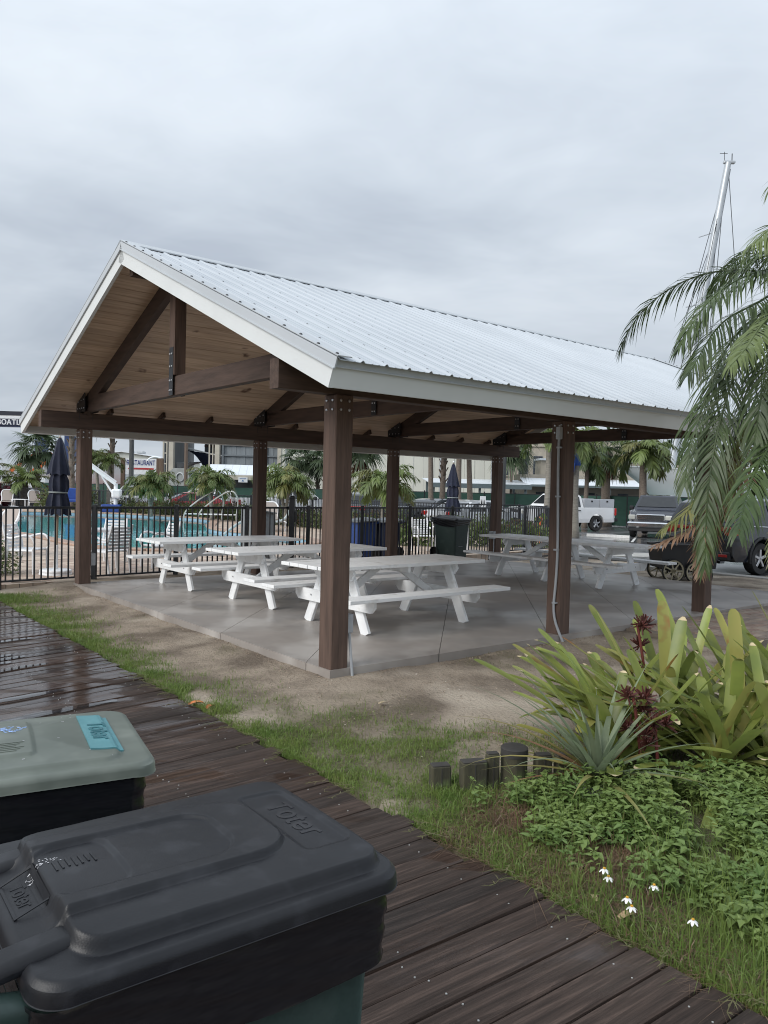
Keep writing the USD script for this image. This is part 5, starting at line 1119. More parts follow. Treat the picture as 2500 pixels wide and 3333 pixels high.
def boat(name, label, loc, rz, L, B, D, sheer, hm, bottom, stripe=None, extra=None, keel=1.0):
    t = thing(name, label, 'boat', loc, rz)
    h = hull(L, B, D, sheer, keel); v, f = h.get()
    put('hull', (v, f), hm, t, smooth=40)
    lo = v.copy(); lo[:, 2] *= 0.34; lo[:, 1] *= 1.012 * np.where(lo[:, 2] > -1, 0.83 + 0.18 * lo[:, 2] / (0.34 * D), 1); lo[:, 2] -= 0.01
    put('bottom_paint', (lo * (0.985, 1, 1), f), bottom, t, smooth=40)
    for x in (-L * 0.3, 0.0, L * 0.25):
        for s in (-1, 1): put('boat_stand', MB().tube([(x, s * B * 0.52, -loc[2] - 0.5), (x, s * B * 0.33, D * 0.35)], 0.045, 6), TRIM, t)
    if extra: extra(t)
    return t
WHITE_H = mat('white_gelcoat', (0.72, 0.75, 0.76), (0.66, 0.69, 0.70), scale=0.8, rough=0.25); NAVY_H = mat('navy_gelcoat', (0.010, 0.014, 0.028), (0.014, 0.018, 0.034), rough=0.18); TEAL_B = mat('antifoul_teal', (0.14, 0.22, 0.21), (0.11, 0.18, 0.175), scale=2, rough=0.8); RUST_B = mat('antifoul_red', (0.30, 0.13, 0.10), (0.24, 0.10, 0.08), rough=0.8)
def navy_extra(t):
    put('cap_rail', tube([(-6, 2.1, 4.15), (0, 2.15, 4.3), (3.5, 1.7, 4.75), (6.2, 0.15, 5.35)], 0.07, 6), WHITE_H, t); put('cap_rail', tube([(-6, -2.1, 4.15), (0, -2.15, 4.3), (3.5, -1.7, 4.75), (6.2, -0.15, 5.35)], 0.07, 6), WHITE_H, t)
    for s in (-1, 1): put('side_stripe', MB().beam((-5.5, s * 2.05, 2.75), (1.5, s * 2.06, 2.95), 0.06, 0.09), WHITE_H, t)
    put('deck_house', rbox(-5, -0.5, -1.4, 1.4, 4.1, 5.6, 0.3), WHITE_H, t)
boat('motor_yacht', 'navy hulled yacht with its bow poking out of the boat shed bay', (-13.6, 79.0, -0.2), math.radians(187), 12.5, 4.6, 4.1, 1.1, NAVY_H, RUST_B, extra=navy_extra)
def stand_tank():
    t = thing('pressure_tank', 'grey metal tank with a round hatch below the navy bow', 'tank', (-18.4, 71.5, -0.55), -0.3)
    put('shell', MB().prism([(-0.9, 0.7), (1.1, 0.7), (1.1, 3.1), (0.6, 3.55), (-0.5, 3.55), (-0.9, 3.2)], -0.9, 0.9, 'xz'), mat('tank_grey', (0.26, 0.28, 0.27), (0.21, 0.225, 0.22), scale=2, rough=0.6), t)
    put('hatch', lathe([(0.34, -0.12), (0.42, -0.1), (0.42, 0.0), (0.34, 0.02)], 20, (0.25, -0.9, 2.75), 1), mat('pipe_grey', (0.42, 0.44, 0.45)), t)
    for x in (-0.7, 0.8): put('leg', box(x, x + 0.15, -0.7, 0.7, 0, 0.7), TRIM, t)
stand_tank()
boat('stored_boat', 'long white boat hull stored behind the green fence, left of the restaurant sign', (-28.0, 79.5, 0.45), math.radians(4), 19.5, 5.0, 2.6, 0.9, WHITE_H, RUST_B)
def sail_extra(t):
    for x in (-1.2, -2.6, -4.0): 
        for s in (-1, 1): put('port_window', chambox(x - 0.34, x + 0.34, s * 2.42 - 0.08, s * 2.42 + 0.08, 2.0, 2.42, 0.05), mat('port_black', (0.015, 0.016, 0.018), rough=0.15), t)
    for s in (-1, 1): put('port_window', chambox(0.2, 0.6, s * 2.35 - 0.10, s * 2.35 + 0.10, 2.15, 2.32, 0.03), LOOKS['port_black'], t); put('rub_rail', MB().tube([(-9, s * 2.25, 1.02), (-2, s * 2.42, 1.02), (3, s * 2.2, 1.05)], 0.05, 6), mat('rail_grey', (0.42, 0.47, 0.47)), t)
    put('cabin', MB().mesh(rbox(-7, 1.5, -1.5, 1.5, 2.7, 3.35, 0.25)), WHITE_H, t)
    put('winch_arm', tube([(3.0, -1.6, 2.8), (3.4, -1.6, 3.9)], 0.05, 6), TRIM, t); put('stanchion', tube([(2.4, -1.8, 2.7), (2.6, -1.8, 3.6)], 0.04, 6), WP, t)
boat('sailing_yacht', 'big white sailing yacht hull on stands behind the right-hand palms', (23.2, 51.5, 0.35), math.radians(180), 18.0, 5.2, 2.75, 0.45, WHITE_H, TEAL_B, extra=sail_extra)
def mast():
    t = thing('yacht_mast', 'tall pale raked mast with thin stays above the palm', 'mast', (18.75, 51.5, 3.0), 0)
    top = np.array([3.05, 0, 20.3]); al = mat('mast_grey', (0.48, 0.51, 0.54), (0.42, 0.45, 0.48), scale=1, rough=0.4, metallic=0.3)
    mb = MB(); dx = top / np.linalg.norm(top); mb.tube([(0, 0, 0), top * 0.5, top * 0.93, top], [0.26, 0.25, 0.22, 0.2], 12); put('spar', mb, al, t, smooth=40)
    put('luff_track', tube([np.array([0.26, -0.02, 0]), top * 0.98 + (0.21, -0.02, 0)], 0.045, 5), mat('track_dark', (0.12, 0.13, 0.15), rough=0.5), t)
    put('masthead', chambox(2.75, 3.5, -0.12, 0.12, 20.25, 20.42, 0.03), al, t)
    put('wind_vane', MB().tube([(2.8, 0, 20.4), (2.8, 0, 21.0)], 0.02, 5).tube([(2.5, 0, 20.9), (3.0, 0, 20.9)], 0.02, 5), TRIM, t); put('antenna', tube([(3.3, 0, 20.4), (3.3, 0, 20.9)], 0.03, 5), TRIM, t)
    for fz in (0.55, 0.78):
        p = top * fz
        for s in (-1, 1): put('spreader', tube([p, p + (-0.5, s * 1.4, 0.1)], 0.035, 5), al, t)
    for a, b in (((-0.7, -1.5, 0), (top * 0.8) + (-0.5, -1.3, 0)), ((-1.6, 0.4, 0), top * 0.97), ((-2.2, 1.4, 0), top * 0.78), ((-0.4, 1.6, 0), top * 0.9), ((5.2, 0, 0), top), ((2.2, 0.8, 0), top * 0.95), ((1.6, -1.2, 0), top * 0.8)):
        put('stay', tube([a, b], 0.022, 5), TRIM, t)
mast()
def travel_lift():
    t = thing('boat_lift', 'tall blue boat lift frame carrying a navy lettered banner', 'boat lift', (0, 78, -0.6), 0)
    bl = mat('lift_blue', (0.020, 0.040, 0.115), (0.026, 0.05, 0.135), scale=1, rough=0.35)
    for x in (-34.75, -31.8): put('leg', MB().mesh(chambox(x, x + 1.02, -0.5, 0.5, 0.6, 7.4, 0.05)), bl, t); put('wheel', lathe([(0.55, -0.35), (0.75, -0.3), (0.75, 0.3), (0.55, 0.35), (0.001, 0.3)], 20, (x + 0.5, 0, 0.75), 1), TYRE, t)
    put('leg', MB().mesh(chambox(-46.3, -45.3, -0.5, 0.5, 0.6, 7.4, 0.05)), bl, t)
    put('cable_run', tube([(-30.55, -0.3, 0.5), (-30.55, -0.3, 7.4)], 0.09, 6), TRIM, t)
    put('top_beam', box(-46.5, -30.7, -0.45, 0.45, 8.55, 8.95), mat('beam_dark', (0.012, 0.016, 0.03), rough=0.4), t)
    put('lower_beam', box(-46.5, -30.7, -0.40, 0.4, 7.42, 7.72), bl, t)
    b = put('banner', box(-46.4, -33.2, -0.52, -0.46, 7.55, 8.2), mat('banner_navy', (0.012, 0.018, 0.045), rough=0.6), t)
    put('banner_border', box(-46.4, -33.2, -0.53, -0.46, 8.21, 8.5), mat('sign_white', (0.72, 0.74, 0.76)), b)
    m = meshkit.text_mesh('BOATL', 0.50, 0.02, bold=True); v = m.vertices; w = m.bounds[1][0]; s = 2.35 / w
    put('banner_text', (np.stack([v[:, 0] * s - 38.5, -0.525 - v[:, 2], v[:, 1] + 7.63], -1), m.faces), mat('sign_white', (0.72, 0.74, 0.76)), b)
travel_lift()
def boom():
    t = thing('boom_lift', 'orange boom lift folded behind the fan palm at far left', 'boom lift', (-29.6, 70, -0.55), 0.2)
    o = mat('boom_orange', (0.62, 0.15, 0.04), (0.52, 0.12, 0.035), rough=0.4)
    put('lower_boom', MB().beam((-3.6, 0, 2.9), (-1.4, 0, 4.6), 0.3, 0.3), o, t); put('upper_boom', MB().beam((-2.0, 0, 2.6), (-0.1, 0, 4.5), 0.35, 0.42), o, t); put('jib', MB().beam((-1.5, 0, 4.5), (-1.0, 0, 5.1), 0.35, 0.35), TRIM, t)
    put('chassis', rbox(-3.4, -0.4, -0.9, 0.9, 0.4, 2.4, 0.15), WHITE_H, t)
    for x in (-3.0, -0.9): put('wheel', lathe([(0.25, -0.15), (0.42, -0.15), (0.42, 0.15), (0.25, 0.15), (0.001, 0.1)], 16, (x, -0.9, 0.42), 1), TYRE, t)
boom()
def restaurant_sign():
    t = thing('restaurant_sign', 'white sign reading restaurant between two dark wooden posts', 'sign', (-16.95, 54.5, -0.45), 0.02)
    wd = mat('post_wood', (0.13, 0.085, 0.06))
    for x in (-1.28, 1.18): put('post', MB().mesh(chambox(x - 0.14, x + 0.14, -0.1, 0.1, 0, 3.75, 0.02)), wd, t)
    b = put('board', box(-1.13, 1.03, -0.03, 0.03, 2.62, 3.72), mat('sign_white', (0.72, 0.74, 0.76)), t)
    m = meshkit.text_mesh('RESTAURANT', 0.33, 0.012, bold=True); v = m.vertices; s = 1.98 / m.bounds[1][0]
    put('lettering', (np.stack([v[:, 0] * s - 1.04, -0.034 - v[:, 2], v[:, 1] + 3.28], -1), m.faces), mat('letter_blue', (0.035, 0.05, 0.18), rough=0.5), b)
    put('arrow', MB().prism([(-0.95, 3.02), (-0.7, 3.17), (-0.7, 3.08), (0.85, 3.08), (0.85, 2.96), (-0.7, 2.96), (-0.7, 2.87)], -0.045, -0.032, 'xz'), mat('arrow_red', (0.42, 0.03, 0.035), rough=0.5), b)
    lw = put('lower_board', box(-1.13, 1.03, -0.025, 0.025, 1.35, 2.60), mat('sign_panel_grey', (0.45, 0.49, 0.52), rough=0.5), t)
    put('panel_marks', MB().box(-0.25, -0.12, -0.035, -0.027, 2.25, 2.55).box(0.0, 0.16, -0.035, -0.027, 2.25, 2.55), TRIM, lw)
restaurant_sign()
def screen_fence():
    t = thing('screen_fence', 'long dark green privacy screen fence behind the parked cars', 'fence')
    m = mat('screen_green', (0.018, 0.058, 0.042), (0.024, 0.072, 0.054), scale=2, stretch=(1, 1, 3), rough=0.8, bump=0.2, vary=0.08)
    ln = LineString([(-27, 60), (-12, 56.5), (9, 52), (14.2, 46.5), (19, 44.5), (30, 42)]); L = ln.length; n = 30
    for i in range(n):
        p, q = np.array(ln.interpolate(i * L / n).coords[0]), np.array(ln.interpolate((i + 1) * L / n).coords[0]); z = park_z(p[1])
        put('screen_panel', MB().beam((*p, z + 0.95), (*q, z + 0.95), 0.03, 1.75), m, t); put('post', tube([(*p, z), (*p, z + 1.95)], 0.04, 6), TRIM, t)
        put('top_rail', tube([(*p, z + 1.85), (*q, z + 1.85)], 0.025, 5), TRIM, t)
screen_fence()
def pole(name, label, px, Y, H, r, m, cat='pole', lean=0.0):
    t = thing(name, label, cat, (px, Y, park_z(Y)), 0, ry=lean)
    put('shaft', lathe([(r, 0), (r * 0.8, H), (0.001, H)], 10), m, t); put('collar', lathe([(r * 1.5, 0), (r * 1.5, 0.12), (r, 0.16)], 10), m, t)
PM = mat('pole_metal', (0.085, 0.09, 0.09), (0.07, 0.075, 0.075), rough=0.6); WM = mat('pole_wood', (0.17, 0.125, 0.095), (0.12, 0.09, 0.07), scale=3, stretch=(5, 5, .5), rough=0.9)
pole('utility_pole', 'dark grey pole crossing in front of the restaurant sign', -16.2, 50, 9, 0.17, PM)
pole('utility_pole', 'brown wooden pole in front of the navy yacht\'s hull', -15.0, 59, 10, 0.15, WM)
pole('light_pole', 'slim dark pole before the beige building\'s tall windows', 7.85, 51.5, 9, 0.12, PM)
def restroom_sign():
    t = thing('restroom_sign', 'small white restroom sign with two black figures above the fence', 'sign', (3.68, 29.2, -0.05), 0.0)
    put('post', tube([(0, 0.02, 0), (0, 0.02, 1.25)], 0.03, 6), TRIM, t); b = put('panel', box(-0.11, 0.11, -0.01, 0.01, 1.02, 1.46), mat('sign_white', (0.72, 0.74, 0.76)), t, )
    mb = MB()
    for x in (-0.045, 0.045): mb.prism([(x - 0.03, 1.16), (x + 0.03, 1.16), (x + 0.015, 1.28), (x - 0.015, 1.28)], -0.018, -0.012, 'xz').lathe([(0.018, -0.003), (0.018, 0.003), (0.001, 0.003)], 10, (x, -0.014, 1.31), 1).box(x - 0.012, x + 0.012, -0.018, -0.012, 1.09, 1.17)
    put('figures', mb, TRIM, b)
restroom_sign()
def bollard(x, y, label):
    t = thing('safety_post', label, 'bollard', (x, y, park_z(y)), 0, group=None)
    put('tube', lathe([(0.055, 0), (0.055, 0.95), (0.035, 1.0), (0.001, 1.0)], 12), mat('safety_orange', (0.75, 0.16, 0.03), (0.65, 0.13, 0.025), rough=0.45), t)
    put('white_band', lathe([(0.058, 0.55), (0.058, 0.66)], 12), WP, t); put('foot', lathe([(0.16, 0), (0.15, 0.05), (0.06, 0.07)], 12), TRIM, t)
bollard(5.05, 25.2, 'orange safety post seen above the long table, left one of two'); bollard(5.6, 25.6, 'orange safety post with white band beside the pavilion post, right one of two')

# ------------------------------------------------------------------ plants: generators
def nrm(a): return a / np.maximum(np.linalg.norm(a, axis=-1, keepdims=True), 1e-9)
def blades(base, d, up, L, W, droop, seg=3, prof=(0.55, 1.0, 0.8, 0.05)):
    """Strap leaflets as one mesh: base (n,3), direction d, width axis up, length L, width W, droop (fall of the tip per length)."""
    n = len(base); s = np.linspace(0, 1, seg + 1); prof = np.interp(s, np.linspace(0, 1, len(prof)), prof)
    L, W, droop = (np.broadcast_to(x, n)[:, None, None] for x in (L, W, droop))
    P = base[:, None] + d[:, None] * L * s[None, :, None]; P = P - np.array([0, 0, 1.0]) * (droop * L * (s ** 2)[None, :, None])
    P = P - d[:, None] * L * 0.35 * np.minimum(droop, 1.0) * (s ** 2)[None, :, None]
    w = up[:, None] * W * 0.5 * prof[None, :, None]
    V = np.stack([P - w, P + w], 2).reshape(-1, 3); m = 2 * (seg + 1)
    f = np.array([(2 * i, 2 * i + 1, 2 * i + 3, 2 * i + 2) for i in range(seg)]); F = (np.arange(n)[:, None, None] * m + f[None]).reshape(-1, 4)
    return V, F
def rachis_curve(p, az, el, L, bend, n=14, power=1.3):
    s = np.linspace(0, 1, n); e = el - bend * s ** power; h = np.cumsum(np.cos(e)) * L / n; z = np.cumsum(np.sin(e)) * L / n; h -= h[0]; z -= z[0]
    return np.stack([p[0] + math.cos(az) * h, p[1] + math.sin(az) * h, p[2] + z], -1)
def frond_mesh(curve, n, ll, lw, r, vee=0.35, droop=0.35, fwd=0.55, start=0.12, rr=0.012, plumose=0.0, ragged=0.0):
    curve = np.asarray(curve, float); k = len(curve); t = nrm(np.gradient(curve, axis=0))
    s = np.linspace(start, 0.995, n); i = s * (k - 1); P = np.stack([np.interp(i, np.arange(k), curve[:, c]) for c in range(3)], -1); T = nrm(np.stack([np.interp(i, np.arange(k), t[:, c]) for c in range(3)], -1))
    up = np.array([0, 0, 1.0]); S = np.cross(T, up); bad = np.linalg.norm(S, axis=1) < 0.15; S[bad] = np.cross(T[bad], np.array([0.6, 0.8, 0.1])); S = nrm(S)
    for q in range(1, n):
        if (S[q] * S[q - 1]).sum() < 0: S[q] *= -1
    N = nrm(np.cross(S, T)); mb = MB(); prof = np.sin(PI * np.clip(0.14 + 0.80 * s, 0, 1)) ** 0.7
    for sd in (-1, 1):
        f = fwd + 0.5 * s ** 2 + r.normal(0, 0.06, n); v = vee + r.normal(0, 0.10 + plumose, n)
        d = nrm(T * np.sin(f)[:, None] + S * sd * (np.cos(f) * np.cos(v))[:, None] + N * (np.cos(f) * np.sin(v))[:, None])
        w = nrm(np.cross(d, nrm(N + 0.15 * r.normal(0, 1, (n, 3))))); keep = r.random(n) >= ragged
        V, F = blades(P[keep], d[keep], w[keep], (ll * prof * r.uniform(0.85, 1.1, n))[keep], lw * r.uniform(0.8, 1.15, n)[keep], (droop * r.uniform(0.6, 1.4, n))[keep]); mb.add(V, F)
    mb.tube(curve, np.linspace(rr, rr * 0.25, k), 5)
    return mb
def fan_leaf(p, az, el, pet, R, r, n=26, droop=0.45):
    c = rachis_curve(p, az, el, pet, 0.35, 6); mb = MB().tube(c, 0.014, 4); T = nrm(c[-1] - c[-2]); S = nrm(np.cross(T, (0, 0, 1.0))); N = np.cross(S, T)
    a = np.linspace(-2.1, 2.1, n) + r.normal(0, 0.03, n); d = nrm(T * np.cos(a)[:, None] + S * np.sin(a)[:, None] + N * (0.25 * np.abs(np.sin(a)) - 0.1)[:, None]); w = nrm(np.cross(d, N))
    V, F = blades(np.repeat(c[-1:], n, 0), d, w, R * (0.62 + 0.38 * np.cos(a * 0.62)) * r.uniform(0.9, 1.05, n), R * 0.085, droop * r.uniform(0.6, 1.3, n), 3, (0.45, 1.0, 0.6, 0.05)); mb.add(V, F); return mb
def leafmat(name, c1, c2, **k): return mat(name, c1, c2, scale=k.pop('scale', 3), rough=k.pop('rough', 0.42), trans=k.pop('trans', 0.22), vary=k.pop('vary', 0.22), spec=0.4, island=k.pop('island', 0.22), **k)
PALM = leafmat('palm_green', (0.082, 0.138, 0.042), (0.045, 0.082, 0.030)); PALM_L = leafmat('palm_light_green', (0.175, 0.25, 0.08), (0.125, 0.185, 0.06)); PALM_Y = leafmat('palm_yellow_green', (0.22, 0.23, 0.075), (0.15, 0.18, 0.06))
FAN = leafmat('fan_palm_green', (0.095, 0.14, 0.07), (0.065, 0.105, 0.055)); DRY = leafmat('dry_frond', (0.26, 0.165, 0.085), (0.17, 0.11, 0.06), trans=0.1); PALM_T = leafmat('palm_brown_tips', (0.10, 0.14, 0.05), (0.23, 0.15, 0.075), scale=1.6)
BARK_S = mat('sabal_bark', (0.20, 0.165, 0.135), (0.12, 0.098, 0.08), scale=9, stretch=(1, 1, 3), rough=0.95, bump=0.8, bscale=26); BARK_R = mat('ringed_bark', (0.27, 0.25, 0.215), (0.19, 0.175, 0.15), scale=5, stretch=(1, 1, 5), rough=0.85, bump=0.4, bscale=14); BARK_G = mat('crownshaft_green', (0.20, 0.24, 0.09), (0.15, 0.19, 0.075), scale=4, rough=0.5)
BOOT = mat('palm_boots', (0.15, 0.115, 0.085), (0.09, 0.07, 0.055), scale=14, rough=0.95, bump=0.5)
def trunk_path(H, lean, r, n=9): s = np.linspace(0, 1, n); return np.stack([lean[0] * s ** 1.5 * H + 0.03 * np.sin(s * 5 + r.random() * 6), lean[1] * s ** 1.5 * H, s * H], -1)
def palm(name, label, x, y, H, kind, seed, L=1.3, n=14, r0=0.1, lean=(0, 0), trunks=1, group=None, z=None, m=None, boots=0.0, skirt=False, cat='palm tree', el=(0.1, 1.35), bend=1.7, light=None):
    t = thing(name, label, cat, (x, y, park_z(y) if z is None else z), 0, group); R = np.random.default_rng(seed)
    for q in range(trunks):
        a = 2.4 * q + seed; ln = (lean[0] + (0.14 * math.cos(a) if trunks > 1 else 0), lean[1] + (0.14 * math.sin(a) if trunks > 1 else 0)); h = H * (1 - 0.12 * q)
        c = trunk_path(h, ln, R); k = len(c); ring = r0 * (1 + 0.35 * np.exp(-np.linspace(0, 1, k) * 7)) * np.linspace(1, 0.78, k)
        if kind == 'ringed':
            c2 = np.repeat(c, 2, 0)[1:-1] if False else c
            put('trunk', tube(c2, ring, 10), BARK_R, t, smooth=True)
            sh = c[-1] + (c[-1] - c[-2]) / np.linalg.norm(c[-1] - c[-2]) * np.linspace(-0.05, 0.28, 4)[:, None] * min(1.6, L); put('crownshaft', tube(sh, [r0 * .8, r0 * 1.05, r0 * .8, r0 * .4], 10), BARK_G, t, smooth=True); top = sh[2]
        else:
            put('trunk', tube(c, ring, 10), BARK_S, t, smooth=True); top = c[-1]
            if boots:
                mb = MB(); nb = int(46 * boots)
                for i in range(nb):
                    s = 1 - boots * (i + 1) / nb; p = c[0] + (c[-1] - c[0]) * s; p = np.array([np.interp(s * (k - 1), np.arange(k), c[:, j]) for j in range(3)]); a = i * 2.4
                    d = np.array([math.cos(a), math.sin(a), 0]); mb.beam(p + d * r0 * .75, p + d * r0 * 1.6 + (0, 0, r0 * 1.5), r0 * .7, 0.045, up=(d[0] * -.5, d[1] * -.5, .8))
                put('leaf_bases', mb, BOOT, t, kind='stuff')
            if skirt:
                mb = MB()
                for i in range(26):
                    a = R.uniform(0, 6.28); c3 = rachis_curve(top - (0, 0, 0.1 + R.uniform(0, .3)), a, -0.7, R.uniform(.9, 1.7), 0.85, 6); V, F = blades(np.repeat(c3[-1:], 5, 0), nrm(np.array([0, 0, -1.0]) + R.normal(0, .25, (5, 3))), nrm(R.normal(0, 1, (5, 3)) * (1, 1, .1)), 0.7, 0.07, 0.1); mb.add(V, F); mb.tube(c3, 0.015, 4)
                put('dead_skirt', mb, DRY, t, kind='stuff')
        nn = max(5, n // trunks if trunks > 1 else n)
        for i in range(nn):
            az = i * 2.39996 + R.normal(0, 0.15) + q; e = el[0] + (el[1] - el[0]) * ((i + 0.5) / nn) ** 0.9
            if kind == 'fan':
                e = -0.75 + 2.0 * (i + 0.5) / nn; put('frond', fan_leaf(top, az, e, L * 0.62, L * 0.75, R), FAN if m is None else m, t)
            else:
                c4 = rachis_curve(top, az, e, L * R.uniform(0.85, 1.1), bend * R.uniform(.85, 1.15)); put('frond', frond_mesh(c4, 30 if L < 2 else 36, L * 0.34, 0.042 * max(1, L), R, vee=0.25, droop=0.5, plumose=0.45 if kind == 'ringed' else 0.15, rr=0.016), (m or PALM_L) if i % 4 else (light or PALM_Y), t)
    return t
GP = 'small palms planted along the pool fence'
palm('fence_palm', 'small bushy palm with two trunks behind the wooden lamp post, beside the restaurant sign', -11.4, 38.2, 1.4, 'ringed', 1, L=1.35, n=34, r0=0.09, trunks=2, group=GP, z=-0.05)
palm('fence_palm', 'small bushy palm in front of the red sedan, left of the white crew cab pickup', -7.75, 35.2, 1.6, 'ringed', 2, L=1.35, n=32, r0=0.09, trunks=2, group=GP, z=-0.05)
palm('fence_palm', 'small bushy palm with two trunks before the white crew cab pickup\'s cab', -4.0, 31.8, 1.62, 'ringed', 3, L=1.4, n=34, r0=0.08, trunks=2, group=GP, z=-0.05)
palm('fence_palm', 'small yellow-green palm with one thin trunk before the black SUV', -0.1, 26.4, 1.5, 'ringed', 4, L=1.4, n=22, r0=0.06, lean=(0.03, 0), group=GP, z=-0.05)
palm('foxtail_palm', 'slender foxtail palm just right of the far-left pavilion post', -17.2, 47.0, 3.0, 'ringed', 5, L=1.5, n=13, r0=0.11, lean=(-0.05, 0))
palm('foxtail_palm', 'slender foxtail palm leaning in front of the tall bare trunk', -16.0, 45.5, 2.9, 'ringed', 6, L=1.2, n=13, r0=0.10, lean=(-0.04, 0))
palm('sabal_palm', 'tall palm trunk rising behind the two foxtail palms', -16.4, 47.0, 6.6, 'fan', 7, L=1.8, n=14, r0=0.163, boots=0.5)
palm('sabal_palm', 'rough tall palm trunk directly behind the closed umbrella near the left', -17.6, 44.0, 6.3, 'fan', 8, L=1.7, n=14, r0=0.17, boots=0.75, z=-0.1)
palm('sabal_palm', 'fan palm with drooping leaves before the blue boat lift legs', -23.1, 52.0, 4.15, 'fan', 9, L=1.9, n=20, r0=0.15, boots=0.6)
palm('date_palm', 'low feathery yellow-green palm between the two far loungers', -21.9, 47.6, 1.55, 'feather', 10, L=1.75, n=18, r0=0.27, z=-0.1, m=PALM_L, el=(0.0, 1.4), bend=1.2)
palm('date_palm', 'low feathery palm cut by the left edge of the picture', -24.2, 47.2, 2.1, 'feather', 11, L=1.7, n=14, r0=0.2, z=-0.1, el=(0.1, 1.4), bend=1.3)
palm('sabal_palm', 'left sabal palm before the cream building, booted trunk', -6.55, 59.0, 4.15, 'fan', 12, L=1.6, n=20, r0=0.177, boots=0.5)
palm('sabal_palm', 'middle sabal palm before the cream building, rough trunk half hidden by fence palms', -5.2, 60.5, 4.0, 'fan', 13, L=1.5, n=18, r0=0.163, boots=0.7)
palm('sabal_palm', 'right sabal palm before the cream building, beside the nearest pavilion post', -4.5, 58.0, 4.1, 'fan', 14, L=1.5, n=18, r0=0.163, boots=0.4)
palm('sabal_palm', 'sabal palm with a booted upper trunk just right of the nearest pavilion post', -1.55, 50.0, 4.75, 'fan', 15, L=1.8, n=18, r0=0.163, boots=0.35, skirt=True)
palm('sabal_palm', 'smooth leaning palm trunk left of the second closed umbrella', 2.85, 47.0, 6.6, 'fan', 16, L=1.8, n=14, r0=0.163, lean=(-0.045, 0))
palm('sabal_palm', 'palm with shaggy booted trunk close behind the second closed umbrella', 3.55, 48.0, 6.0, 'fan', 17, L=1.8, n=14, r0=0.184, boots=0.62)
palm('sabal_palm', 'rough dark palm trunk just right of the second closed umbrella', 4.4, 46.5, 6.4, 'fan', 18, L=1.8, n=14, r0=0.184)
palm('sabal_palm', 'smooth pale palm trunk left of the restroom sign, leaning outward', 5.25, 47.5, 6.5, 'fan', 19, L=1.8, n=14, r0=0.177, lean=(-0.05, 0))
palm('sabal_palm', 'distant fan palm above the carport, behind the last pavilion post', 10.2, 63.0, 5.5, 'fan', 20, L=2.2, n=20, r0=0.122)
palm('ringed_palm', 'slender ringed palm touching the left side of the conduit post', 6.55, 31.5, 3.9, 'ringed', 21, L=1.6, n=11, r0=0.13, lean=(0.0, 0), el=(-.1, 1.2))
palm('ringed_palm', 'slender grey palm with a blue ribbon, right of the conduit post', 7.95, 32.5, 3.75, 'ringed', 22, L=1.6, n=11, r0=0.14, el=(-.1, 1.2))
t = thing('blue_ribbon', 'blue ribbon tied round the slender palm right of the conduit post', 'ribbon', (7.95, 32.5, 2.75)); put('band', lathe([(0.16, 0), (0.17, 0.3), (0.15, 0.5)], 10), mat('ribbon_blue', (0.02, 0.09, 0.42), rough=0.6), t); put('tail', MB().beam((-0.12, -0.14, 0.1), (-0.2, -0.16, -0.35), 0.12, 0.02), LOOKS['ribbon_blue'], t)
palm('feather_palm', 'feathery palm on a thin trunk above the white toolbox pickup\'s cab', 11.2, 43.5, 3.9, 'feather', 23, L=2.0, n=16, r0=0.136, el=(-.5, 1.2), bend=1.5, m=PALM)
palm('sabal_palm', 'thick palm trunk with a dead brown skirt behind the white toolbox pickup', 13.3, 47.0, 4.7, 'fan', 24, L=1.9, n=16, r0=0.286, skirt=True)
palm('feather_palm', 'thick trunked palm with arching yellow-green fronds before the white yacht hull', 14.2, 43.0, 4.3, 'feather', 25, L=2.2, n=18, r0=0.224, el=(-.3, 1.2), bend=1.7, light=PALM_Y)
palm('sabal_palm', 'distant fan palm standing beyond the white yacht', 21.8, 62.0, 5.3, 'fan', 26, L=2.2, n=20, r0=0.177)

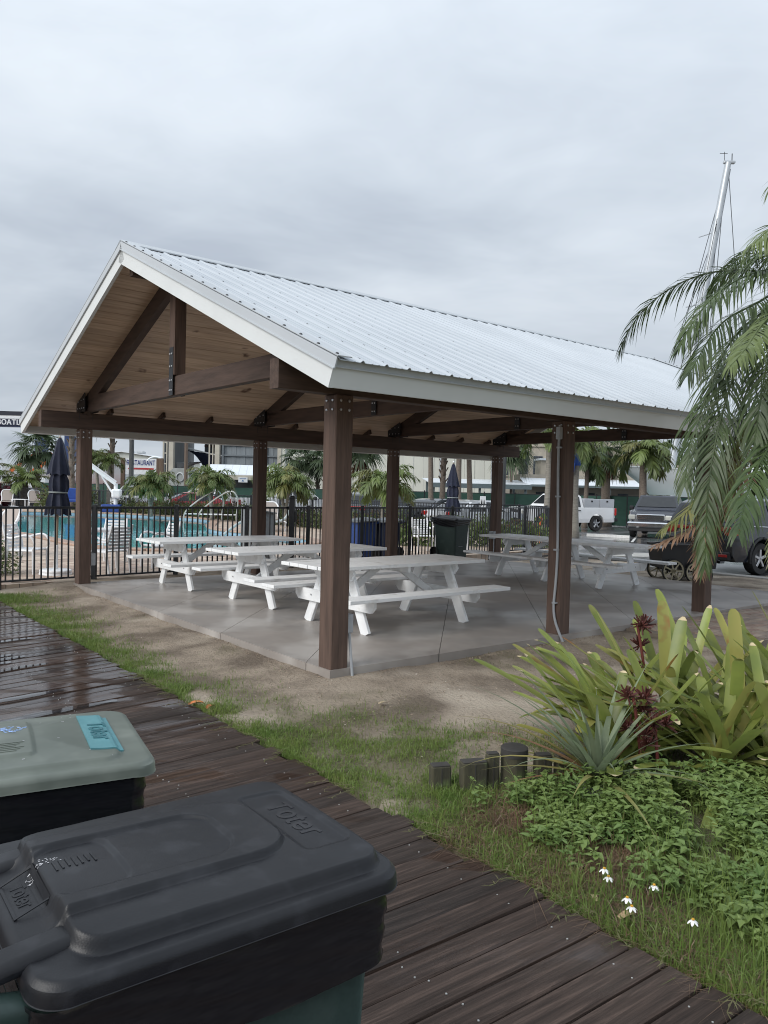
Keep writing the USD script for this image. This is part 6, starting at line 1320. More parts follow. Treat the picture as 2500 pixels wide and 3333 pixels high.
# ------------------------------------------------------------------ the big palm at the right
def big_palm():
    C = np.array([3.78, 7.05, 3.3]); t = thing('queen_palm', 'large palm with long arching fronds filling the right side, brown dry tips below', 'palm tree', (C[0] + .15, C[1], -0.1)); R = np.random.default_rng(77); o = np.array([C[0], C[1], -0.1])
    c = np.array([(0.12, 0.05, 0), (0.05, 0.02, 1.2), (0, 0, 2.4), (0, 0, 3.3)]); put('trunk', tube(spline(c, 12), np.linspace(0.17, 0.12, 12), 14), BARK_R, t, smooth=True); put('crownshaft', tube([(0, 0, 3.2), (0, 0, 3.5)], [0.13, 0.07], 12), BARK_G, t)
    F = [([(3.72, 7.0, 3.36), (3.46, 6.9, 3.85), (3.24, 6.8, 3.96), (3.04, 6.7, 3.86), (2.88, 6.6, 3.72)], PALM_L, 0.55),
         ([(3.72, 7.0, 3.36), (3.28, 6.86, 3.59), (2.78, 6.72, 3.43), (2.48, 6.58, 3.18), (2.24, 6.44, 2.82)], PALM, 0.52),
         ([(3.72, 7.0, 3.36), (3.28, 6.83, 3.43), (2.97, 6.67, 3.25), (2.62, 6.5, 3.05), (2.36, 6.33, 2.74), (2.22, 6.2, 2.55)], PALM, 0.55),
         ([(3.66, 6.9, 3.33), (3.14, 6.52, 3.2), (2.77, 6.15, 2.96), (2.51, 5.78, 2.75), (2.2, 5.4, 2.5)], PALM_L, 0.42),
         ([(3.61, 6.8, 3.31), (3.33, 6.57, 2.82), (3.08, 6.33, 2.31), (2.79, 6.1, 1.92), (2.6, 5.87, 1.74), (2.44, 5.63, 1.55), (2.3, 5.4, 1.35)], PALM, 0.55),
         ([(3.72, 7.0, 3.36), (3.15, 6.87, 3.15), (2.86, 6.73, 2.76), (2.68, 6.6, 2.33), (2.54, 6.47, 1.84), (2.46, 6.33, 1.37), (2.41, 6.2, 1.04)], PALM, 0.46),
         ([(3.82, 7.2, 3.41), (3.32, 7.08, 3.32), (2.87, 6.96, 2.96), (2.64, 6.84, 2.49), (2.47, 6.72, 2.04), (2.38, 6.6, 1.68)], PALM, 0.52),
         ([(3.27, 6.9, 2.52), (2.89, 6.72, 1.89), (2.64, 6.55, 1.53), (2.31, 6.38, 1.3), (1.99, 6.2, 1.19)], DRY, 0.36), ([(2.95, 6.85, 2.15), (2.72, 6.65, 1.65), (2.52, 6.45, 1.28), (2.42, 6.3, .98)], DRY, 0.34), ([(3.05, 6.9, 2.3), (2.75, 6.7, 1.85), (2.42, 6.5, 1.52), (2.12, 6.35, 1.33)], PALM_Y, 0.38), ([(3.0, 6.95, 2.2), (2.8, 6.8, 1.75), (2.62, 6.7, 1.3), (2.56, 6.6, 1.0)], PALM_Y, 0.34),
         ([(3.72, 7.0, 3.36), (3.44, 6.95, 2.97), (3.27, 6.9, 2.52), (3.16, 6.85, 2.06), (3.09, 6.8, 1.66)], PALM, 0.50),
         ([(3.93, 7.4, 3.46), (3.54, 7.45, 3.5), (3.31, 7.5, 3.16), (3.15, 7.55, 2.68), (3.08, 7.6, 2.24)], PALM, 0.55),
         ([(3.82, 7.2, 3.41), (3.48, 7.2, 3.1), (3.23, 7.2, 2.76), (3.08, 7.2, 2.34), (3.01, 7.2, 1.87), (2.99, 7.2, 1.4)], PALM, 0.50),
         ([(3.82, 7.2, 3.41), (3.67, 7.3, 3.81), (3.45, 7.4, 3.92), (3.15, 7.5, 3.81), (2.94, 7.6, 3.57)], PALM, 0.52),
         ([(3.77, 7.1, 3.38), (3.54, 7.05, 2.75), (3.0, 7.0, 2.29), (2.7, 6.95, 2.06), (2.48, 6.9, 1.93)], PALM, 0.50),
         ([(3.72, 7.0, 3.36), (3.4, 6.8, 3.3), (3.1, 6.6, 2.95), (2.9, 6.4, 2.45), (2.78, 6.25, 1.95)], PALM, 0.50),
         ([(3.80, 7.1, 3.4), (3.5, 7.0, 3.5), (3.15, 6.95, 3.25), (2.85, 6.9, 2.85), (2.6, 6.85, 2.4)], PALM, 0.52),
         ([(3.72, 7.0, 3.36), (3.45, 6.8, 3.1), (3.2, 6.6, 2.7), (3.05, 6.4, 2.2), (2.98, 6.3, 1.8)], PALM, 0.5), ([(3.8, 7.1, 3.4), (3.6, 6.7, 3.62), (3.32, 6.4, 3.42), (3.06, 6.1, 3.0), (2.92, 5.9, 2.55)], PALM_L, 0.48), ([(3.78, 7.1, 3.4), (3.5, 7.2, 3.85), (3.15, 7.25, 3.75), (2.85, 7.3, 3.4), (2.66, 7.3, 3.05)], PALM, 0.5), ([(3.74, 7.05, 3.4), (3.62, 6.9, 4.0), (3.45, 6.8, 4.3), (3.22, 6.7, 4.35), (3.02, 6.6, 4.2)], PALM_L, 0.5),
         ([(3.5, 6.2, 2.98), (3.25, 5.95, 2.22), (2.93, 5.7, 1.69), (2.66, 5.45, 1.42), (2.51, 5.2, 1.03)], PALM_T, 0.40)]
    for a, e, L, b in ((0.1, 0.9, 2.6, 1.9), (0.9, 0.5, 2.4, 1.8), (1.7, 1.1, 2.6, 1.8), (2.5, 0.8, 2.5, 2.0), (-0.5, 0.6, 2.6, 1.9), (-1.0, 1.1, 2.4, 1.7), (1.3, -0.1, 2.2, 1.2), (0.3, -0.3, 2.2, 1.1), (-0.2, 0.1, 2.3, 1.3)):
        F.append((rachis_curve(C + (0, 0, .05), a, e, L, b), PALM, 0.5))
    for pts, m, ll in F:
        c = spline(pts, 26) - o; Lr = np.linalg.norm(np.diff(c, axis=0), axis=1).sum()
        put('frond', frond_mesh(c, max(32, int(Lr * 30)), ll * 0.78, 0.0185, R, vee=0.12, droop=0.55 if m is not DRY else 0.25, fwd=0.62, start=0.16, rr=0.014, plumose=0.12, ragged=0.06 if m is not DRY else 0.3), m, t, label='dry brown lower frond' if m is DRY else None)
big_palm()

# ------------------------------------------------------------------ shrubs
def leaf_cloud(n, cx, cy, cz, size, R, wild=0.25, shell=0.45):
    """n folded leaves spread through a lumpy ellipsoid standing on the ground."""
    d = nrm(R.normal(0, 1, (n, 3))); d[:, 2] = np.abs(d[:, 2]) * 1.0 - 0.12; rad = (shell + (1 - shell) * R.random(n)) * (1 + wild * (meshkit.noise(d * 2.2 + R.random(3) * 9, 3) - 0.5) * 2)
    p = d * rad[:, None] * (cx, cy, cz); p[:, 2] += 0.06
    a = nrm(d + R.normal(0, 0.7, (n, 3))); w = nrm(np.cross(a, R.normal(0, 1, (n, 3)))); L = size * R.uniform(0.6, 1.25, n); u = nrm(np.cross(a, w))
    V = np.stack([p, p + a * L[:, None] * .5 + w * L[:, None] * .26 + u * L[:, None] * .06, p + a * L[:, None], p + a * L[:, None] * .5 - w * L[:, None] * .26 + u * L[:, None] * .06], 1).reshape(-1, 3)
    i = np.arange(n)[:, None] * 4; return V, np.vstack([i + (0, 1, 2), i + (0, 2, 3)])
HEDGE = leafmat('hedge_green', (0.09, 0.135, 0.05), (0.13, 0.17, 0.06), scale=2); HEDGE_R = leafmat('hedge_reddish', (0.14, 0.065, 0.05), (0.09, 0.10, 0.045), scale=5); BIGL = leafmat('broad_leaf_green', (0.09, 0.15, 0.045), (0.14, 0.20, 0.06), scale=2); CROT = leafmat('red_cordyline', (0.12, 0.018, 0.03), (0.08, 0.02, 0.025), scale=5); STEM = mat('shrub_stem', (0.10, 0.075, 0.05), rough=0.9)
def shrub(label, x, y, cx, cy, cz, n, size, m, seed, group=None, z=-0.04, m2=None):
    t = thing('shrub', label, 'shrub', (x, y, z), 0, group); R = np.random.default_rng(seed)
    put('foliage', MB().add(*leaf_cloud(n, cx, cy, cz, size, R)), m, t)
    if m2: put('foliage', MB().add(*leaf_cloud(n // 4, cx * 1.02, cy * 1.02, cz * 1.05, size, R, shell=0.85)), m2, t, label='reddish new leaves')
    mb = MB()
    for i in range(7): a = R.uniform(0, 6.28); mb.tube([(0, 0, -0.05), (math.cos(a) * cx * .25, math.sin(a) * cy * .25, cz * .4), (math.cos(a) * cx * .55, math.sin(a) * cy * .55, cz * .8)], 0.014, 4)
    put('stems', mb, STEM, t)
GH = 'clipped shrubs in the bed beyond the pool'
hl = LineString([(-14.6, 43.0), (-7.4, 36.8), (-1.8, 30.2), (2.6, 27.4), (5.2, 27.0)]); nh = 24
where = ['below the restaurant sign', 'below the twin small palms', 'before the red sedan', 'below the second small palm', 'before the white crew cab pickup', 'beside the lone lounger', 'behind the blue cart', 'behind the dark green cart']
for i in range(nh):
    p = hl.interpolate((i + 0.5) * hl.length / nh).coords[0]; px = 830 + p[0] / p[1] * 1689
    shrub(f'{("left", "middle", "right")[i % 3]} one of three low hedge shrubs {where[i // 3]}', p[0], p[1], 0.75, 0.6, 0.80 + 0.12 * math.sin(i * 2.1), 900, 0.12, HEDGE, 100 + i, GH, m2=HEDGE_R if i % 3 != 1 else None)
shrub('dark red cordyline bush by the dark SUV at the far left', -23.3, 46.6, 0.8, 0.6, 1.5, 350, 0.35, CROT, 201)
shrub('dark red leafy bush right of the far loungers\' palm', -19.0, 45.2, 0.8, 0.6, 1.25, 300, 0.32, CROT, 202)
shrub('tall dark green bush behind the near umbrella, right of the second far lounger', -18.6, 44.0, 1.0, 0.8, 1.5, 900, 0.16, HEDGE, 203)
shrub('dark green bush with large leaves right behind the near umbrella', -16.5, 43.8, 0.8, 0.7, 1.7, 700, 0.18, HEDGE, 204)
shrub('leafy green bush in the lower left corner behind the near fence', -6.85, 13.3, 0.62, 0.55, 0.72, 2600, 0.055, BIGL, 205)
shrub('broad leaved plants just behind the fence, left of the dark green cart', 0.9, 22.6, 0.8, 0.5, 0.75, 500, 0.17, BIGL, 206)
shrub('broad leaved plants behind the fence, right of the dark green cart', 3.15, 23.0, 0.9, 0.5, 0.85, 700, 0.17, BIGL, 207)
shrub('broad leaved plants behind the fence, beside the last pavilion post', 4.5, 23.4, 0.8, 0.5, 0.9, 600, 0.17, BIGL, 208)

# ------------------------------------------------------------------ bromeliads, pineapple plant, stakes
def strap_leaf(p, az, el, L, w, bend, R, chan=0.35, tip=0.75, n=9, curl=0.0):
    c = rachis_curve(p, az, el, L, bend, 30, 1.6); s = np.array([0, .16, .32, .48, .64, .80, .93, .975, 1.0]) if tip else np.linspace(0, 1, n); n = len(s); c = np.stack([np.interp(s * 29, np.arange(30), c[:, j]) for j in range(3)], -1); t = nrm(np.gradient(c, axis=0)); S = nrm(np.cross(t, (0, 0, 1.0))); N = np.cross(S, t)
    prof = (0.72 + 0.28 * np.sin(PI * s * 0.8)) * np.where(s > 0.93, np.sqrt(np.clip(1 - ((s - 0.93) / 0.073) ** 2, 0.12, 1)), 1) if tip else np.clip(1.02 - s, 0.02, 1) ** 0.5; q = np.array([-1, -0.45, 0.45, 1.0])
    V = c[:, None] + S[:, None] * (w / 2 * prof[:, None] * q[None])[..., None] + N[:, None] * (w / 2 * chan * prof[:, None] * (q ** 2)[None] * (1 - 0.5 * s[:, None]))[..., None]; V = V.reshape(-1, 3); i = np.arange(n * 4).reshape(n, 4)
    return V, np.stack([i[:-1, :-1], i[:-1, 1:], i[1:, 1:], i[1:, :-1]], -1).reshape(-1, 4)
BR = [leafmat('bromeliad_green', (0.32, 0.40, 0.095), (0.22, 0.305, 0.075), scale=4, c3=(0.33, 0.37, 0.12), c3scale=2.5, rough=0.38), leafmat('bromeliad_olive', (0.23, 0.285, 0.07), (0.155, 0.22, 0.058), scale=4, rough=0.38), leafmat('bromeliad_yellow', (0.37, 0.37, 0.10), (0.30, 0.33, 0.09), scale=5, c3=(0.35, 0.17, 0.04), c3scale=5, c3lo=0.6, c3hi=0.72, rough=0.4)]
TIPM = mat('leaf_tip_tan', (0.52, 0.43, 0.26), rough=0.7); BRACT = mat('bract_red', (0.085, 0.020, 0.015), (0.05, 0.014, 0.011), scale=25, rough=0.6); STALK = mat('flower_stalk_red', (0.13, 0.03, 0.025), rough=0.5)
def bromeliads():
    t = thing('bromeliad_clump', 'big clump of yellow-green strap leaved bromeliads with dark red flower spikes', 'bromeliads', (2.05, 4.9, -0.09)); R = np.random.default_rng(31)
    ros = [(-0.62, -0.15, .95), (-0.25, 0.05, 1.1), (0.15, 0.0, 1.15), (-0.45, 0.35, 1.05), (0.0, 0.45, 1.2), (0.45, 0.3, 1.25), (0.75, 0.05, 1.15), (0.35, -0.28, 1.0), (0.0, -0.30, .85), (0.7, 0.6, 1.25), (1.0, 0.4, 1.2)]
    for k, (x, y, s) in enumerate(ros):
        for i in range(19):
            az = i * 2.4 + k + R.normal(0, .2); el = 0.25 + 1.05 * ((i + .5) / 19) + R.normal(0, .08); L = s * R.uniform(0.60, 0.92); w = R.uniform(.062, .088); bend = R.uniform(0.05, 0.55) if R.random() < .8 else R.uniform(.8, 1.3)
            az += 0.5 * math.sin(2.6 - az) if x < 0 else 0
            V, F = strap_leaf((x + R.normal(0, .03), y + R.normal(0, .03), 0.05), az, el, L, w, bend, R); m = BR[0] if R.random() < .55 else (BR[1] if R.random() < .75 else BR[2])
            l = put('leaf', (V, F), m, t, smooth=True)
            if R.random() < 0.4:
                e = V.reshape(-1, 4, 3); put('dry_tip', (np.vstack([e[-2] + (0, 0, .002), e[-1] + (e[-1] - e[-2]) * .25]), [(0, 1, 5, 4), (1, 2, 6, 5), (2, 3, 7, 6)]), TIPM, l)
    for x, y, H, dx in ((-0.20, 0.42, 0.80, -0.10), (0.62, 0.0, 0.78, 0.06), (-0.50, -0.34, 0.50, -0.06), (0.80, -0.15, 0.55, 0.05), (-0.42, -0.40, 0.36, -0.03)):
        c = spline([(x, y, 0.1), (x + dx * .3, y, H * .5), (x + dx, y, H)], 10); st = put('flower_stalk', tube(c, 0.010, 6), STALK, t)
        for j in range(4):
            mb = MB(); p = c[-1 - j * 2 if j < 3 else -1] if j else c[-1]; a = R.uniform(0, 6.28); p = p + np.array([math.cos(a), math.sin(a), 0]) * (0.03 + .035 * (j > 0))
            for i in range(44):
                d = nrm(R.normal(0, 1, 3) + (0, 0, 1.1)); mb.beam(p, p + d * R.uniform(.03, .085), .009, .004, up=(d[1], -d[0], .3))
            put('bract_cluster', mb, BRACT, st)
    for i in range(22):
        V, F = strap_leaf((R.uniform(-.6, .3), R.uniform(-.2, .3), .08), R.uniform(2.2, 3.2), R.uniform(.25, .85), R.uniform(.75, 1.1), R.uniform(.07, .095), R.uniform(.05, .4), R, chan=.3); put('leaf', (V, F), BR[int(R.choice([0, 0, 1, 2]))], t, smooth=True)
    for az, el, L, x, y, z, w, m in ((PI * 1.04, .12, .62, -0.10, -0.28, .42, .085, 1), (PI * .93, .35, .55, -0.05, -0.22, .42, .08, 1), (-1.75, -.9, .42, 0.30, -0.62, .34, .10, 0), (-2.2, -.35, .40, -.20, -.75, .12, .075, 0), (-1.9, -.2, .32, -.45, -.62, .12, .06, 1), (2.55, .5, .95, -.45, .0, .1, .075, 0), (2.35, .75, 1.0, -.40, .15, .1, .075, 0), (2.75, .42, .80, -.5, -.05, .1, .07, 0), (2.15, .95, 1.05, -.2, .2, .1, .08, 0), (1.9, 1.1, 1.1, .1, .2, .1, .08, 0), (1.5, 1.35, .95, -.18, .1, .1, .085, 2), (1.5, 1.4, .9, .28, .1, .1, .09, 2)):
        V, F = strap_leaf((x, y, z), az, el, L, w, .15, R, chan=.25); put('leaf', (V, F), BR[m], t, smooth=True)
bromeliads()
def pineapple():
    t = thing('pineapple_plant', 'spiky grey-green pineapple plant with long pointed leaves in a white pot', 'plant', (1.24, 4.36, -0.10)); R = np.random.default_rng(32); g = leafmat('pineapple_grey_green', (0.24, 0.30, 0.19), (0.17, 0.23, 0.13), scale=3, rough=0.5); yl = leafmat('pineapple_yellowing', (0.36, 0.32, 0.10), (0.20, 0.24, 0.09), scale=2.5, rough=0.5); br = leafmat('pineapple_dry', (0.30, 0.19, 0.09), (0.20, 0.12, 0.06), scale=4, trans=.1)
    for i in range(34):
        az = i * 2.4; el = 0.15 + 1.2 * (i / 34); L = R.uniform(.62, .92) * (1 - .25 * (i / 34)); m = g if i > 9 else (yl if i % 3 else br); c = rachis_curve((0, 0, .08), az, el, L, R.uniform(.3, .9), 9, 1.7)
        V, F = strap_leaf((0, 0, .1), az, el, L, R.uniform(.046, .062), R.uniform(.35, .85), R, chan=.32, tip=0.0, n=9); e = V.reshape(9, 4, 3); mid = e.mean(1, keepdims=True); s = np.linspace(0, 1, 9)[:, None, None]; e = mid + (e - mid) * (1.15 - 1.1 * s ** 1.4); put('leaf', (e.reshape(-1, 3), F), m, t, smooth=True)
    for az, el, L, b, m in ((2.95, .62, .95, .75, yl), (2.75, .75, .95, .6, g), (3.15, .40, .85, .9, yl), (2.5, .95, .85, .4, g), (.75, .95, .85, .3, g), (.55, .8, .8, .45, g), (-.45, .35, .75, .9, g), (3.3, .15, .6, .5, br)):
        V, F = strap_leaf((0, 0, .1), az, el, L, .05, b, R, chan=.5, tip=0, n=9); e = V.reshape(9, 4, 3); mid = e.mean(1, keepdims=True); s = np.linspace(0, 1, 9)[:, None, None]; e = mid + (e - mid) * (1.15 - 1.1 * s ** 1.4); put('leaf', (e.reshape(-1, 3), F), m, t, smooth=True)
    put('pot', lathe([(0.10, -0.06), (0.125, 0.06), (0.135, 0.075), (0.135, 0.10), (0.12, 0.09), (0.001, 0.07)], 24), mat('pot_white', (0.62, 0.64, 0.65), (0.5, 0.52, 0.52), scale=8, rough=0.5), t, smooth=40)
pineapple()
def stakes():
    m = mat('mossy_stake', (0.065, 0.060, 0.035), (0.036, 0.034, 0.022), scale=5, stretch=(4, 4, .7), rough=0.9, bump=0.6, c3=(0.09, 0.12, 0.045), c3scale=4); cap = mat('stake_top', (0.03, 0.028, 0.026), (0.05, 0.045, 0.04), rough=0.8)
    R = random.Random(3); G = 'low weathered edging stakes before the pineapple plant'
    spec = [(0.36, 4.47, .115, .07, .115, 'leftmost short flat-topped wooden edging stake beside the grass'), (0.55, 4.46, .145, .075, .15, 'second wooden edging stake from the left, a little taller'), (0.665, 4.50, .18, .05, .075, 'narrow upright edging stake touching the round black post'), (0.97, 4.56, .16, .06, .10, 'edging stake right of the round black post under the pineapple leaves'), (1.10, 4.60, .15, .06, .10, 'edging stake deepest under the pineapple leaves')]
    for x, y, h, d, w, lab in spec:
        t = thing('edging_stake', lab, 'stake', (x, y, -0.10), 0.25, G); put('shaft', MB().mesh(chambox(-w / 2, w / 2, -d / 2, d / 2, -.1, h, .008)), m, t); put('groove', box(-.003, .003, -d / 2 - .002, -d / 2 + .01, -.02, h - .012), cap, t); put('top', chambox(-w / 2 + .004, w / 2 - .004, -d / 2 + .004, d / 2 - .004, h - .004, h + .006, .003), cap, t)
    t = thing('stump_post', 'round black-topped post standing among the edging stakes', 'post', (0.80, 4.55, -0.10)); put('shaft', lathe([(.078, -.1), (.078, .17)], 20), m, t, smooth=40); put('cap', lathe([(.081, .155), (.081, .20), (.07, .208), (.001, .208)], 20), cap, t, smooth=40)
stakes()

# ------------------------------------------------------------------ grass, weeds, litter
def grass_mesh(x, y, h, R, w=0.0042, lean=0.55):
    n = len(x); z = ground_z(x, y); a = R.uniform(0, 2 * PI, n); l = np.abs(R.normal(0, lean, n)); b = R.uniform(0, 2 * PI, n); d = np.stack([np.cos(a), np.sin(a)], -1); sv = np.stack([np.cos(b), np.sin(b), 0 * b], -1) * w * 0.5; p0 = np.stack([x, y, z - .01], -1)
    p1 = p0 + np.stack([d[:, 0] * l * h * .3, d[:, 1] * l * h * .3, h * .62 / np.sqrt(1 + l * l * .4)], -1); p2 = p0 + np.stack([d[:, 0] * l * h, d[:, 1] * l * h, h * (1 - .35 * np.minimum(l, 1.5))], -1)
    V = np.stack([p0 - sv, p0 + sv, p1 + sv * .8, p1 - sv * .8, p2], 1).reshape(-1, 3); i = np.arange(n)[:, None] * 5; return V, np.vstack([i + (0, 1, 2), i + (0, 2, 3), i + (3, 2, 4)])
def sample(n, dens, R, box_=(-9, 3.2, 1.6, 14)):
    x, y = R.uniform(box_[0], box_[1], n), R.uniform(box_[2], box_[3], n); ok = R.random(n) < dens(x, y); return x[ok], y[ok]
def greenery():
    R = np.random.default_rng(41)
    g1 = leafmat('grass_green', (0.17, 0.30, 0.07), (0.24, 0.34, 0.09), scale=3, trans=.25, vary=0, island=.35); g2 = leafmat('grass_dull', (0.17, 0.20, 0.075), (0.23, 0.22, 0.10), scale=3, trans=.2, vary=0, island=.35); st = leafmat('straw', (0.36, 0.255, 0.15), (0.24, 0.165, 0.10), scale=6, trans=.1, vary=0, island=.45)
    def strip(n, dens, sr=(-1.6, 11.4), dr=(-.02, 1.5)):
        s_, d_ = R.uniform(*sr, n), dr[0] + (dr[1] - dr[0]) * R.random(n) ** 1.4; q = E0 + ET * s_[:, None] + EN * d_[:, None]; ok = R.random(n) < dens(q[:, 0], q[:, 1]); return q[ok, 0], q[ok, 1]
    x, y = strip(300000, lambda x, y: d_strip(x, y) * (.25 + .75 * sm(.4, .62, pn(x, y, 5, 61)))); tag(put('grass', MB().add(*grass_mesh(x, y, R.gamma(5, .008, len(x)) * (.7 + .8 * pn(x, y, 2, 7)), R, lean=.9)), g1), 'green grass growing along the edge of the boardwalk', 'grass', kind='stuff')
    x, y = sample(240000, lambda x, y: np.clip(d_near(x, y) * .9 + d_patch(x, y) * .5 + .55 * d_strip(x, y), 0, 1), R); tag(put('dull_grass', MB().add(*grass_mesh(x, y, R.gamma(5, .0065, len(x)), R, lean=.9)), g2), 'thin dull grass patches on the bare soil', 'grass', kind='stuff')
    x, y = sample(260000, lambda x, y: d_near(x, y) * .6 * (edge(x, y)[0] < 2.2) * (.2 + .8 * sm(.42, .6, pn(x, y, 5, 62))) + .8 * (x > .5) * (y < 3.9) * (edge(x, y)[0] > 0) * (edge(x, y)[0] < .9) * sm(.3, .5, pn(x, y, 4, 63)), R, (-.9, 2.6, 2.4, 6)); tag(put('lawn_grass', MB().add(*grass_mesh(x, y, R.gamma(5, .0075, len(x)), R, lean=.9)), g1), 'green grass between the sand and the edging stakes', 'grass', kind='stuff')
    x, y = sample(330000, lambda x, y: np.clip(straw_zone(x, y) * .9, 0, 1) * (edge(x, y)[0] > -.01) * (x > .2), R, (0, 2.6, 1.6, 5)); tag(put('dry_grass', MB().add(*grass_mesh(x, y, R.gamma(4, .012, len(x)), R, lean=2.6)), st), 'tangled dry brown grass beside the boardwalk', 'grass', kind='stuff')
    # weeds: pairs of small pointed leaves up short stems
    x, y = sample(22000, weed_zone, R, (0.5, 3.2, 1.8, 5.2)); n = len(x); h = R.uniform(.02, .17, n) * (0.6 + .8 * pn(x, y, 3, 17)) * (0.75 + .5 * sm(.4, 1.4, edge(x, y)[0])); z = ground_z(x, y)
    p = np.repeat(np.stack([x, y, z + h], -1), 4, 0); a = np.tile(np.arange(4) * PI / 2, n) + np.repeat(R.uniform(0, 6.28, n), 4) + R.normal(0, .3, 4 * n); p[:, 2] -= np.tile([0, 0.0, .022, .022], n); e = R.normal(.05, .35, 4 * n)
    d = np.stack([np.cos(a) * np.cos(e), np.sin(a) * np.cos(e), np.sin(e)], -1); s = nrm(np.cross(d, (0, 0, 1.0))); u = np.cross(s, d); L = (R.uniform(.016, .050, 4 * n) * np.repeat(R.uniform(.7, 1.25, n), 4) * np.tile([1, 1, 1.1, 1.1], n))[:, None]
    V = np.stack([p + d * L * .12, p + d * L * .45 + s * L * .34 + u * L * .10, p + d * L * .85 + s * L * .16 + u * L * .02, p + d * L * 1.15 - u * L * .12, p + d * L * .85 - s * L * .16 + u * L * .02, p + d * L * .45 - s * L * .34 + u * L * .10, p + d * L * .6 - u * L * .03], 1).reshape(-1, 3); i = np.arange(4 * n)[:, None] * 7
    wd = leafmat('weed_green', (0.16, 0.29, 0.085), (0.26, 0.38, 0.11), scale=2.6, trans=.25, vary=0, detail=6, island=.32)
    tag(put('ground_weeds', MB().add(V, np.vstack([i + (0, 1, 6), i + (1, 2, 6), i + (2, 3, 6), i + (3, 4, 6), i + (4, 5, 6), i + (5, 0, 6)])), wd, smooth=False), 'leafy green weeds covering the ground below the bromeliads', 'weeds', kind='stuff')
    x2, y2 = sample(26000, lambda x, y: np.clip(weed_zone(x, y) + .5 * (x > .8) * (y < 3.4) * (edge(x, y)[0] > 0), 0, 1), R, (0.5, 3.2, 1.8, 5.2)); tag(put('weed_grass', MB().add(*grass_mesh(x2, y2, R.gamma(5, .026, len(x2)), R, lean=.6)), g1), 'grass blades poking through the leafy weeds', 'grass', kind='stuff')
    # runners reaching over the planks
    mb = MB()
    for k in range(70):
        s = R.uniform(-.6, 6.5); o = E0 + ET * s + EN * .03; a = math.atan2(-EN[1], -EN[0]) + R.normal(0, .9); L = R.uniform(.06, .24); q = [np.array([*o, -.10])]
        for j in range(5): a += R.normal(0, .35); q.append(q[-1] + np.array([math.cos(a), math.sin(a), R.normal(.0, .12)]) * L / 5); q[-1][2] = max(q[-1][2], BW + .006)
        mb.tube(q, .0016, 4); q = np.array(q); d = nrm(np.c_[R.normal(0, 1, (10, 2)), R.uniform(0, .6, 10)]); V, F = blades(q[R.integers(1, 6, 10)], d, nrm(np.cross(d, (0, 0, 1.0))), R.uniform(.02, .05, 10), .005, .3, 2); mb.add(V, F)
    tag(put('grass_runners', mb, g2), 'grass runners creeping over the plank ends', 'grass', kind='stuff')
    # stones and shell bits on the soil
    def bits(n, dens, lo, hi, m, name, lab, bx=(-6, 4.5, 3.6, 12)):
        x, y = sample(n, dens, R, bx); k = len(x); z = ground_z(x, y); s = R.uniform(lo, hi, k) ; o = nrm(R.normal(0, 1, (k, 6, 3)) * .35 + np.array([(1, 0, 0), (-1, 0, 0), (0, 1, 0), (0, -1, 0), (0, 0, .6), (0, 0, -.6)])) * s[:, None, None] * (1, 1, .6); V = (np.stack([x, y, z], -1)[:, None] + o).reshape(-1, 3); i = np.arange(k)[:, None] * 6
        tag(put(name, MB().add(V, np.vstack([i + q for q in ((0, 2, 4), (2, 1, 4), (1, 3, 4), (3, 0, 4), (2, 0, 5), (1, 2, 5), (3, 1, 5), (0, 3, 5))])), m), lab, 'stones', kind='stuff')
    bare = lambda x, y: open_soil(x, y) * (edge(x, y)[0] > .15) * sm(.4, .65, pn(x, y, 1.5, 30))
    bits(24000, bare, .003, .012, mat('soil_crumbs', (0.22, 0.17, 0.125), (0.30, 0.24, 0.18), scale=20, rough=0.95), 'soil_crumbs', 'small crumbs of soil on the bare ground'); bits(1500, bare, .003, .011, mat('shell_bits', (0.58, 0.52, 0.44), (0.42, 0.37, 0.31), scale=20, rough=0.7), 'shell_bits', 'pale shell and gravel bits on the bare ground')
    u_edge = lambda x, y: ((lambda q: ((np.abs(q[1] + .06) < .06) & (q[0] > .3) & (q[0] < 4.3)) | ((np.abs(q[0] + .05) < .05) & (q[1] > 0) & (q[1] < 7)))(to_uv(x, y))) * .8
    bits(60000, u_edge, .004, .013, LOOKS['soil_crumbs'], 'edge_clods', 'clods of soil along the foot of the slab', (-6, 4.5, 5, 13))
    x, y = sample(60000, lambda x, y: bare(x, y) * .5 * sm(.4, .6, pn(x, y, 3, 71)), R, (-6, 4.5, 3.6, 12)); n = len(x); z = ground_z(x, y); a = R.uniform(0, 6.28, n); L = R.uniform(.012, .05, n); w = .0022; dx, dy = np.cos(a), np.sin(a)
    V = np.stack([np.stack([x - dy * w, y + dx * w, z + .001], -1), np.stack([x + dy * w, y - dx * w, z + .001], -1), np.stack([x + dx * L, y + dy * L, z + R.uniform(.002, .012, n)], -1)], 1).reshape(-1, 3)
    tag(put('soil_litter', MB().add(V, np.arange(3 * n).reshape(-1, 3)), mat('litter_brown', (0.10, 0.07, 0.045), (0.19, 0.14, 0.09), scale=30, rough=.9, island=.5)), 'dark twigs and dead roots scattered on the bare soil', 'litter', kind='stuff')
    # white daisies, fallen leaves
    pet, yel = mat('petal_white', (0.80, 0.80, 0.78), rough=0.6), mat('daisy_yellow', (0.62, 0.33, 0.03), rough=0.7)
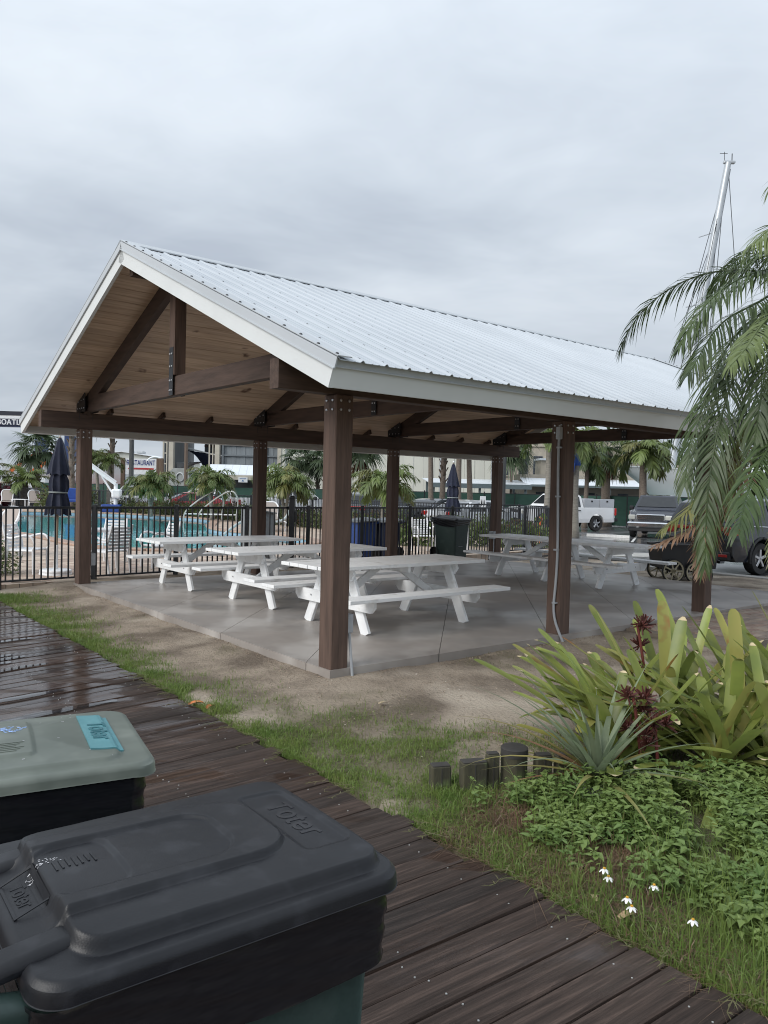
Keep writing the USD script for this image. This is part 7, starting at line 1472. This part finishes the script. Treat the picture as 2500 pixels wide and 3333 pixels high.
    for x, y, h, lab in ((.98, 3.30, .13, 'white daisies highest on the dry grass, left of the others'), (1.0, 3.05, .14, 'white daisies hanging over the boardwalk edge above the dry leaf'), (1.17, 3.23, .10, 'small white daisy alone among the grass, right of the dry leaf'), (1.21, 2.92, .13, 'largest white daisy low at the right, beside the plank ends')):
        t = thing('daisy', lab, 'flower', (x, y, float(ground_z(x, y))), 0)
        for q in range(1 if h in (.10, .13) and x > 1.1 else 2):
            p = np.array([.015 * q, -.012 * q, h - .028 * q]); put('stem', tube([(0, 0, 0), (p[0] * .5, p[1] * .5 + .01, h * .6), p], .0015, 5), g1, t); f = put('disc', rbox(p[0] - .006, p[0] + .006, p[1] - .006, p[1] + .006, p[2] - .002, p[2] + .006, .004), yel, t)
            n = 6; a = np.arange(n) * 2 * PI / n + q; d = nrm(np.stack([np.cos(a), np.sin(a), -.45 + 0 * a], -1)); V, F = blades(np.repeat(p[None], n, 0) + d * .004, d, nrm(np.cross(d, (0, 0, 1.0))), .022, .012, .25, 3, (.5, 1, 1, .4)); put('petals', MB().add(V, F), pet, t)
    def fallen(x, y, L, c, lab, nm, z=None, rz=0.5):
        t = thing('fallen_leaf', lab, 'leaf', (x, y, (float(ground_z(x, y)) + .02) if z is None else z), rz); R2 = np.random.default_rng(int(L * 1000)); V, F = strap_leaf((-L / 2, 0, 0), 0, .35, L, L * .42, .9, R2, chan=.5, tip=.6, n=7); put('blade', (V, F), mat(nm, c, tuple(q * .7 for q in c), scale=12, rough=.7), t, smooth=True); put('midrib', tube([(-L / 2, 0, 0.002), (-L * .2, 0, L * .11), (L * .1, 0, L * .16)], .0012, 4), TIPM, t)
    fallen(1.03, 3.13, .085, (.42, .31, .17), 'curled tan dry leaf lying at the boardwalk edge below the daisies', 'leaf_tan'); fallen(.93, 3.27, .06, (.36, .28, .16), 'smaller tan dry leaf just left of the daisies', 'leaf_tan2', rz=1.6); fallen(-1.42, 6.05, .13, (.62, .20, .07), 'bright orange fallen leaf in the grass strip', 'leaf_orange'); fallen(-1.30, 5.98, .10, (.55, .16, .06), 'second orange leaf just right of the brighter one', 'leaf_orange2', rz=1.2); fallen(.03, 6.05, .08, (.40, .32, .22), 'pale curled leaf lying on the bare soil', 'leaf_pale')
greenery()
